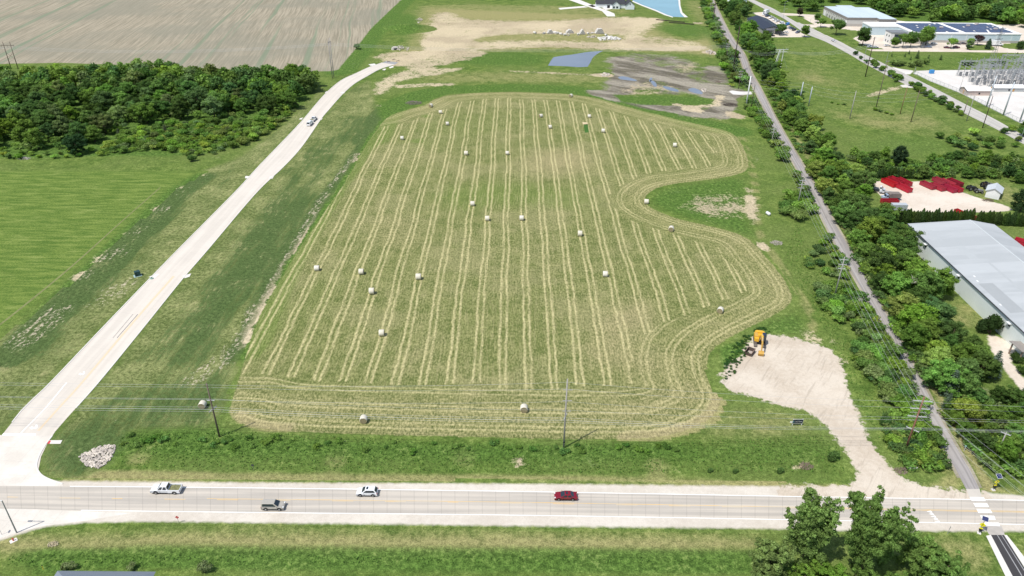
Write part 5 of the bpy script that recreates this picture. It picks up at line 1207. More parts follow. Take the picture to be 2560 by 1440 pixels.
    if P.get('bed'):
        q = MB(); rnd = random.Random(5); nx, ny = 9, 6; i = len(q.v)
        for a in range(nx):
            for b_ in range(ny): q.v.append((-3.0+a*2.2/(nx-1), -.86+b_*1.72/(ny-1), .90+rnd.uniform(.0, .22)))
        for a in range(nx-1):
            for b_ in range(ny-1): q.f.append((i+a*ny+b_, i+(a+1)*ny+b_, i+(a+1)*ny+b_+1, i+a*ny+b_+1))
        tpl.append(('cargo', q.mesh('cargo', plain('hay_load', (.20, .20, .10), .95, .05, .4, 4)), None, (0, 0, 0)))
    return tpl
CT = {k: car_tpl(k) for k in ('saloon', 'crossover', 'estate', 'pickup', 'van')}
WHITE, SILVER, CRIM, DKBLUE, BLK, GREY = (.78, .79, .80), (.40, .39, .37), (.20, .006, .015), (.05, .07, .13), (.02, .02, .022), (.22, .23, .24)
def car(kind, name, label, cat, px, rz, c, group=None, z=.06, zz=.5):
    x, y = W(px[0], px[1], zz); return spawn(CT[kind], name, label, cat, (x, y, z), rz, 1.0, group, c)
car('pickup', 'pickup_truck', 'white crew cab pickup truck with hay in its bed on the main road', 'pickup truck', (417,1224), math.pi, WHITE)
car('crossover', 'suv', 'white suv with a dark sunroof on the far lane of the main road', 'car', (918,1231), math.pi, WHITE)
car('estate', 'suv', 'silver beige suv on the near lane of the main road', 'car', (684,1265), 0, (.40, .375, .325))
car('saloon', 'saloon_car', 'dark red saloon car with a sunroof on the main road', 'car', (1414,1241), math.pi, CRIM)
_a = np.subtract(W(820, 262), W(740, 340)); aang = math.atan2(_a[1], _a[0])
car('van', 'van', 'white van parked on the pale side road with a pickup ahead of it', 'van', (775,310), aang, WHITE)
car('pickup', 'pickup_truck', 'white pickup truck parked on the pale side road ahead of the van', 'pickup truck', (784,299), aang, WHITE)
_a = np.subtract(W(2120, 118), W(2063, 90)); fang = math.atan2(_a[1], _a[0])
car('saloon', 'saloon_car', 'white car driving on the far road past the meadow', 'car', (2084,102), fang+math.pi, WHITE)
# row of vehicles by the dark roofed building
row = [((1911,36),'van',WHITE,'white box van'),((1919,40),'pickup',DKBLUE,'dark blue pickup truck'),((1928,44),'pickup',WHITE,'white pickup truck'),((1936,49),'crossover',WHITE,'white suv'),((1943,53),'pickup',WHITE,'white work truck'),((1953,59),'van',WHITE,'white van'),((1960,63),'pickup',WHITE,'white service truck'),((1967,62),'van',(.03,.22,.62),'blue topped van'),((1974,69),'saloon',GREY,'grey car'),((1979,71),'saloon',DKBLUE,'dark blue car'),((1985,75),'crossover',BLK,'black suv'),((1994,81),'estate',(.12,.12,.20),'dark purple grey suv')]
for k, (px, kd, c, t) in enumerate(row):
    pos_ = 'farthest from the meadow' if k == 0 else 'nearest the meadow' if k == len(row)-1 else 'between the '+row[k-1][3]+' and the '+row[k+1][3]
    car(kd, 'parked_'+('van' if kd == 'van' else 'truck' if kd == 'pickup' else 'car'), t+' of the parked row, '+pos_.replace('the ',''), 'van' if kd == 'van' else 'pickup truck' if kd == 'pickup' else 'car', px, fang-.9, c, 'vehicles parked beside the dark roofed building')
for px, kd, c, rz, l in (((1964,81),'saloon',WHITE,2.4,'white car parked alone in front of the dark roofed building'), ((1916,85),'crossover',BLK,1.9,'black suv beside the porch of the dark roofed building'), ((1929,89),'estate',BLK,0.05,'long black car at the front kerb of the dark roofed building'),
    ((2173,66),'saloon',(.40,.01,.015),.2,'bright red car at the wall of the grey warehouse'), ((2153,64),'crossover',GREY,.2,'grey car at the wall of the grey warehouse beside the red one'),
    ((2176,117),'crossover',(.55,.62,.70),.1,'pale blue car in the white office car park, partly under a tree'), ((2188,118),'saloon',WHITE,.1,'white car in the white office car park beside the pale blue one'), ((2218,114),'saloon',WHITE,.1,'white car nearest the entrance of the white office'),
    ((2335,109),'saloon',WHITE,-.4,'white car at the pale wall of the solar roofed building'), ((2321,117),'saloon',(.30,.40,.60),0,'pale blue car beside the tree clump of the white office'), ((2393,109),'saloon',BLK,-.4,'black car by the wall of the solar roofed building, first of two'), ((2409,109),'saloon',(.06,.03,.03),-.4,'dark brown car by the wall of the solar roofed building, second of two'),
    ((2391,118),'saloon',(.16,.01,.06),-.4,'maroon car between the two pale young trees'), ((2368,119),'saloon',(.10,.01,.03),-.4,'dark red car behind the trunk of the pale young tree')):
    car(kd, 'parked_car', l, 'car', px, rz, c, 'cars parked at the businesses')

# trucks: box truck, tank truck, derelict machines
def truck_tpl(kind):
    t = []
    if kind == 'box':
        t.append(('cargo_box', MB().box((-1.3, 0, 2.05), (4.8, 2.4, 2.5)).mesh('cargo_box', CARP), None, (0, 0, 0)))
    elif kind == 'hopper':
        m = MB(); m.side([(-3.8,1.2),(-3.8,2.6),(-3.4,3.0),(.4,3.0),(.8,2.6),(.8,1.2)], -1.2, 1.2); t.append(('cargo_body', m.mesh('cargo_body', plain('rust_grey', (.20, .17, .15), .8, .2, .25, 2)), None, (0, 0, 0)))
    else:
        t.append(('flat_bed', MB().box((-1.4, 0, 1.15), (4.6, 2.3, .22)).mesh('flat_bed', plain('bed_steel', (.30, .30, .29))), None, (0, 0, 0)))
    t.append(('chassis', MB().box((-.4, 0, .72), (6.6, .9, .28)).mesh('chassis', BLACK), None, (0, 0, 0)))
    m = MB(); m.side([(1.15,.7),(1.15,2.3),(1.9,2.35),(2.35,1.55),(3.25,1.42),(3.4,.7)], -1.02, 1.02); t.append(('cab', m.mesh('cab', CARP), None, (0, 0, 0)))
    t.append(('windscreen', MB().q((1.99,-.85,2.26),(2.37,-.85,1.6),(2.37,.85,1.6),(1.99,.85,2.26)).mesh('windscreen', GLASS), None, (.012, 0, .01)))
    for s in (-1, 1): t.append(('side_window', MB().q((1.3,s*1.03,1.6),(2.15,s*1.03,1.6),(1.85,s*1.03,2.2),(1.3,s*1.03,2.2)).mesh('side_window', GLASS), None, (0, 0, 0)))
    ty, ri = wheel_meshes(.48, .34)
    for x in (-2.6, 2.5):
        for s in (-1, 1): t.append(('wheel', ty, None, (x, s*.95, .48))); t.append(('rim', ri, len(t)-1, (0, 0, 0)))
    return t
TK = {k: truck_tpl(k) for k in ('box', 'hopper', 'flat')}
def truck(kind, label, px, rz, c, z=.03, s=1.0): x, y = W(*px); spawn(TK[kind], 'truck', label, 'truck', (x, y, z), rz, s, None, c)
truck('box', 'white box truck parked past the solar roofed building', (2490,115), -.15, (.80, .80, .80), .03, 1.25)
truck('box', 'white camper truck at the head of the row by the dark roofed building', (1913,35), fang-.9, (.80, .80, .80), .03, 1.1)
truck('hopper', 'rusty brown waste truck parked beside the red skips', (2224,499), math.pi, (.35, .42, .50))
truck('flat', 'white cab flatbed truck half under the trees at the dumpster yard', (2190,477), -.5, (.74, .74, .73))
truck('flat', 'grey blue flatbed truck with a white roof beside the rusty waste truck', (2216,485), math.pi-.4, (.55, .58, .62), .03, .85)
def tractor_tpl():
    t = [('body', MB().side([(-.9,.6),(-.9,1.3),(.2,1.35),(1.5,1.1),(1.55,.6)], -.4, .4).mesh('body', CARP), None, (0, 0, 0)), ('seat', MB().box((-.55, 0, 1.5), (.5, .5, .4)).mesh('seat', BLACK), None, (0, 0, 0))]
    for x, r in ((-.7, .68), (1.15, .42)):
        ty, ri = wheel_meshes(r, .34)
        for s in (-1, 1): t.append(('wheel', ty, None, (x, s*.7, r))); t.append(('rim', ri, len(t)-1, (0, 0, 0)))
    return t
TR_ = tractor_tpl()
for px, rz, c, s, l in (((2427,475),.1,(.05,.05,.045),1.3,'old dark tractor parked on the grass beside the dumpster yard'), ((2444,482),-.2,(.22,.22,.21),1.2,'old grey tractor with pale wheels, nearer than the dark tractor'), ((2466,470),.05,(.06,.035,.03),1.7,'rusty brown farm machine at the thicket above the tractors')):
    x, y = W(*px); spawn(TR_, 'tractor', l, 'tractor', (x, y, .03), rz, s, None, c)

# ================================================================== EXCAVATOR AND ITS BUCKETS
YEL = plain('excavator_yellow', (.72, .40, .035), .5, .35, .14, 1.2); YELD = plain('worn_yellow', (.55, .33, .08), .7, .2, .25, 2); STEEL = plain('rusty_steel', (.115, .085, .07), .75, .25, .3, 2); TRK = plain('track_steel', (.17, .15, .13), .8, .2, .25, 3)
ex, ey = W(1897, 858); _d = np.subtract(W(1903, 903), (ex, ey)); ea = math.atan2(_d[1], _d[0])
EX_S = 1.12
EX = thing('excavator', 'yellow crawler excavator with its boom lowered over the pale gravel lot', 'excavator', (ex, ey, .04), ea); EX.scale = (EX_S,)*3
for s in (-1, 1):
    m = MB(); pr = [(-2.0,.0),(-2.25,.35),(-2.1,.8),(-1.8,.92),(1.8,.92),(2.1,.8),(2.25,.35),(2.0,.0)]
    m.side(pr, s*1.05-.30, s*1.05+.30); tk = m.put('track', TRK, EX)
    q = MB()
    for k in range(22): q.box((-1.9+k*3.8/21, s*1.05, .935), (.07, .62, .05))
    q.put('track_shoe', STEEL, tk)
MB().box((0, 0, .75), (1.7, 1.5, .55)).put('undercarriage', BLACK, EX)
m = MB(); m.prism([(-2.2,-.8),(-1.9,-1.3),(1.0,-1.35),(1.15,-.35),(-.5,-.35),(-.5,.45),(1.0,.45),(1.0,.5),(-.2,1.32),(-1.9,1.3),(-2.2,.8)], 1.05, 1.95); m.put('upper_body', YEL, EX)
m = MB(); m.prism([(-2.5,-.75),(-2.05,-1.25),(-1.5,-1.25),(-1.5,1.25),(-2.05,1.25),(-2.5,.75)], 1.1, 2.35, [(-2.4,-.7),(-2.0,-1.15),(-1.5,-1.15),(-1.5,1.15),(-2.0,1.15),(-2.4,.7)]); m.put('counterweight', YEL, EX)
MB().box((-.6, -.9, 2.08), (1.7, .75, .26)).put('engine_hood', YELD, EX)
cab = MB().box((.25, .92, 2.0), (1.7, .95, 1.75), taper=(.85, .9)).put('cab', GLASS, EX)
MB().box((.2, .92, 2.9), (1.5, .88, .07)).put('cab_roof', plain('cab_roof_dark', (.03, .04, .07), .4), cab)
m = MB(); m.tube([(.7, 0, 1.7), (2.0, 0, 3.9), (3.2, 0, 4.2), (4.9, 0, 3.2)], [.26, .30, .27, .17], 4); m.put('boom', YEL, EX)
m = MB(); m.tube([(4.6, 0, 3.55), (5.0, 0, 3.1), (5.6, 0, 1.15)], [.17, .24, .13], 4); m.put('stick', YELD, EX)
m = MB(); m.tube([(1.3, .22, 1.6), (2.7, .22, 3.9)], .07, 6); m.tube([(1.3, -.22, 1.6), (2.7, -.22, 3.9)], .07, 6); m.tube([(2.9, 0, 4.5), (4.6, 0, 3.6)], .08, 6); m.put('hydraulic_ram', RIM, EX)
m = MB(); m.side([(5.3,1.25),(5.8,1.30),(6.15,.85),(6.0,.25),(5.35,.05),(5.2,.12),(5.65,.42),(5.72,.8),(5.4,1.0)], -.65, .65); m.put('bucket', YELD, EX)
bx_, by_ = W(1874, 884); SB = thing('skip_bucket', 'rusty open steel tipping bucket lying on the gravel beside the yellow excavator', 'bucket', (bx_, by_, .04), ea-.42)
m = MB(); m.side([(-1.35,.0),(1.35,.0),(1.35,.06),(-1.35,.06)], -.95, .95)
for s in (-1, 1): m.side([(-1.35,.061),(1.35,.061),(1.75,1.25),(-1.35,1.25)], s*.95-.04, s*.95+.04)
m.box((-1.35, 0, .655), (.07, 1.80, 1.18)); m.q((1.35,-.9,.07),(1.35,.9,.07),(1.75,.9,1.25),(1.75,-.9,1.25)); m.put('shell', STEEL, SB)
MB().box((-.05, 0, .12), (2.3, 1.7, .06)).put('floor_plate', plain('dusty_steel', (.42, .36, .32), .9), SB)
m = MB(); m.box((0, .95, 1.28), (3.2, .14, .07)); m.box((0, -.95, 1.28), (3.2, .14, .07)); m.put('rim_bar', plain('rim_rust', (.24, .17, .14), .8), SB)

# ================================================================== SKIPS (roll-off containers)
SKIPR = objcolour('skip_red', .55, .35, .12)
def skip_tpl(L=7.0, wd=2.4, h=1.5):
    t = []; m = MB(); m.box((0, 0, .22), (L, wd, .12))
    for s in (-1, 1): m.box((0, s*(wd/2-.04), .285+h/2), (L, .08, h))
    for s in (-1, 1): m.box((s*(L/2-.04), 0, .285+h/2-.01), (.08, wd-.164, h-.02))
    t.append(('shell', m.mesh('shell', SKIPR), None, (0, 0, 0)))
    m = MB()
    for k in range(9):
        for s in (-1, 1): m.box((-L/2+.4+k*(L-.8)/8, s*(wd/2+.045), .28+h/2), (.10, .09, h-.1))
    m.box((0, wd/2+.045, h+.30), (L+.1, .11, .12)); m.box((0, -wd/2-.045, h+.30), (L+.1, .11, .12)); t.append(('rib', m.mesh('rib', SKIPR), 0, (0, 0, 0)))
    t.append(('door', MB().box((L/2+.05, 0, .29+h/2), (.08, wd-.1, h)).mesh('door', SKIPR), None, (0, 0, 0)))
    t.append(('floor', MB().box((0, 0, .30), (L-.2, wd-.2, .03)).mesh('floor', plain('skip_floor', (.30, .10, .07), .9, .1, .3)), None, (0, 0, 0)))
    m = MB(); m.box((0, .5, .09), (L-.3, .16, .14)); m.box((0, -.5, .09), (L-.3, .16, .14)); t.append(('runner', m.mesh('runner', STEEL), None, (0, 0, 0)))
    return t
SKT = skip_tpl()
_a = np.subtract(W(2272, 480), W(2212, 452)); ska = math.atan2(_a[1], _a[0])
for (px, c, s, l) in (((2222,462),(.42,.012,.02),1,'bright red skip at the end of the first group, nearest the trees'), ((2238,457),(.36,.015,.03),1,'red skip in the middle of the first group'), ((2258,460),(.33,.015,.03),1,'dull red skip at the back of the first group, with dark shade inside'), ((2258,475),(.42,.02,.04),1,'red skip pulled forward at the front of the first group'),
    ((2318,468),(.32,.03,.05),.95,'dull red skip at the end of the second group, nearest the first group'), ((2342,472),(.34,.03,.05),.95,'red skip second in line in the second group'), ((2349,458),(.30,.03,.05),.95,'red skip behind the second one of the second group'), ((2366,462),(.42,.04,.06),.95,'long red skip in the middle of the second group'), ((2370,476),(.33,.02,.05),.95,'red skip at the front of the second group'), ((2385,475),(.36,.02,.04),.95,'red skip at the front of the second group, nearest the tractors'), ((2386,461),(.24,.015,.03),.95,'dark red skip at the far end of the second group, by the grass')):
    x, y = W(px[0], px[1]); spawn(SKT, 'skip', l, 'skip', (x, y, .04), ska, s, 'red skips in the yard', c)
for px, rz, c, s, l in (((2165,450),ska,(.26,.03,.04),.9,'red skip half hidden under the trees at the yard corner'), ((2223,509),math.pi,(.34,.02,.03),.95,'striped red skip filled with scrap beside the grey container'), ((2400,535),ska,(.36,.02,.02),.7,'red skip peeping over the arborvitae hedge'), ((2430,545),ska,(.22,.04,.03),.6,'rusty red skip in the gap of the arborvitae hedge'), ((2566,618),-.72,(.42,.02,.04),1.2,'long red trailer at the picture edge behind the warehouse')):
    x, y = W(*px); spawn(SKT, 'skip', l, 'skip', (x, y, .04), rz, s, 'red skips in the yard', c)
x, y = W(2245, 524); SCN = thing('storage_container', 'grey steel storage container behind the arborvitae hedge', 'container', (x, y, .03), 0)
m = MB(); m.box((0, 0, 1.25), (5.8, 2.3, 2.4)); m.put('shell', plain('container_grey', (.42, .45, .47), .6, .3, .1), SCN); m = MB()
for k in range(16): m.box((-2.7+k*.36, -1.17, 1.25), (.12, .05, 2.3))
m.put('rib', plain('container_grey', (.42, .45, .47)), SCN)
x, y = W(2218, 540); PLY = thing('play_house', 'orange and white striped canopy tent behind the warehouse hedge', 'tent', (x, y, 0), .1)
m = MB(); m.side([(-1.6,1.4),(0,2.5),(1.6,1.4)], -1.3, 1.3); m.put('canopy', plain('orange_canvas', (.75, .20, .06), .8), PLY); m = MB()
for sx in (-1, 1):
    for sy in (-1, 1): m.tube([(sx*1.5, sy*1.2, 0), (sx*1.5, sy*1.2, 1.45)], .05, 5)
m.put('frame', plain('tent_blue', (.25, .45, .60), .6), PLY)

# ================================================================== BUILDINGS
def siding(name, c, step_=.45, horiz=False, dark=.82):
    if name in MAT: return MAT[name]
    b = NB(name, .6, .3); s = b.sep(b.obj()); v = s[2] if horiz else b.add(s[0], s[1])
    fr = b.math('FRACT', b.math('DIVIDE', v, step_)); k = b.step(fr, .08, .0)
    n = b.noise(b.obj(), .25, 4, .6); vv = b.add(.90, b.mul(n, .2)); cc = b.mix(1.0, c, b.comb(vv, vv, vv), 'MULTIPLY')
    MAT[name] = b.col(b.mix(b.mul(k, .7), cc, tuple(x*dark for x in c))); return MAT[name]
def roofing(name, ca, cb, step_=.6, ang=0.0):
    if name in MAT: return MAT[name]
    b = NB(name, .7, .12); p = b.obj(); s = b.sep(b.rotv(p, ang)); fr = b.math('FRACT', b.math('DIVIDE', s[1], step_)); k = b.step(fr, .12, .02)
    n = b.noise(b.rotv(p, ang, .05, .35), .6, 3, .6); pn = b.math('FRACT', b.mul(b.math('FLOOR', b.math('DIVIDE', s[1], 6.1)), .37))
    c = b.mix(b.step(b.add(b.mul(n, .7), b.mul(pn, .3)), .35, .65), ca, cb)
    MAT[name] = b.col(b.mix(b.mul(k, .35), c, tuple(x*.6 for x in ca))); return MAT[name]
def hipbox(walls, h, z0=0):
    return MB().prism(walls, z0, h)
WIN = plain('window_glass', (.04, .055, .07), .1, .6, .1); WFRAME = plain('window_frame', (.70, .70, .68)); DOORW = plain('white_door', (.72, .73, .72), .5)
# the long warehouse by the trail
B1 = thing('warehouse', 'long grey roofed warehouse with pale metal walls beside the trail', 'warehouse', (142, 157, 0))
Lw, Wd, HE, HR, RX = 86.0, 30.5, 6.6, 8.2, 21.5
mw = siding('pale_siding', (.66, .71, .69), .9); mr = roofing('grey_metal_roof', (.385, .405, .41), (.445, .465, .47), .75)
m = MB(); m.q((0,0,0),(0,Lw,0),(0,Lw,HE),(0,0,HE)); m.q((Wd,0,0),(Wd,Lw,0),(Wd,Lw,HE),(Wd,0,HE))
for y in (0, Lw): m.q((0,y,0),(Wd,y,0),(Wd,y,HE),(RX,y,HR),(0,y,HE))
wl = m.put('wall', mw, B1)
m = MB(); m.q((-.35,-.3,HE+.05),(RX,-.3,HR+.1),(RX,Lw+.3,HR+.1),(-.35,Lw+.3,HE+.05)); m.q((RX,-.3,HR+.1),(Wd+.35,-.3,HE+.05),(Wd+.35,Lw+.3,HE+.05),(RX,Lw+.3,HR+.1)); rf = m.put('roof', mr, B1)
MB().box((-.40, Lw/2, HE-.06), (.22, Lw+.6, .24)).put('gutter', plain('dark_gutter', (.07, .075, .08)), B1)
m = MB(); m.box((RX, Lw/2, HR+.13), (.5, Lw+.6, .08)); m.put('ridge_cap', plain('ridge_light', (.50, .53, .53)), rf)
for yy in (22, 50, 72): MB().box((-.5, yy, 5.6), (.9, 1.6, .14)).put('vent_hood', DOORW, B1); 
for yy in (22.2, 50.2, 72.2): MB().box((-.03, yy, 4.6), (.06, .7, .5)).put('vent', BLACK, B1)
for yy in (10.5,): MB().box((-.04, yy, 1.9), (.08, 4.4, 3.6)).put('door', DOORW, B1); MB().box((-.10, yy, 3.85), (.20, 4.7, .22)).put('door_rail', plain('dark_gutter', (.07,)*3), B1)
for a, c in ((5,44),(6.5,47),(3,30)): MB().box((a*.4, c, HE+.06+(HR-HE)*a*.4/RX+.04), (.5, .9, .12)).put('roof_vent', DOORW, rf)
for x_, y_, lx, ly, cc in ((6, 34, 9, 17, .345), (12, 63, 10, 9, .42), (15, 45, 8, 20, .40), (5, 76, 7, 8, .41)): MB().box((x_, y_, HE+(HR-HE)*x_/RX+.072), (lx, ly, .02), ry=-math.atan((HR-HE-.05)/RX)).put('roof_panel', plain('roof_panel_%d' % int(cc*1000), (cc*.97, cc*1.02, cc*1.03), .7, .12, .08, .4), rf)
for q in ((7, 50), (14, 66)): MB().box((q[0], q[1], HE+(HR-HE)*q[0]/RX+.075), (8, .5, .02), ry=-math.atan((HR-HE)/RX)).put('roof_patch', plain('roof_light', (.46, .49, .49)), rf)
# grey warehouse
B2 = thing('warehouse', 'grey flat warehouse with a pale blue grey roof and a row of small windows', 'warehouse', (276, 646.5, 0))
h = 7.0; fp = [(0,0),(24,0),(24,-6),(38,-6),(38,50),(26,50),(26,60),(12,60),(12,54),(0,54)]
m = MB(); m.prism(fp, 0, h-2.0); m.put('wall', siding('light_panel', (.52, .51, .48), 3.0), B2)
m = MB(); m.prism([(x+(.05 if x > 10 else -.05), y+(.05 if y > 10 else -.05)) for x, y in fp], h-2.0, h); m.put('wall_band', siding('grey_band', (.22, .205, .19), .5, True), B2)
m = MB(); m.prism(fp, h+.01, h+.12); m.put('roof', roofing('blue_grey_roof', (.48, .56, .60), (.53, .61, .64), 2.0, math.pi/2), B2)
for k in range(13): MB().box((-.05, 4+k*3.8, 4.3), (.1, .9, .8)).put('window', WIN, B2)
for k in range(7): MB().box((-.05, 8+k*6, 1.4), (.1, 1.3, 2.2)).put('window', WIN, B2)
for yy in (2, 50): MB().box((-.06, yy, 2.2), (.12, 3.2, 4.2)).put('door', DOORW, B2)
MB().box((36.2, -6.06, 2.1), (2.4, .12, 4.0)).put('door', DOORW, B2); MB().box((24.9, -6.06, 1.2), (1.2, .12, 2.3)).put('door', BLACK, B2)
m = MB(); m.box((12, -.06, 1.2), (23.8, .1, 1.9)); m.put('base_course', plain('base_grey', (.42, .40, .37)), B2)
# solar roofed building with its office
B3 = thing('solar_building', 'long white roofed building covered with blue solar panels and pale blue walls', 'building', (303, 585.5, 0))
m = MB(); m.prism([(0,0),(81,0),(81,42),(-22,42),(-22,26),(0,26)], 0, 6.2); m.put('wall', siding('pale_blue_wall', (.50, .60, .64), 3.2, dark=.9), B3)
m = MB(); m.prism([(-.3,-.3),(81.3,-.3),(81.3,42.3),(-22.3,42.3),(-22.3,25.7),(-.3,25.7)], 6.21, 7.0); m.put('roof', plain('white_membrane', (.78, .78, .76), .8, .1, .05), B3)
m = MB(); m.box((40.5, -.08, .9), (80.8, .16, 1.8)); m.put('base_course', plain('base_grey', (.42, .40, .37)), B3)
for k in range(7): MB().box((6+k*11.4, -.06, 4.0), (.35, .12, 4.2)).put('downpipe', DOORW, B3)
PV = plain('solar_cells', (.030, .040, .115), .25, .5, .15, .3); rnd = random.Random(9)
for x0, x1 in ((2, 36), (40, 77)):
    for r_ in range(9):
        a = x0
        while a < x1:
            L = rnd.choice((9, 12, 17)); e = min(x1, a+L)
            MB().box(((a+e)/2, 5+r_*3.9, 7.28), (e-a-.5, 3.3, .12), 0).put('solar_panel', PV, B3); a = e+(1.6 if rnd.random() < .4 else 0)
for q in ((30, 20), (55, 28), (70, 16), (66, 36)): MB().box((q[0], q[1], 7.6), (2.4, 1.6, 1.1)).put('roof_unit', plain('hvac', (.55, .50, .46)), B3)
B3b = thing('office', 'white two storey office with a big dark window in front of the solar building', 'office', W(2222, 110)+(0,), 0.0)
m = MB(); m.prism([(0,0),(12,0),(12,10),(0,10)], 0, 8.0); m.put('wall', plain('office_white', (.72, .71, .68), .8, .1, .04), B3b)
m = MB(); m.prism([(-.3,-.3),(12.3,-.3),(12.3,10.3),(-.3,10.3)], 8.01, 8.4); m.put('roof', plain('office_roof', (.20, .21, .22)), B3b)
m = MB(); m.prism([(12.02,1),(30,1),(30,14),(12.02,14)], 0, 5.0); m.put('wing', plain('wing_beige', (.48, .46, .43), .8), B3b)
m = MB(); m.prism([(12.1,.6),(30.4,.6),(30.4,14.4),(12.1,14.4)], 5.01, 5.3, [(15,4),(27,4),(27,11),(15,11)]); m.v = [(x, y, z+(1.6 if k >= 4 else 0)) for k, (x, y, z) in enumerate(m.v)]; m.put('wing_roof', plain('wing_roof', (.33, .33, .33)), B3b)
MB().box((5.5, -.05, 5.0), (5.5, .1, 4.2)).put('window', WIN, B3b); MB().box((5.5, -.06, 1.3), (7.5, .1, 1.7)).put('window', WIN, B3b)
for yy in (2.5, 6.5): MB().box((-.05, yy, 5.4), (.1, 1.2, 1.5)).put('window', WIN, B3b); MB().box((-.05, yy, 1.6), (.1, 1.2, 1.5)).put('window', WIN, B3b)
B3c = thing('loading_dock', 'grey loading block with a dark open bay between the two large businesses', 'building', (311, 618, 0))
m = MB(); m.prism([(0,0),(26,0),(26,14),(0,14)], 0, 6.6); m.put('wall', siding('dock_grey', (.50, .51, .50), 1.2), B3c); MB().box((13, 7, 6.7), (26.4, 14.4, .18)).put('roof', plain('white_membrane', (.78,)*3), B3c)
MB().box((-.06, 5, 3.0), (.12, 4.2, 4.4)).put('loading_bay', BLACK, B3c); MB().box((16, -.07, 1.8), (3.4, .12, 3.4)).put('door', plain('rust_door', (.45, .16, .08)), B3c)
# dark roofed building
B4 = thing('dark_roof_building', 'low building with a black gabled metal roof and stone front porch', 'building', W(1906, 84)+(0,), math.atan2(1, 0)-1.57)
m = MB(); m.q((0,0,0),(16,0,0),(16,0,3.6),(8,0,5.8),(0,0,3.6)); m.q((0,46,0),(16,46,0),(16,46,3.6),(8,46,5.8),(0,46,3.6)); m.q((0,0,0),(0,46,0),(0,46,3.6),(0,0,3.6)); m.q((16,0,0),(16,46,0),(16,46,3.6),(16,0,3.6)); m.put('wall', siding('grey_siding', (.33, .33, .33), .3, True), B4)
m = MB(); m.q((-.6,-.6,3.45),(8,-.6,5.95),(8,46.6,5.95),(-.6,46.6,3.45)); m.q((8,-.6,5.95),(16.6,-.6,3.45),(16.6,46.6,3.45),(8,46.6,5.95)); m.put('roof', plain('black_roof', (.030, .034, .048), .45, .4, .15, .4), B4)
m = MB(); m.q((1.5,-3.2,3.1),(15,-3.2,3.1),(14,0,4.4),(2.5,0,4.4)); m.put('porch_roof', plain('porch_grey', (.12, .125, .14)), B4)
for x in (2, 8.2, 14.5): MB().box((x, -3.0, 1.55), (.35, .35, 3.1)).put('porch_post', plain('porch_post', (.5, .48, .45)), B4)
for x in (4, 11.5): MB().box((x, -.06, 1.9), (2.2, .1, 1.6)).put('window', WIN, B4)
MB().box((8, -.06, 1.2), (1.4, .1, 2.3)).put('door', DOORW, B4)
# house with the dark roof beside the lake
B5 = thing('house', 'white house with dark roofs beside the lake', 'house', W(1530, 22)+(0,), 0)
def gable(x0, x1, y0, y1, h, hr, axis, par, roofmat, wallmat):
    m = MB(); m.q((x0,y0,0),(x1,y0,0),(x1,y0,h),(x0,y0,h)); m.q((x0,y1,0),(x1,y1,0),(x1,y1,h),(x0,y1,h)); m.q((x0,y0,0),(x0,y1,0),(x0,y1,h),(x0,y0,h)); m.q((x1,y0,0),(x1,y1,0),(x1,y1,h),(x1,y0,h))
    r = MB(); e = .5
    if axis == 'x':
        ym = (y0+y1)/2
        for x in (x0, x1): m.q((x,y0,h),(x,y1,h),(x,ym,hr))
        r.q((x0-e,y0-e,h-.15),(x1+e,y0-e,h-.15),(x1+e,ym,hr+.1),(x0-e,ym,hr+.1)); r.q((x0-e,ym,hr+.1),(x1+e,ym,hr+.1),(x1+e,y1+e,h-.15),(x0-e,y1+e,h-.15))
    else:
        xm = (x0+x1)/2
        for y in (y0, y1): m.q((x0,y,h),(x1,y,h),(xm,y,hr))
        r.q((x0-e,y0-e,h-.15),(xm,y0-e,hr+.1),(xm,y1+e,hr+.1),(x0-e,y1+e,h-.15)); r.q((xm,y0-e,hr+.1),(x1+e,y0-e,h-.15),(x1+e,y1+e,h-.15),(xm,y1+e,hr+.1))
    m.put('wall', wallmat, par); r.put('roof', roofmat, par)
HW_, HRF = siding('house_white', (.74, .78, .80), .25, True, .9), plain('shingle_dark', (.055, .058, .065), .9, .1, .2, 2)
gable(-6, 12, 3, 16, 3.6, 8.0, 'x', B5, HRF, HW_); gable(0, 7, -1, 3.05, 3.6, 6.6, 'y', B5, HRF, HW_); gable(12.05, 20, -3, 11, 3.6, 7.0, 'y', B5, HRF, HW_); gable(-14, -6.05, 5, 14, 3.2, 6.0, 'x', B5, HRF, HW_)
for x in (1.5, 4.5): MB().box((x, -1.05, 1.5), (1.8, .1, 1.6)).put('window', WIN, B5)
MB().box((16, -3.06, 4.6), (.9, .1, 1.1)).put('window', WIN, B5); MB().box((-3, 2.94, 1.4), (2.4, .1, 2.6)).put('door', BLACK, B5); MB().box((-10, 4.94, 1.3), (5, .1, 2.3)).put('garage_door', DOORW, B5)
B6 = thing('house', 'small white house at the top edge between the trail and the far road', 'house', W(1827, 7)+(0,), .1)
gable(0, 16, 0, 10, 3.2, 5.6, 'x', B6, HRF, HW_); MB().box((5, -.06, 1.6), (2, .1, 1.4)).put('window', WIN, B6); MB().box((11, -.06, 1.2), (1.1, .1, 2.2)).put('door', BLACK, B6)
B7 = thing('shed', 'white metal shed with a grey roof beside the large dark tree', 'shed', W(2496, 500)+(0,), .95)
gable(0, 7, 0, 5, 3.0, 4.4, 'x', B7, plain('shed_roof', (.50, .53, .55)), siding('shed_white', (.74, .74, .73), .3)); MB().box((3, -.06, 1.3), (2.4, .1, 2.5)).put('door', DOORW, B7)
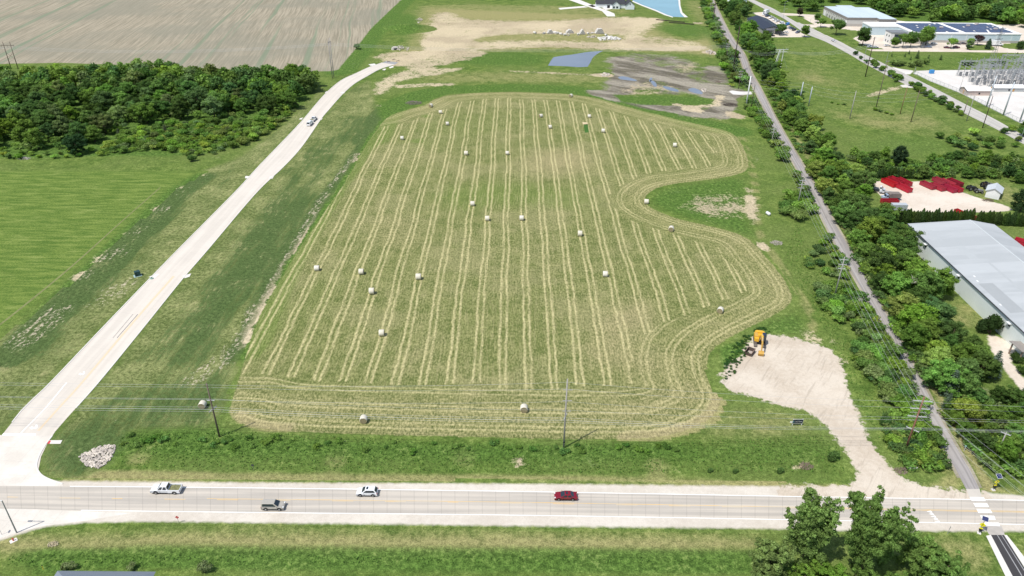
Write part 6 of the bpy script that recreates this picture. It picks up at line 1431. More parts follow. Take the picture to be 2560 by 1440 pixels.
# house roof at the very bottom
B8 = thing('house', 'house of which only the blue grey roof shows at the bottom edge', 'house', W(135, 1442)+(0,), 0); x0 = W(135, 1442)
rl = W(390, 1428, 2.65)[0]-W(143, 1428, 2.65)[0]-9.2; ry_ = W(270, 1428, 2.65)[1]-x0[1]-4.2; rx0 = W(143, 1428, 2.65)[0]-x0[0]+4.6
RF8 = roofing('blue_grey_shingle', (.165, .195, .235), (.21, .24, .28), .3, 0)
m = MB(); a = [(rx0-4.6, ry_-5), (rx0+rl+4.6, ry_-5), (rx0+rl+4.6, ry_+4.2), (rx0-4.6, ry_+4.2)]; m.prism([(x+.4*(1 if x < 5 else -1), y+.4*(1 if y < ry_ else -1)) for x, y in a], 0, 2.7); m.put('wall', siding('house_beige', (.5, .47, .42), .2, True), B8)
m = MB(); z0, z1 = 2.65, 5.2; A = [(*q, z0) for q in a]; r0_, r1_ = (rx0, ry_, z1), (rx0+rl, ry_, z1); m.q(A[0], A[1], r1_, r0_); m.q(A[2], A[3], r0_, r1_); m.q(A[3], A[0], r0_); m.q(A[1], A[2], r1_); rf8 = m.put('roof', RF8, B8)
MB().box((rx0+rl/2, ry_, z1+.04), (rl, .35, .10)).put('ridge_cap', plain('ridge_blue', (.24, .28, .33)), rf8); MB().box((rx0+rl*.45, ry_-2.2, z1-.6), (.3, .3, .8)).put('roof_vent', DOORW, rf8); MB().box((rx0+rl-1.2, ry_-1.1, z1-.45), (.7, .5, .3)).put('roof_vent', DOORW, rf8)
MB().box((rx0+3, ry_+3.85, 1.5), (1.6, .1, 1.2)).put('window', WIN, B8)
# timber porch corner by the warehouse drive
B9 = thing('porch', 'weathered timber porch with a grey roof at the picture edge below the warehouse', 'porch', W(2546, 905)+(0,), .1)
m = MB()
for q in ((0,0),(4.5,0),(0,4),(4.5,4)): m.tube([(*q, 0), (*q, 3.4)], .22, 6)
m.put('post', plain('old_timber', (.25, .19, .145), .9), B9); MB().box((2.25, 2, 3.5), (6, 5.4, .2), ry=.12).put('roof', plain('grey_shake', (.28, .255, .23), .9), B9)
# ================================================================== SUBSTATION
def sub_building(px, L, wd, h, wm, label, roofc):
    t = thing('control_building', label, 'building', W(*px)+(.03,), 0.02); gable(0, L, 0, wd, h, h+1.0, 'x', t, plain('white_roof', roofc, .7), wm)
    MB().box((L*.5, -.06, 1.2), (.9, .1, .9)).put('vent', BLACK, t); MB().box((-.06, wd*.5, 1.1), (.1, 1.0, 2.1)).put('door', plain('amber_door', (.55, .30, .10)), t)
    return t
sub_building((2416,239), 14.5, 7.5, 3.0, siding('pink_brick', (.50, .40, .35), .2, True), 'small pinkish brick control building with a white roof in the substation', (.76, .76, .75))
t = sub_building((2484,230), 18, 6.5, 2.6, siding('grey_block', (.46, .47, .46), .3, True), 'long pale grey control building with a white roof in the substation', (.76, .76, .75))
MB().box((11.5, -.07, 1.1), (1.4, .1, 1.4)).put('door', plain('amber_door', (.55, .30, .10)), t)
GALV = plain('galvanised', (.36, .38, .39), .5, .4, .1, 3, .3); GALVD = plain('galvanised_dark', (.22, .23, .24), .5, .4, .1, 3, .3); INS = plain('insulator', (.34, .33, .33), .3, .5)
def bay_tpl(wd=9.0, h=7.5, seed=1):
    """a switch bay: two lattice posts, a beam, bus tubes, insulators and breakers"""
    t = []; rnd = random.Random(seed); m = MB()
    for x in (-wd/2, wd/2):
        for a, b_ in ((-.4,-.4),(.4,-.4),(.4,.4),(-.4,.4)): m.tube([(x+a, b_, 0), (x+a*.5, b_*.5, h)], .06, 4)
        for k in range(7):
            z0, z1 = k*h/7, (k+1)*h/7; f0, f1 = 1-.5*z0/h, 1-.5*z1/h; s = 1 if k % 2 else -1
            m.tube([(x-.4*f0*s, -.4*f0, z0), (x+.4*f1*s, -.4*f1, z1)], .035, 4); m.tube([(x-.4*f0*s, .4*f0, z0), (x+.4*f1*s, .4*f1, z1)], .035, 4)
    t.append(('lattice_post', m.mesh('lattice_post', GALV), None, (0, 0, 0))); m = MB()
    for y in (-.3, .3):
        for z in (h, h-.6): m.tube([(-wd/2, y, z), (wd/2, y, z)], .06, 4)
    for k in range(12): x = -wd/2+k*wd/12; m.tube([(x, -.3, h-.6 if k % 2 else h), (x+wd/12, -.3, h if k % 2 else h-.6)], .04, 4)
    t.append(('beam', m.mesh('beam', GALV), None, (0, 0, 0))); m = MB(); q = MB(); w_ = MB()
    for k in range(3):
        x = -wd/3+k*wd/3; m.tube([(x, 0, h-.6), (x, 0, h-2.0)], [.14, .10], 6); m.tube([(x, 0, h), (x, 0, h+1.2)], [.13, .07], 6)
        q.tube([(x, -5, h-2.1), (x, 5, h-2.1)], .07, 5); q.tube([(x, -3, 4.1), (x, 3, 4.1)], .07, 5)
        for y in (-2.5, 2.5): w_.tube([(x, y, 0), (x, y, 2.6)], .1, 5); m.tube([(x, y, 2.6), (x, y, 4.1)], [.17, .11], 6); q.tube([(x, y, 4.1), (x+.5, y+1.2, 5.4)], .05, 4)
        w_.tube([(x, -2.5, 2.55), (x, 2.5, 2.55)], .05, 4); t.append(('breaker', MB().box((x, 0, 1.2), (.9, .9, 1.6)).mesh('breaker', GALVD), None, (0, 0, 0)))
    w_.tube([(-wd/3, -2.5, 2.5), (wd/3, -2.5, 2.5)], .05, 4); w_.tube([(-wd/3, 2.5, 2.5), (wd/3, 2.5, 2.5)], .05, 4)
    t.append(('insulator', m.mesh('insulator', INS), None, (0, 0, 0))); t.append(('bus_bar', q.mesh('bus_bar', GALV), None, (0, 0, 0))); t.append(('support_frame', w_.mesh('support_frame', GALVD), None, (0, 0, 0)))
    return t
BAY = [bay_tpl(9, 7.5, 1), bay_tpl(11, 9.5, 2)]
for k, (px, s, n) in enumerate((((2445,205),0,0),((2478,198),.1,1),((2500,214),0,0),((2530,200),.05,1),((2415,190),0,0),((2548,218),0,0),((2520,185),0,1),((2580,205),0,1),((2462,186),.1,0),((2560,180),0,0),((2460,212),.05,1),((2535,210),0,0),((2550,196),.1,1))):
    x, y = W(*px); spawn(BAY[n], 'switch_bay', 'grey steel switching bay with insulators in the crowded substation yard', 'switchgear', (x, y, .03), s, 1.3, 'switching bays of the substation')
x, y = W(2328, 184); TB = thing('transformer_box', 'bright blue cabinet standing alone at the far corner of the substation', 'cabinet', (x, y, .03), .1)
MB().box((0, 0, 1.2), (2.6, 1.8, 2.2)).put('cabinet', plain('bright_blue', (.06, .26, .55)), TB); MB().box((0, 0, .06), (3.6, 2.6, .1)).put('plinth', CONC, TB)
x, y = W(2400, 228); TB2 = thing('cabinet', 'small grey cabinet beside the pinkish control building', 'cabinet', (x, y, .03), 0); MB().box((0, 0, 1.1), (1.2, .9, 2.2)).put('housing', GALVD, TB2); MB().box((0, -.46, 1.2), (.9, .03, 1.7)).put('door', GALV, TB2)
# lattice mast of the substation
x, y = W(2475, 168); MS = thing('lattice_mast', 'tall grey lattice transmission mast behind the substation', 'mast', (x, y, 0), .3); m = MB(); H_ = 26
for a, b_ in ((-1,-1),(1,-1),(1,1),(-1,1)): m.tube([(a*1.8, b_*1.8, 0), (a*.5, b_*.5, H_*.62), (a*.35, b_*.35, H_)], .10, 4)
for k in range(12):
    z0, z1 = k*H_/12, (k+1)*H_/12; f = lambda z: 1.8-1.3*min(z/(H_*.62), 1)-.15*max(0, (z/H_-.62)/.38); s = 1 if k % 2 else -1
    for yy in (-1, 1): m.tube([(-s*f(z0), yy*f(z0), z0), (s*f(z1), yy*f(z1), z1)], .05, 4); m.tube([(yy*f(z0), -s*f(z0), z0), (yy*f(z1), s*f(z1), z1)], .05, 4)
m.put('lattice', GALVD, MS)
for z in (H_*.70, H_*.83, H_*.96): MB().box((0, 0, z), (6.4, .3, .3), 0).put('cross_arm', GALVD, MS)
# chain link fence
FENCE = thing('chain_link_fence', 'long grey chain link fence around the substation pad', 'fence', (0, 0, 0))
fpts = WL([(2288,176),(2284,186),(2330,205),(2400,234),(2480,274),(2560,314),(2640,352)]); m = MB(); mesh_ = MB()
b = NB('chain_link', .6, .3); tr = b.n('BsdfTransparent'); mx = b.n('MixShader'); mx.inputs[0].default_value = .26
b.put(b.b.inputs['Base Color'], (.55, .57, .58)); b.t.links.new(tr.outputs[0], mx.inputs[1]); b.t.links.new(b.b.outputs[0], mx.inputs[2]); b.t.links.new(mx.outputs[0], b.out.inputs[0]); CHAIN = b.m
for a, c in zip(fpts, fpts[1:]):
    L = math.dist(a, c); n = max(1, int(L/3.5)); mesh_.q((*a, .05), (*c, .05), (*c, 2.3), (*a, 2.3))
    m.tube([(*a, 2.35), (*c, 2.35)], .05, 4)
    for k in range(n): x, y = a[0]+(c[0]-a[0])*k/n, a[1]+(c[1]-a[1])*k/n; m.tube([(x, y, 0), (x, y, 2.5)], .06, 5)
m.put('post', GALV, FENCE); mesh_.put('mesh', CHAIN, FENCE)

# ================================================================== POLES AND WIRES
WOODP = plain('pole_wood', (.16, .125, .10), .9, .1, .25, 2); WOODR = plain('pole_red_wood', (.24, .125, .085), .9, .1, .25, 2); WOODG = plain('pole_grey_wood', (.34, .32, .31), .9, .1, .15, 2); WOODD = plain('pole_dark_wood', (.07, .05, .042), .9, .1, .2, 2)
STEELP = plain('pole_steel', (.42, .46, .49), .45, .4, .08, 1, .2); WHITEP = plain('pole_white', (.70, .71, .70), .5, .3, .08); ARMG = plain('arm_grey', (.52, .53, .53), .6, .3); WIREM = plain('wire_aluminium', (.42, .43, .44), .5, .4, .05)
def pole(px, h, r, mat, label, arms=(), rz=0.0, name='utility_pole', top=None, ins=True, xy=None):
    x, y = xy or W(*px); t = thing(name, label, 'pole', (x, y, 0), rz)
    m = MB(); m.tube([(0, 0, -.3), (0, 0, h*.5), (0, 0, h)], [r, r*.85, r*.65], 9); m.put('post', mat, t, smooth=True)
    for z, L, a in arms:
        m = MB(); m.box((0, 0, z), (L, .13, .15), a); am = m.put('cross_arm', ARMG, t)
        if ins:
            m = MB()
            for k in (-.47, -.2, .2, .47): m.tube([(math.cos(a)*L*k, math.sin(a)*L*k, z+.08), (math.cos(a)*L*k, math.sin(a)*L*k, z+.38)], [.07, .05], 6)
            m.put('insulator', INS, am)
    return t
p1, p2, p3 = W(549,1092), W(1409,1120), W(2262,1128)
T1 = pole((549,1092), 15.8, .22, WOODP, 'brown wooden power pole beside the hay bale outside the field', ((8.3,2.4,1.15),(10.9,1.8,.0)), xy=p1)
T2 = pole((1409,1120), 20.0, .20, WOODG, 'pale grey tall power pole standing alone on the near edge of the hay field', ((9.4,2.4,1.2),), xy=p2)
for z, L in ((17, 1.6), (14, 1.6), (11, 1.5)):
    m = MB(); m.tube([(-L/2, 0, z), (L*.8, 0, z)], .07, 5); m.put('insulator', INS, T2)
MB().box((.05, .0, 1.9), (.44, .44, .35)).put('band', BLACK, T2)
T3 = pole((2262,1128), 16.0, .24, WOODR, 'red brown wooden power pole with many cross arms between the gravel drive and the trail', ((14.8,4.2,-.1),(12.6,4.2,-.1),(10.4,4.2,-.1),(6.6,2.8,-.75)), xy=p3)
for z in (13.6, 11.5, 9.2): m = MB(); m.tube([(-1.9, .1, z), (1.7, .1, z)], .05, 5); m.put('insulator', INS, T3)
line1 = [(-210,137.5),p1,p2,p3,(205,130)]
hs = [[15.6,19.4,14.8,13],[14.4,17,12.6,12],[11.4,14,10.4,11],[11.1,11,9.2,10],[9.7,9.8,7.9,9],[8.7,8.8,7.2,8],[7.9,7.9,6.5,7.4],[6.9,7.0,5.7,6.6]]
names = ['topmost','second highest','third highest','fourth highest','fifth highest','third lowest','second lowest','lowest']
def wire(pts, sag, label, r=.022, grp=None):
    r *= .72
    m = MB(); q = []
    for a, c in zip(pts, pts[1:]):
        n = 14
        for k in range(n): t = k/n; q.append((a[0]*(1-t)+c[0]*t, a[1]*(1-t)+c[1]*t, a[2]*(1-t)+c[2]*t-sag*4*t*(1-t)))
    q.append(pts[-1]); m.tube(q, r, 4, False); return prop(m.put('overhead_wire', WIREM), label, 'wire', grp)
for k, hh in enumerate(hs):
    o = (-.9, -.45, .45, .9)[k % 4] if k > 3 else (.35 if k % 2 else -.35)
    wire([(line1[0][0], line1[0][1]+o, hh[0])]+[(line1[i+1][0], line1[i+1][1]+o, hh[i]) for i in range(4)], .75, names[k]+' overhead wire of the line along the main road', .026, 'wires along the main road')
# trail pole line
trail_poles = [((2262,1128),16.0),((2085,745),14.5),((1993,517),12),((1927,367),11.2),((1876,280),15),((1846,223),11.4),((1815,150),11.5),((1775,40),11.5)]
for (px, h), l, mt in zip(trail_poles[1:], ('grey wooden power pole with three cross arms beside the trail, across from the long warehouse','grey power pole rising from bushes beside the trail, across from the dumpster yard','power pole with white arms beside the trail near the top corner of the hay field','dark wooden power pole right beside the white steel pole','slim brown pole at the end of the rock apron beside the trail','slim pole in the bushes beside the trail, beyond the rock apron','slim pole in the bushes at the top end of the trail'), (WOODG, WOODG, WOODG, WOODD, WOODP, WOODP, WOODP)):
    pole(px, h, .19, mt, l, ((h-.9,2.6,-.1),(h-2.6,2.4,-.1),(h-4.0,2.2,-.1)))
tl_ = [W(2580,1560)+(14.5,)]+[W(*q)+(h-1,) for q, h in trail_poles]; tl_[0] = (p3[0]-14, p3[1]-85, 13.5)
tl_[0] = (W(2520,1440)[0], 96, 13.0); tl_ = [(118, 60, 13.5)]+tl_[1:]
tn = ['topmost wire of the pole line along the trail, field side','topmost wire of the pole line along the trail, far side','middle wire of the pole line along the trail, field side','middle wire of the pole line along the trail, far side','lowest wire of the pole line along the trail, field side','lowest wire of the pole line along the trail, far side']
for k in range(6):
    s = -1 if k % 2 == 0 else 1; dz = (0.2, -1.6, -3.2)[k//2]; wire([(x+s*1.25, y, z+dz) for x, y, z in tl_], .7, tn[k]+' of the trail', .024, 'wires along the trail')
# transmission line with H frames
def hframe(px, h, sp, mat, label, arm, rz=0.0, brace=True):
    x, y = W(*px); t = thing('transmission_pole', label, 'pole', (x, y, 0), rz)
    for s in (-1, 1): m = MB(); m.tube([(s*sp/2, 0, -.3), (s*sp/2, 0, h)], [.26, .17], 8); m.put('post', mat, t, smooth=True)
    m = MB(); m.box((0, 0, h-2.2), (arm, .22, .28)); am = m.put('cross_arm', mat, t); m = MB()
    for x_ in (-arm*.46, 0, arm*.46): m.tube([(x_, 0, h-2.3), (x_, 0, h-3.7)], [.10, .07], 6)
    m.put('insulator', INS, am)
    if brace: m = MB(); m.tube([(-sp/2, 0, h*.36), (sp/2, 0, h*.62)], .08, 5); m.tube([(sp/2, 0, h*.36), (-sp/2, 0, h*.62)], .08, 5); m.put('brace', mat, t)
    return t
hframe((37,173), 17, 4.4, WOODP, 'dark wooden two legged transmission frame behind the wood', 8.5, .0)
hframe((833,195), 24, 2.2, WOODG, 'grey two legged transmission frame at the curve of the pale side road', 3.5, 1.35, False)
hframe((1832,180), 28.6, 1.9, WOODD, 'tall dark brown twin transmission pole rising from the bushes by the trail', 7, 1.2, False)
hframe((1782,58), 17.5, 1.5, WOODD, 'dark brown twin pole farther up the trail near the lake', 6, 1.2, False)
x, y = W(1945, 172); HS = thing('transmission_tower', 'white legged spread transmission structure in the meadow beyond the trail', 'tower', (x, y, 0), .2)
for k, (a, b_) in enumerate(((-4,-1),(-1.2,1.5),(1.6,0))): m = MB(); m.tube([(a, b_, -.2), (a*.55+.8, b_*.5, 12.5)], [.24, .18], 7); m.put('leg', WHITEP, HS)
for z, L in ((12.3, 9), (10.9, 8)): MB().box((.4, 0, z), (L, .25, .25)).put('cross_arm', WHITEP, HS)
m = MB()
for a in (-4, -2, 1, 3.4, 4.4): m.tube([(a, 0, 12.2), (a+.1, 0, 13.6)], [.09, .05], 5)
for a, b_ in ((-6, 2), (5.6, -1.5), (3.4, 2.6)): m.tube([(a, b_, 0), (a*.2, 0, 10.5)], .05, 4)
m.put('guy_wire', GALV, HS)
hf = [W(-400,170)+(14,), W(37,173)+(13.5,), W(833,195)+(20.5,), W(1832,180)+(16.5,), W(1945,172)+(11.5,), W(2163,192)+(20,), W(2475,168)+(20,)]
for k, l in enumerate(('nearest wire of the long transmission span over the construction ground','middle wire of the long transmission span over the construction ground','farthest wire of the long transmission span over the construction ground')):
    wire([(x, y+(k-1)*3.2, z) for x, y, z in hf], 3.5, l, .045, 'wires of the transmission span')
pole((1865,265), 16.6, .42, WHITEP, 'thick white steel pole beside the trail at the rock apron', (), 0, 'steel_pole')
pole((1997,262), 12.8, .36, STEELP, 'blue grey steel pole in the meadow, first of a pair by the trail trees', (), 0, 'steel_pole')
pole((2021,265), 10.8, .34, STEELP, 'blue grey steel pole in the meadow, second of the pair and a little shorter', (), 0, 'steel_pole')
pole((2124,297), 15, .24, WOODG, 'pale grey wooden pole alone in the middle of the meadow', (), 0)
pole((2190,268), 26, .24, WOODP, 'very tall slender brown pole in the meadow beside the dirt track', ((25.2,2.2,.3),), 0)
pole((2163,192), 24.6, .30, WOODD, 'very tall dark pole at the meadow edge of the far road', ((23.8,2.6,.3),), 0)
pole((2250,285), 14.6, .20, WOODR, 'slim reddish pole in the meadow with a white base band', (), 0)
pole((2277,305), 16.9, .24, WOODP, 'brown wooden pole in the meadow nearest the trees, with a white base band', (), 0)
pole((2408,287), 8.8, .22, WOODP, 'short brown pole beside the hedge of the far road', (), 0)
pole((2416,303), 15, .20, WOODG, 'slim grey pole beside the far road opposite the substation', (), 0)
pole((2456,320), 16.6, .22, WOODD, 'dark wooden pole at the edge of the far road near the thicket', (), 0)
pole((2466,267), 17.2, .42, STEELP, 'thick grey steel pole just inside the substation fence, first of three', (), 0, 'steel_pole')
pole((2508,288), 18, .45, STEELP, 'thickest grey steel pole just inside the substation fence, middle of three', (), 0, 'steel_pole')
pole((2549,305), 18.5, .45, STEELP, 'thick grey steel pole inside the substation at the picture edge', (), 0, 'steel_pole')
pole((2490,1140), 7.2, .17, WOODG, 'short leaning grey pole with one small arm among bushes past the trail', ((6.7,2.0,-.7),), 0)
pole((2398,228), 13, .10, GALV, 'thin grey lightning mast beside the small cabinet of the substation', (), 0, 'mast')
for px, h, l in (((1959,30),9,'slim street lamp beside the far road near the top wood'), ((1957,50),9,'slim street lamp beside the far road near the parked row'), ((2022,74),9,'slim street lamp beside the far road at the grey warehouse drive'), ((2160,147),10,'slim street lamp beside the far road at the white office drive'), ((2212,168),10,'slim street lamp beside the far road near the substation'), ((2550,352),9,'street lamp beside the far road at the picture edge')):
    x, y = W(*px); t = thing('street_lamp', l, 'street lamp', (x, y, 0), fang+1.6)
    m = MB(); m.tube([(0, 0, 0), (0, 0, h)], [.12, .08], 6); m.tube([(0, 0, h-.05), (1.6, 0, h+.2)], .06, 5); m.put('post', GALV, t); MB().box((1.9, 0, h+.2), (.7, .3, .15)).put('lamp_head', ARMG, t)
spn = [W(1865,265)+(15.5,), W(1997,262)+(12.3,), W(2124,297)+(14,), W(2277,305)+(15.5,), W(2466,267)+(16,)]
for k in range(3): wire([(x, y, z-k*2.0) for x, y, z in spn], 1.0, ('top','middle','bottom')[k]+' wire of the span across the meadow to the substation', .03, 'wires across the meadow')

# near left corner: lamp post, stop sign, hydrant, markers
x, y = W(42, 1332); LP = thing('street_lamp', 'grey street lamp post with a white arm at the near corner of the main road', 'street lamp', (x, y, 0))
m = MB(); m.tube([(0, 0, 0), (0, 0, 9.0)], [.15, .10], 8); m.put('post', plain('lamp_post_grey', (.30, .31, .30), .5), LP); MB().box((-1.3, 0, 8.95), (2.6, .12, .12)).put('arm', WHITEP, LP); MB().box((-2.9, 0, 8.98), (.9, .35, .16)).put('lamp_head', ARMG, LP)
SIGNR, SIGNW, SIGNY = plain('sign_red', (.50, .015, .02), .5), plain('sign_white', (.80, .80, .78), .5), plain('sign_yellow', (.80, .72, .02), .5)
def textobj(body, size, mat, parent, loc, rot, align='CENTER'):
    cu = bpy.data.curves.new('lettering', 'FONT'); cu.body = body; cu.size = size; cu.align_x = align; cu.align_y = 'CENTER'; cu.materials.append(mat); cu.extrude = .004
    tmp = bpy.data.objects.new('lettering', cu); COL.objects.link(tmp); bpy.context.view_layer.update()
    me = bpy.data.meshes.new_from_object(tmp.evaluated_get(bpy.context.evaluated_depsgraph_get())); bpy.data.objects.remove(tmp)
    o = link('lettering', me, parent, loc); o.rotation_euler = rot; return o
x, y = W(4, 1337); ST = thing('stop_sign', 'red octagonal stop sign seen edge on at the near corner of the road', 'road sign', (x, y, 0), -1.2)
m = MB(); m.tube([(0, .06, 0), (0, .06, 2.6)], .04, 6); m.put('post', GALV, ST); oct_ = [(math.cos(R(22.5+45*k))*.42, math.sin(R(22.5+45*k))*.42) for k in range(8)]
m = MB(); m.q(*[(a, 0, 2.5+c) for a, c in oct_]); m.q(*[(a, .02, 2.5+c) for a, c in oct_]); pl = m.put('sign_plate', SIGNR, ST); textobj('STOP', .30, SIGNW, pl, (0, -.012, 2.5), (R(90), 0, 0))
x, y = W(34, 1352); HY = thing('fire_hydrant', 'red fire hydrant on a white slab on the grass below the lamp post', 'hydrant', (x, y, 0), .5)
MB().box((0, 0, .04), (1.3, 1.0, .08), .3).put('slab', CONC2, HY); m = MB(); m.tube([(0, 0, .08), (0, 0, .7), (0, 0, .85)], [.14, .13, .04], 10); m.tube([(-.24, 0, .55), (.24, 0, .55)], .07, 8); m.put('barrel', plain('hydrant_red', (.60, .10, .06), .5), HY)
x, y = W(109, 1424); MP = thing('marker_post', 'slim yellow marker post on the grass at the bottom edge', 'marker post', (x, y, 0)); m = MB(); m.tube([(0, 0, 0), (0, 0, 1.2)], .06, 6); m.put('post', plain('marker_yellow', (.75, .52, .03), .5), MP); MB().box((0, 0, 1.16), (.14, .14, .12)).put('cap', BLACK, MP)
x, y = W(447, 1308); FS = thing('warning_sign', 'small red diamond sign on a thin post beside the near lane', 'road sign', (x, y, 0)); m = MB(); m.tube([(0, .05, 0), (0, .05, 1.7)], .035, 5); m.put('post', GALVD, FS); m = MB(); m.q((-.45, 0, 1.7), (0, 0, 1.25), (.45, 0, 1.7), (0, 0, 2.15)); m.put('sign_plate', plain('faded_red', (.60, .12, .12), .6), FS)
x, y = W(634, 1176); FS2 = thing('road_sign', 'small dark backed sign in the rough strip above the silver car', 'road sign', (x, y, 0)); m = MB(); m.tube([(0, .05, 0), (0, .05, 1.5)], .035, 5); m.put('post', GALVD, FS2); MB().box((0, 0, 1.55), (.55, .03, .5)).put('sign_plate', plain('dark_sign', (.05, .06, .07), .5), FS2)
def ped_sign(px, label, face):
    x, y = W(*px); t = thing('crossing_sign', label, 'road sign', (x, y, 0), face)
    m = MB(); m.tube([(0, .08, 0), (0, .08, 4.1)], .06, 7); m.put('post', GALVD, t); MB().box((0, .08, .1), (.7, .7, .2)).put('footing', CONC2, t)
    m = MB(); s = .62; m.q((-s, 0, 2.55), (0, 0, 2.55-s), (s, 0, 2.55), (0, 0, 2.55+s)); pl = m.put('sign_plate', SIGNY, t)
    m = MB(); m.tube([(0, -.02, 2.80), (0, -.02, 2.82)], .07, 8); m.q((-.08,-.015,2.72),(.08,-.015,2.72),(.06,-.015,2.45),(-.06,-.015,2.45)); m.q((-.06,-.015,2.45),(.0,-.015,2.45),(-.12,-.015,2.2),(-.17,-.015,2.22)); m.q((.0,-.015,2.45),(.06,-.015,2.45),(.17,-.015,2.22),(.12,-.015,2.2)); m.put('walking_figure', BLACK, pl)
    MB().box((0, 0, 1.55), (.62, .03, .34)).put('arrow_plate', SIGNY, t); MB().box((0, 0, 1.22), (.7, .10, .16)).put('beacon', BLACK, t); MB().box((.05, .12, 1.0), (.5, .3, .5)).put('battery_box', BLACK, t)
    m = MB(); m.q((-.55, -.35, 3.95), (.55, -.35, 3.95), (.55, .5, 4.4), (-.55, .5, 4.4)); pv = m.put('solar_panel', PV, t); m = MB()
    for a, c in (((-.57,-.37,3.94),(.57,-.37,3.94)), ((.57,-.37,3.94),(.57,.52,4.41)), ((.57,.52,4.41),(-.57,.52,4.41)), ((-.57,.52,4.41),(-.57,-.37,3.94))): m.tube([a, c], .03, 4)
    m.put('frame', WHITEP, pv)
ped_sign((2483,1226), 'yellow crossing sign with a solar panel on the trail side of the main road', .1)
ped_sign((2447,1334), 'yellow crossing sign with a solar panel beside the new asphalt path', -.5)
x, y = W(2368, 1336); RS = thing('road_sign', 'thin sign post seen from behind at the near verge by the crossing', 'road sign', (x, y, 0), .6); m = MB(); m.tube([(0, 0, 0), (0, 0, 2.3)], .04, 6); m.put('post', GALV, RS); MB().box((0, -.05, 2.0), (.1, .05, .8)).put('sign_plate', GALV, RS)
for px, l in (((2410,1127),'small pale trail marker post with a green top beside the lower trail'), ((2325,962),'short yellow post beside the trail among the trees'), ((2353,1118),'small grey bollard at the trail edge below the red brown pole')):
    x, y = W(*px); t = thing('trail_marker', l, 'marker post', (x, y, 0)); m = MB(); m.tube([(0, 0, 0), (0, 0, 1.3)], .06, 6); m.put('post', ARMG, t); MB().box((0, 0, 1.4), (.35, .12, .35)).put('marker_plate', plain('marker_green', (.25, .5, .40), .5) if px[0] == 2410 else plain('marker_pale', (.6, .55, .3), .5), t)
# dark advertising board
x, y = W(1992, 1064); AD = thing('advertising_board', 'dark navy advertising board with white lettering on the grass beside the gravel drive', 'sign', (x, y, 0), .05)
m = MB()
for s in (-1, 1): m.box((s*1.15, .06, 1.0), (.12, .10, 2.0))
m.put('post', SIGNW, AD); bd = MB().box((0, 0, 1.3), (2.5, .05, 1.15)).put('board', plain('board_navy', (.012, .018, .040), .5), AD); fr = MB()
fr.box((0, -.01, 1.90), (2.6, .08, .06)); fr.box((0, -.01, .70), (2.6, .08, .06)); fr.box((-1.27, -.01, 1.3), (.06, .08, 1.14)); fr.box((1.27, -.01, 1.3), (.06, .08, 1.14)); fr.put('frame', plain('frame_grey', (.45, .46, .46)), bd)
textobj('MELLO BEIER', .30, SIGNW, bd, (.20, -.035, 1.22), (R(90), 0, 0)); textobj('FOR SALE', .17, plain('dim_letter', (.30, .33, .40)), bd, (.15, -.035, 1.62), (R(90), 0, 0)); MB().box((-1.02, -.035, 1.22), (.26, .02, .26)).put('emblem', plain('emblem_teal', (.20, .42, .45), .5), bd)
MB().box((-1.6, .0, 1.15), (.55, .05, .50), 0, .25).put('side_plate', SIGNW, AD)
# green transformer by the side road
x, y = W(345, 689); TX = thing('transformer_cabinet', 'dark green utility cabinet in the grass beside the pale side road', 'cabinet', (x, y, 0), .6)
MB().box((0, 0, .85), (1.7, 1.4, 1.6)).put('housing', plain('cabinet_green', (.025, .06, .06), .5), TX); MB().box((-.1, 0, .04), (2.4, 2.0, .1)).put('slab', plain('slab_teal', (.30, .42, .42), .8), TX); MB().box((.3, -.71, .8), (.9, .04, 1.2)).put('door', plain('cabinet_green2', (.04, .09, .085)), TX)
x, y = W(379, 697); TX2 = thing('manhole_cover', 'small pale green round cover beside the ramp of the pale side road', 'cover', (x, y, 0)); m = MB(); m.tube([(0, 0, 0), (0, 0, .35)], .55, 12); m.put('lid', plain('cover_green', (.35, .50, .42), .6), TX2); m = MB(); m.tube([(0, 0, .35), (0, 0, .40)], .3, 10); m.put('handle', BLACK, TX2)
x, y = W(1920, 537); TK2 = thing('water_tank', 'white plastic tank lying on the grass at the end of the notch', 'tank', (x, y, 0), 1.9); m = MB(); m.tube([(-1.1, 0, .6), (-.9, 0, .6), (.9, 0, .6), (1.1, 0, .6)], [.3, .6, .6, .3], 14); m.put('shell', WHITEP, TK2, smooth=True); m = MB(); m.box((0, 0, .1), (1.6, .9, .2)); m.put('cradle', BLACK, TK2)
x, y = W(2281, 1172); CU = thing('culvert_pipe', 'short pale concrete pipe lying in the weeds beside the gravel drive', 'pipe', (x, y, 0), .05); m = MB(); m.tube([(-.9, 0, .25), (.9, 0, .25)], .26, 12); m.put('barrel', CONC2, CU); m = MB(); m.tube([(.9, 0, .25), (1.0, 0, .25)], .31, 12); m.put('collar', CONC2, CU)

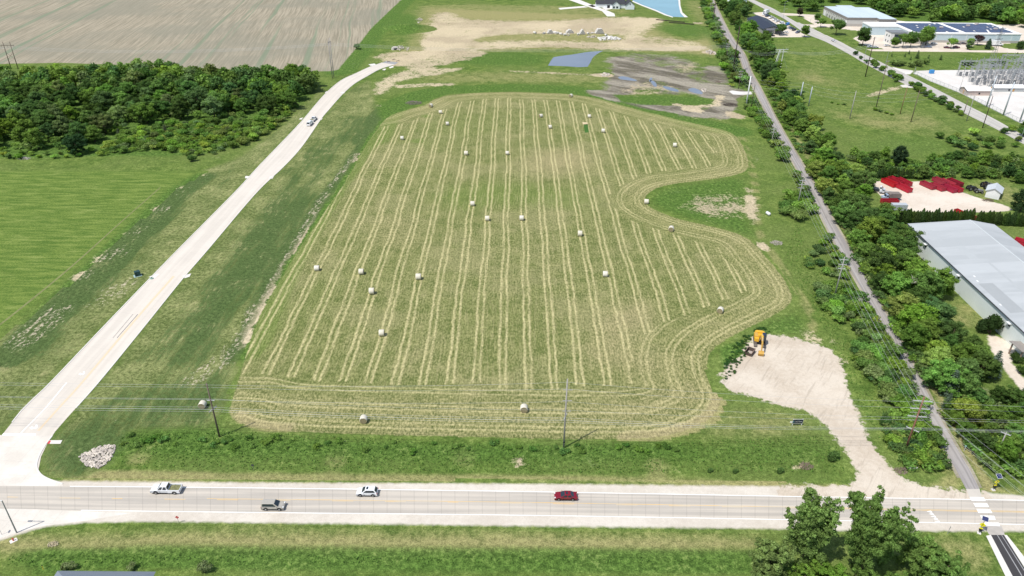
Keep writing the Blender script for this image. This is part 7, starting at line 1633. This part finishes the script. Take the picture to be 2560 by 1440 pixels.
# rocks, brush and pipes
def rocks(name, poly, n, smin, smax, seed, mat, label, z0=0, heap=0.0):
    rng = np.random.default_rng(seed); poly = np.asarray(poly); lo, hi = poly.min(0), poly.max(0); V, Fa, k = [], [], 0; c0 = poly.mean(0); cnt = 0
    while cnt < n:
        q = rng.uniform(lo, hi)
        if not inside(q[None], poly)[0]: continue
        s = rng.uniform(smin, smax); v, f = core(np.zeros(3), 1.0, rng); v = v*rng.uniform(.75, 1.25, (14, 1))*np.array([s, s*rng.uniform(.6, 1), s*rng.uniform(.45, .8)]); a = rng.uniform(0, 6.28)
        v[:, :2] = v[:, :2]@np.array([[math.cos(a), math.sin(a)], [-math.sin(a), math.cos(a)]]); d = min(1, segdist(q[None], poly, True)[0]/3)
        V.append(v+np.array([q[0], q[1], z0+s*.25+heap*d])); Fa += [tuple(dict.fromkeys((f_+k).tolist())) for f_ in f]; k += 14; cnt += 1
    me = bpy.data.meshes.new(name); me.from_pydata(np.vstack(V).tolist(), [], Fa); me.materials.append(mat); return prop(link(name, me), label, 'rocks', kind='stuff')
def rockmat(name, ca, cb):
    b = NB(name, .9, .1); n = b.voro(b.pos(), 1.1, out=1); s = b.n('SeparateColor'); b.put(s.inputs[0], n); return b.col(b.mix(s.outputs[0], ca, cb))
RM = rockmat('riprap', (.36, .32, .28), (.66, .59, .50))
rocks('riprap', WL([(197,1142),(215,1130),(250,1117),(290,1112),(286,1130),(272,1155),(246,1173),(215,1165)]), 520, .16, .38, 1, RM, 'pale riprap rocks fanned out in the ditch by the junction', .05, .25)
rocks('rubble', WL([(1500,186),(1512,182),(1524,186),(1520,192),(1505,191)]), 40, .3, .9, 2, RM, 'white rubble beside the mud near the pond', 0, .4)
rocks('rubble', WL([(1760,129),(1775,126),(1790,131),(1792,137),(1775,136)]), 60, .3, .9, 3, RM, 'pale rubble heap at the bushes above the mud', 0, .4)
rocks('rubble', WL([(985,118),(1000,114),(1022,120),(1020,126),(990,128)]), 50, .3, .8, 4, RM, 'pale rubble beside the end of the side road', 0, .5)
rocks('rubble', WL([(1752,222),(1764,222),(1766,230),(1756,232)]), 26, .3, .7, 5, RM, 'white rubble ring around a drain in the mud', 0, .3)
rocks('rubble', WL([(1035,50),(1050,44),(1058,50),(1045,58)]), 24, .3, .8, 7, RM, 'pale rubble on the green mound by the tilled field', 0, .5)
def brush(px, rad, label, c=(.21, .18, .16), n=150, seed=1):
    x, y = W(*px); rnd = random.Random(seed); m = MB()
    for k in range(n):
        a, q = rnd.uniform(0, 6.28), rad*math.sqrt(rnd.random()); z = .5*rad*.4*(1-q/rad); d = rnd.uniform(0, 3.14); L = rnd.uniform(.3, .8)*rad*.6
        m.tube([(math.cos(a)*q-math.cos(d)*L/2, math.sin(a)*q*.7-math.sin(d)*L/2, z), (math.cos(a)*q+math.cos(d)*L/2, math.sin(a)*q*.7+math.sin(d)*L/2, z+rnd.uniform(0, .5))], .05, 4, False)
    return prop(m.put('brush_pile', plain('brush_%d' % int(c[0]*1000), c, .95, .05, .3, 3), None, (x, y, 0)), label, 'brush pile')
brush((1034,258), 4.6, 'grey brown brush pile on the dark grass at the top corner of the hay field', seed=1)
brush((1826,263), 4.0, 'dark brush heap beside the muddy track near the white steel pole', (.09, .075, .065), seed=2)
brush((1940,608), 2.2, 'bleached branch pile on the grass between the field and the trail', (.40, .36, .32), 90, 3)
brush((60,397), 2.6, 'bleached fallen branches on the grass below the wood', (.45, .42, .38), 60, 4)
brush((2015,1166), 1.6, 'dead brown brush clump in the rough strip near the gravel drive', (.20, .16, .12), 90, 5)
brush((2252,1178), 1.5, 'low brown brush pile beside the mouth of the gravel drive', (.22, .17, .14), 80, 6)
brush((2470,502), 2.2, 'brown woody heap on the grass beside the white shed', (.16, .12, .09), 90, 7)
brush((1795,205), 1.8, 'reddish brown branch pile beside the mud', (.22, .10, .06), 60, 8)
brush((133,1361), 1.0, 'pale dry grass clump on the verge below the near lane', (.55, .48, .33), 90, 9)
# stacks of concrete pipe on the construction ground
def pipe_tpl(L, r):
    m = MB(); n = 12
    for rr, flip in ((r, 1), (r*.78, -1)):
        i = len(m.v)
        for x in (-L/2, L/2):
            for j in range(n): m.v.append((x, math.cos(2*math.pi*j/n)*rr, r+math.sin(2*math.pi*j/n)*rr))
        for j in range(n): m.f.append((i+j, i+(j+1) % n, i+n+(j+1) % n, i+n+j))
    for e in (0, 1):
        for j in range(n): m.f.append((e*n+j, e*n+(j+1) % n, 2*n+e*n+(j+1) % n, 2*n+e*n+j))
    return m.mesh('pipe', plain('pipe_concrete', (.62, .60, .56), .85, .1, .1), False, False)
PM = [pipe_tpl(2.4, .55), pipe_tpl(2.4, .8), pipe_tpl(4.5, .35)]
rnd = random.Random(77)
def pipe(px, k, rz, z=0.0, lab='pale concrete pipe in the stacks on the construction ground', grp='concrete pipes on the construction ground', dx=0, dy=0):
    x, y = W(*px); prop(link('concrete_pipe', PM[k], None, (x+dx, y+dy, z), rz), lab, 'pipe', grp)
for base, rows_, k in (((1375,84),(4,3,2),0),((1424,83),(5,4,2),0),((1455,86),(4,3,2,1),0),((1498,84),(6,5,4,3),0),((1388,83),(4,3),2)):
    r = (.55, .8, .35)[k]
    for l, n in enumerate(rows_):
        for j in range(n): pipe(base, k, .5+R(90), l*r*1.75, dx=(j-(n-1)/2)*r*2.05)
for q, k in (((1337,84),1),((1360,85),1),((1393,85),1),((1402,87),1),((1412,88.5),1),((1421,89),1),((1445,88),1),((1470,86),1),((1480,84),0),((1515,90),1),((1360,84),0)): pipe(q, k, rnd.uniform(0, 3), 0, 'single pale concrete ring lying loose beside the pipe stacks', 'loose concrete rings beside the pipe stacks')
rocks('rubble', WL([(1465,92),(1490,89),(1492,94),(1470,96)]), 40, .3, .8, 11, RM, 'pale rubble heap between the pipe stacks', 0, .5)
rocks('rubble', WL([(1495,95),(1525,92),(1552,97),(1550,101),(1500,101)]), 90, .4, 1.2, 12, rockmat('broken_concrete', (.55, .53, .50), (.74, .72, .68)), 'long heap of broken white concrete in front of the pipe stacks', 0, .6)
x, y = W(988, 124); CV = thing('culvert_box', 'grey concrete culvert box beside the end of the side road', 'culvert', (x, y, 0), .4); MB().box((0, 0, .9), (5, 3, 1.8), taper=(.8, .7)).put('box', CONC, CV); MB().box((0, -1.2, .8), (2.4, .9, 1.0)).put('opening', BLACK, CV)
for k, px in enumerate(((972,157),(985,152),(995,156))):
    x, y = W(*px); t = thing('barricade', ('dark road end barricade, first of three at the end of the pale side road','dark road end barricade, middle of three at the end of the pale side road','dark road end barricade, last of three at the end of the pale side road')[k], 'barricade', (x, y, .06), .6); MB().box((0, 0, .95), (2.2, .06, .3)).put('rail', BLACK, t); m = MB(); m.box((-.9, 0, .5), (.08, .08, 1.0)); m.box((.9, 0, .5), (.08, .08, 1.0)); m.put('post', RED, t)
for k, (a_, c_) in enumerate((((1640,50),(1712,57)), ((1672,57),(1735,62)))):
    a_, c_ = W(*a_), W(*c_); m = MB(); m.q((*a_, 0), (*c_, 0), (*c_, .8), (*a_, .8)); t = thing('silt_fence', ('dark silt fence on the tan earth near the lake, farther of two', 'dark silt fence on the tan earth near the lake, nearer of two')[k], 'fence'); m.put('fabric', plain('silt_black', (.05, .045, .035), .9), t); m = MB()
    for j in range(8): x, y = a_[0]+(c_[0]-a_[0])*j/7, a_[1]+(c_[1]-a_[1])*j/7; m.tube([(x, y, 0), (x, y, 1.0)], .06, 4)
    m.put('stake', WOODP, t)
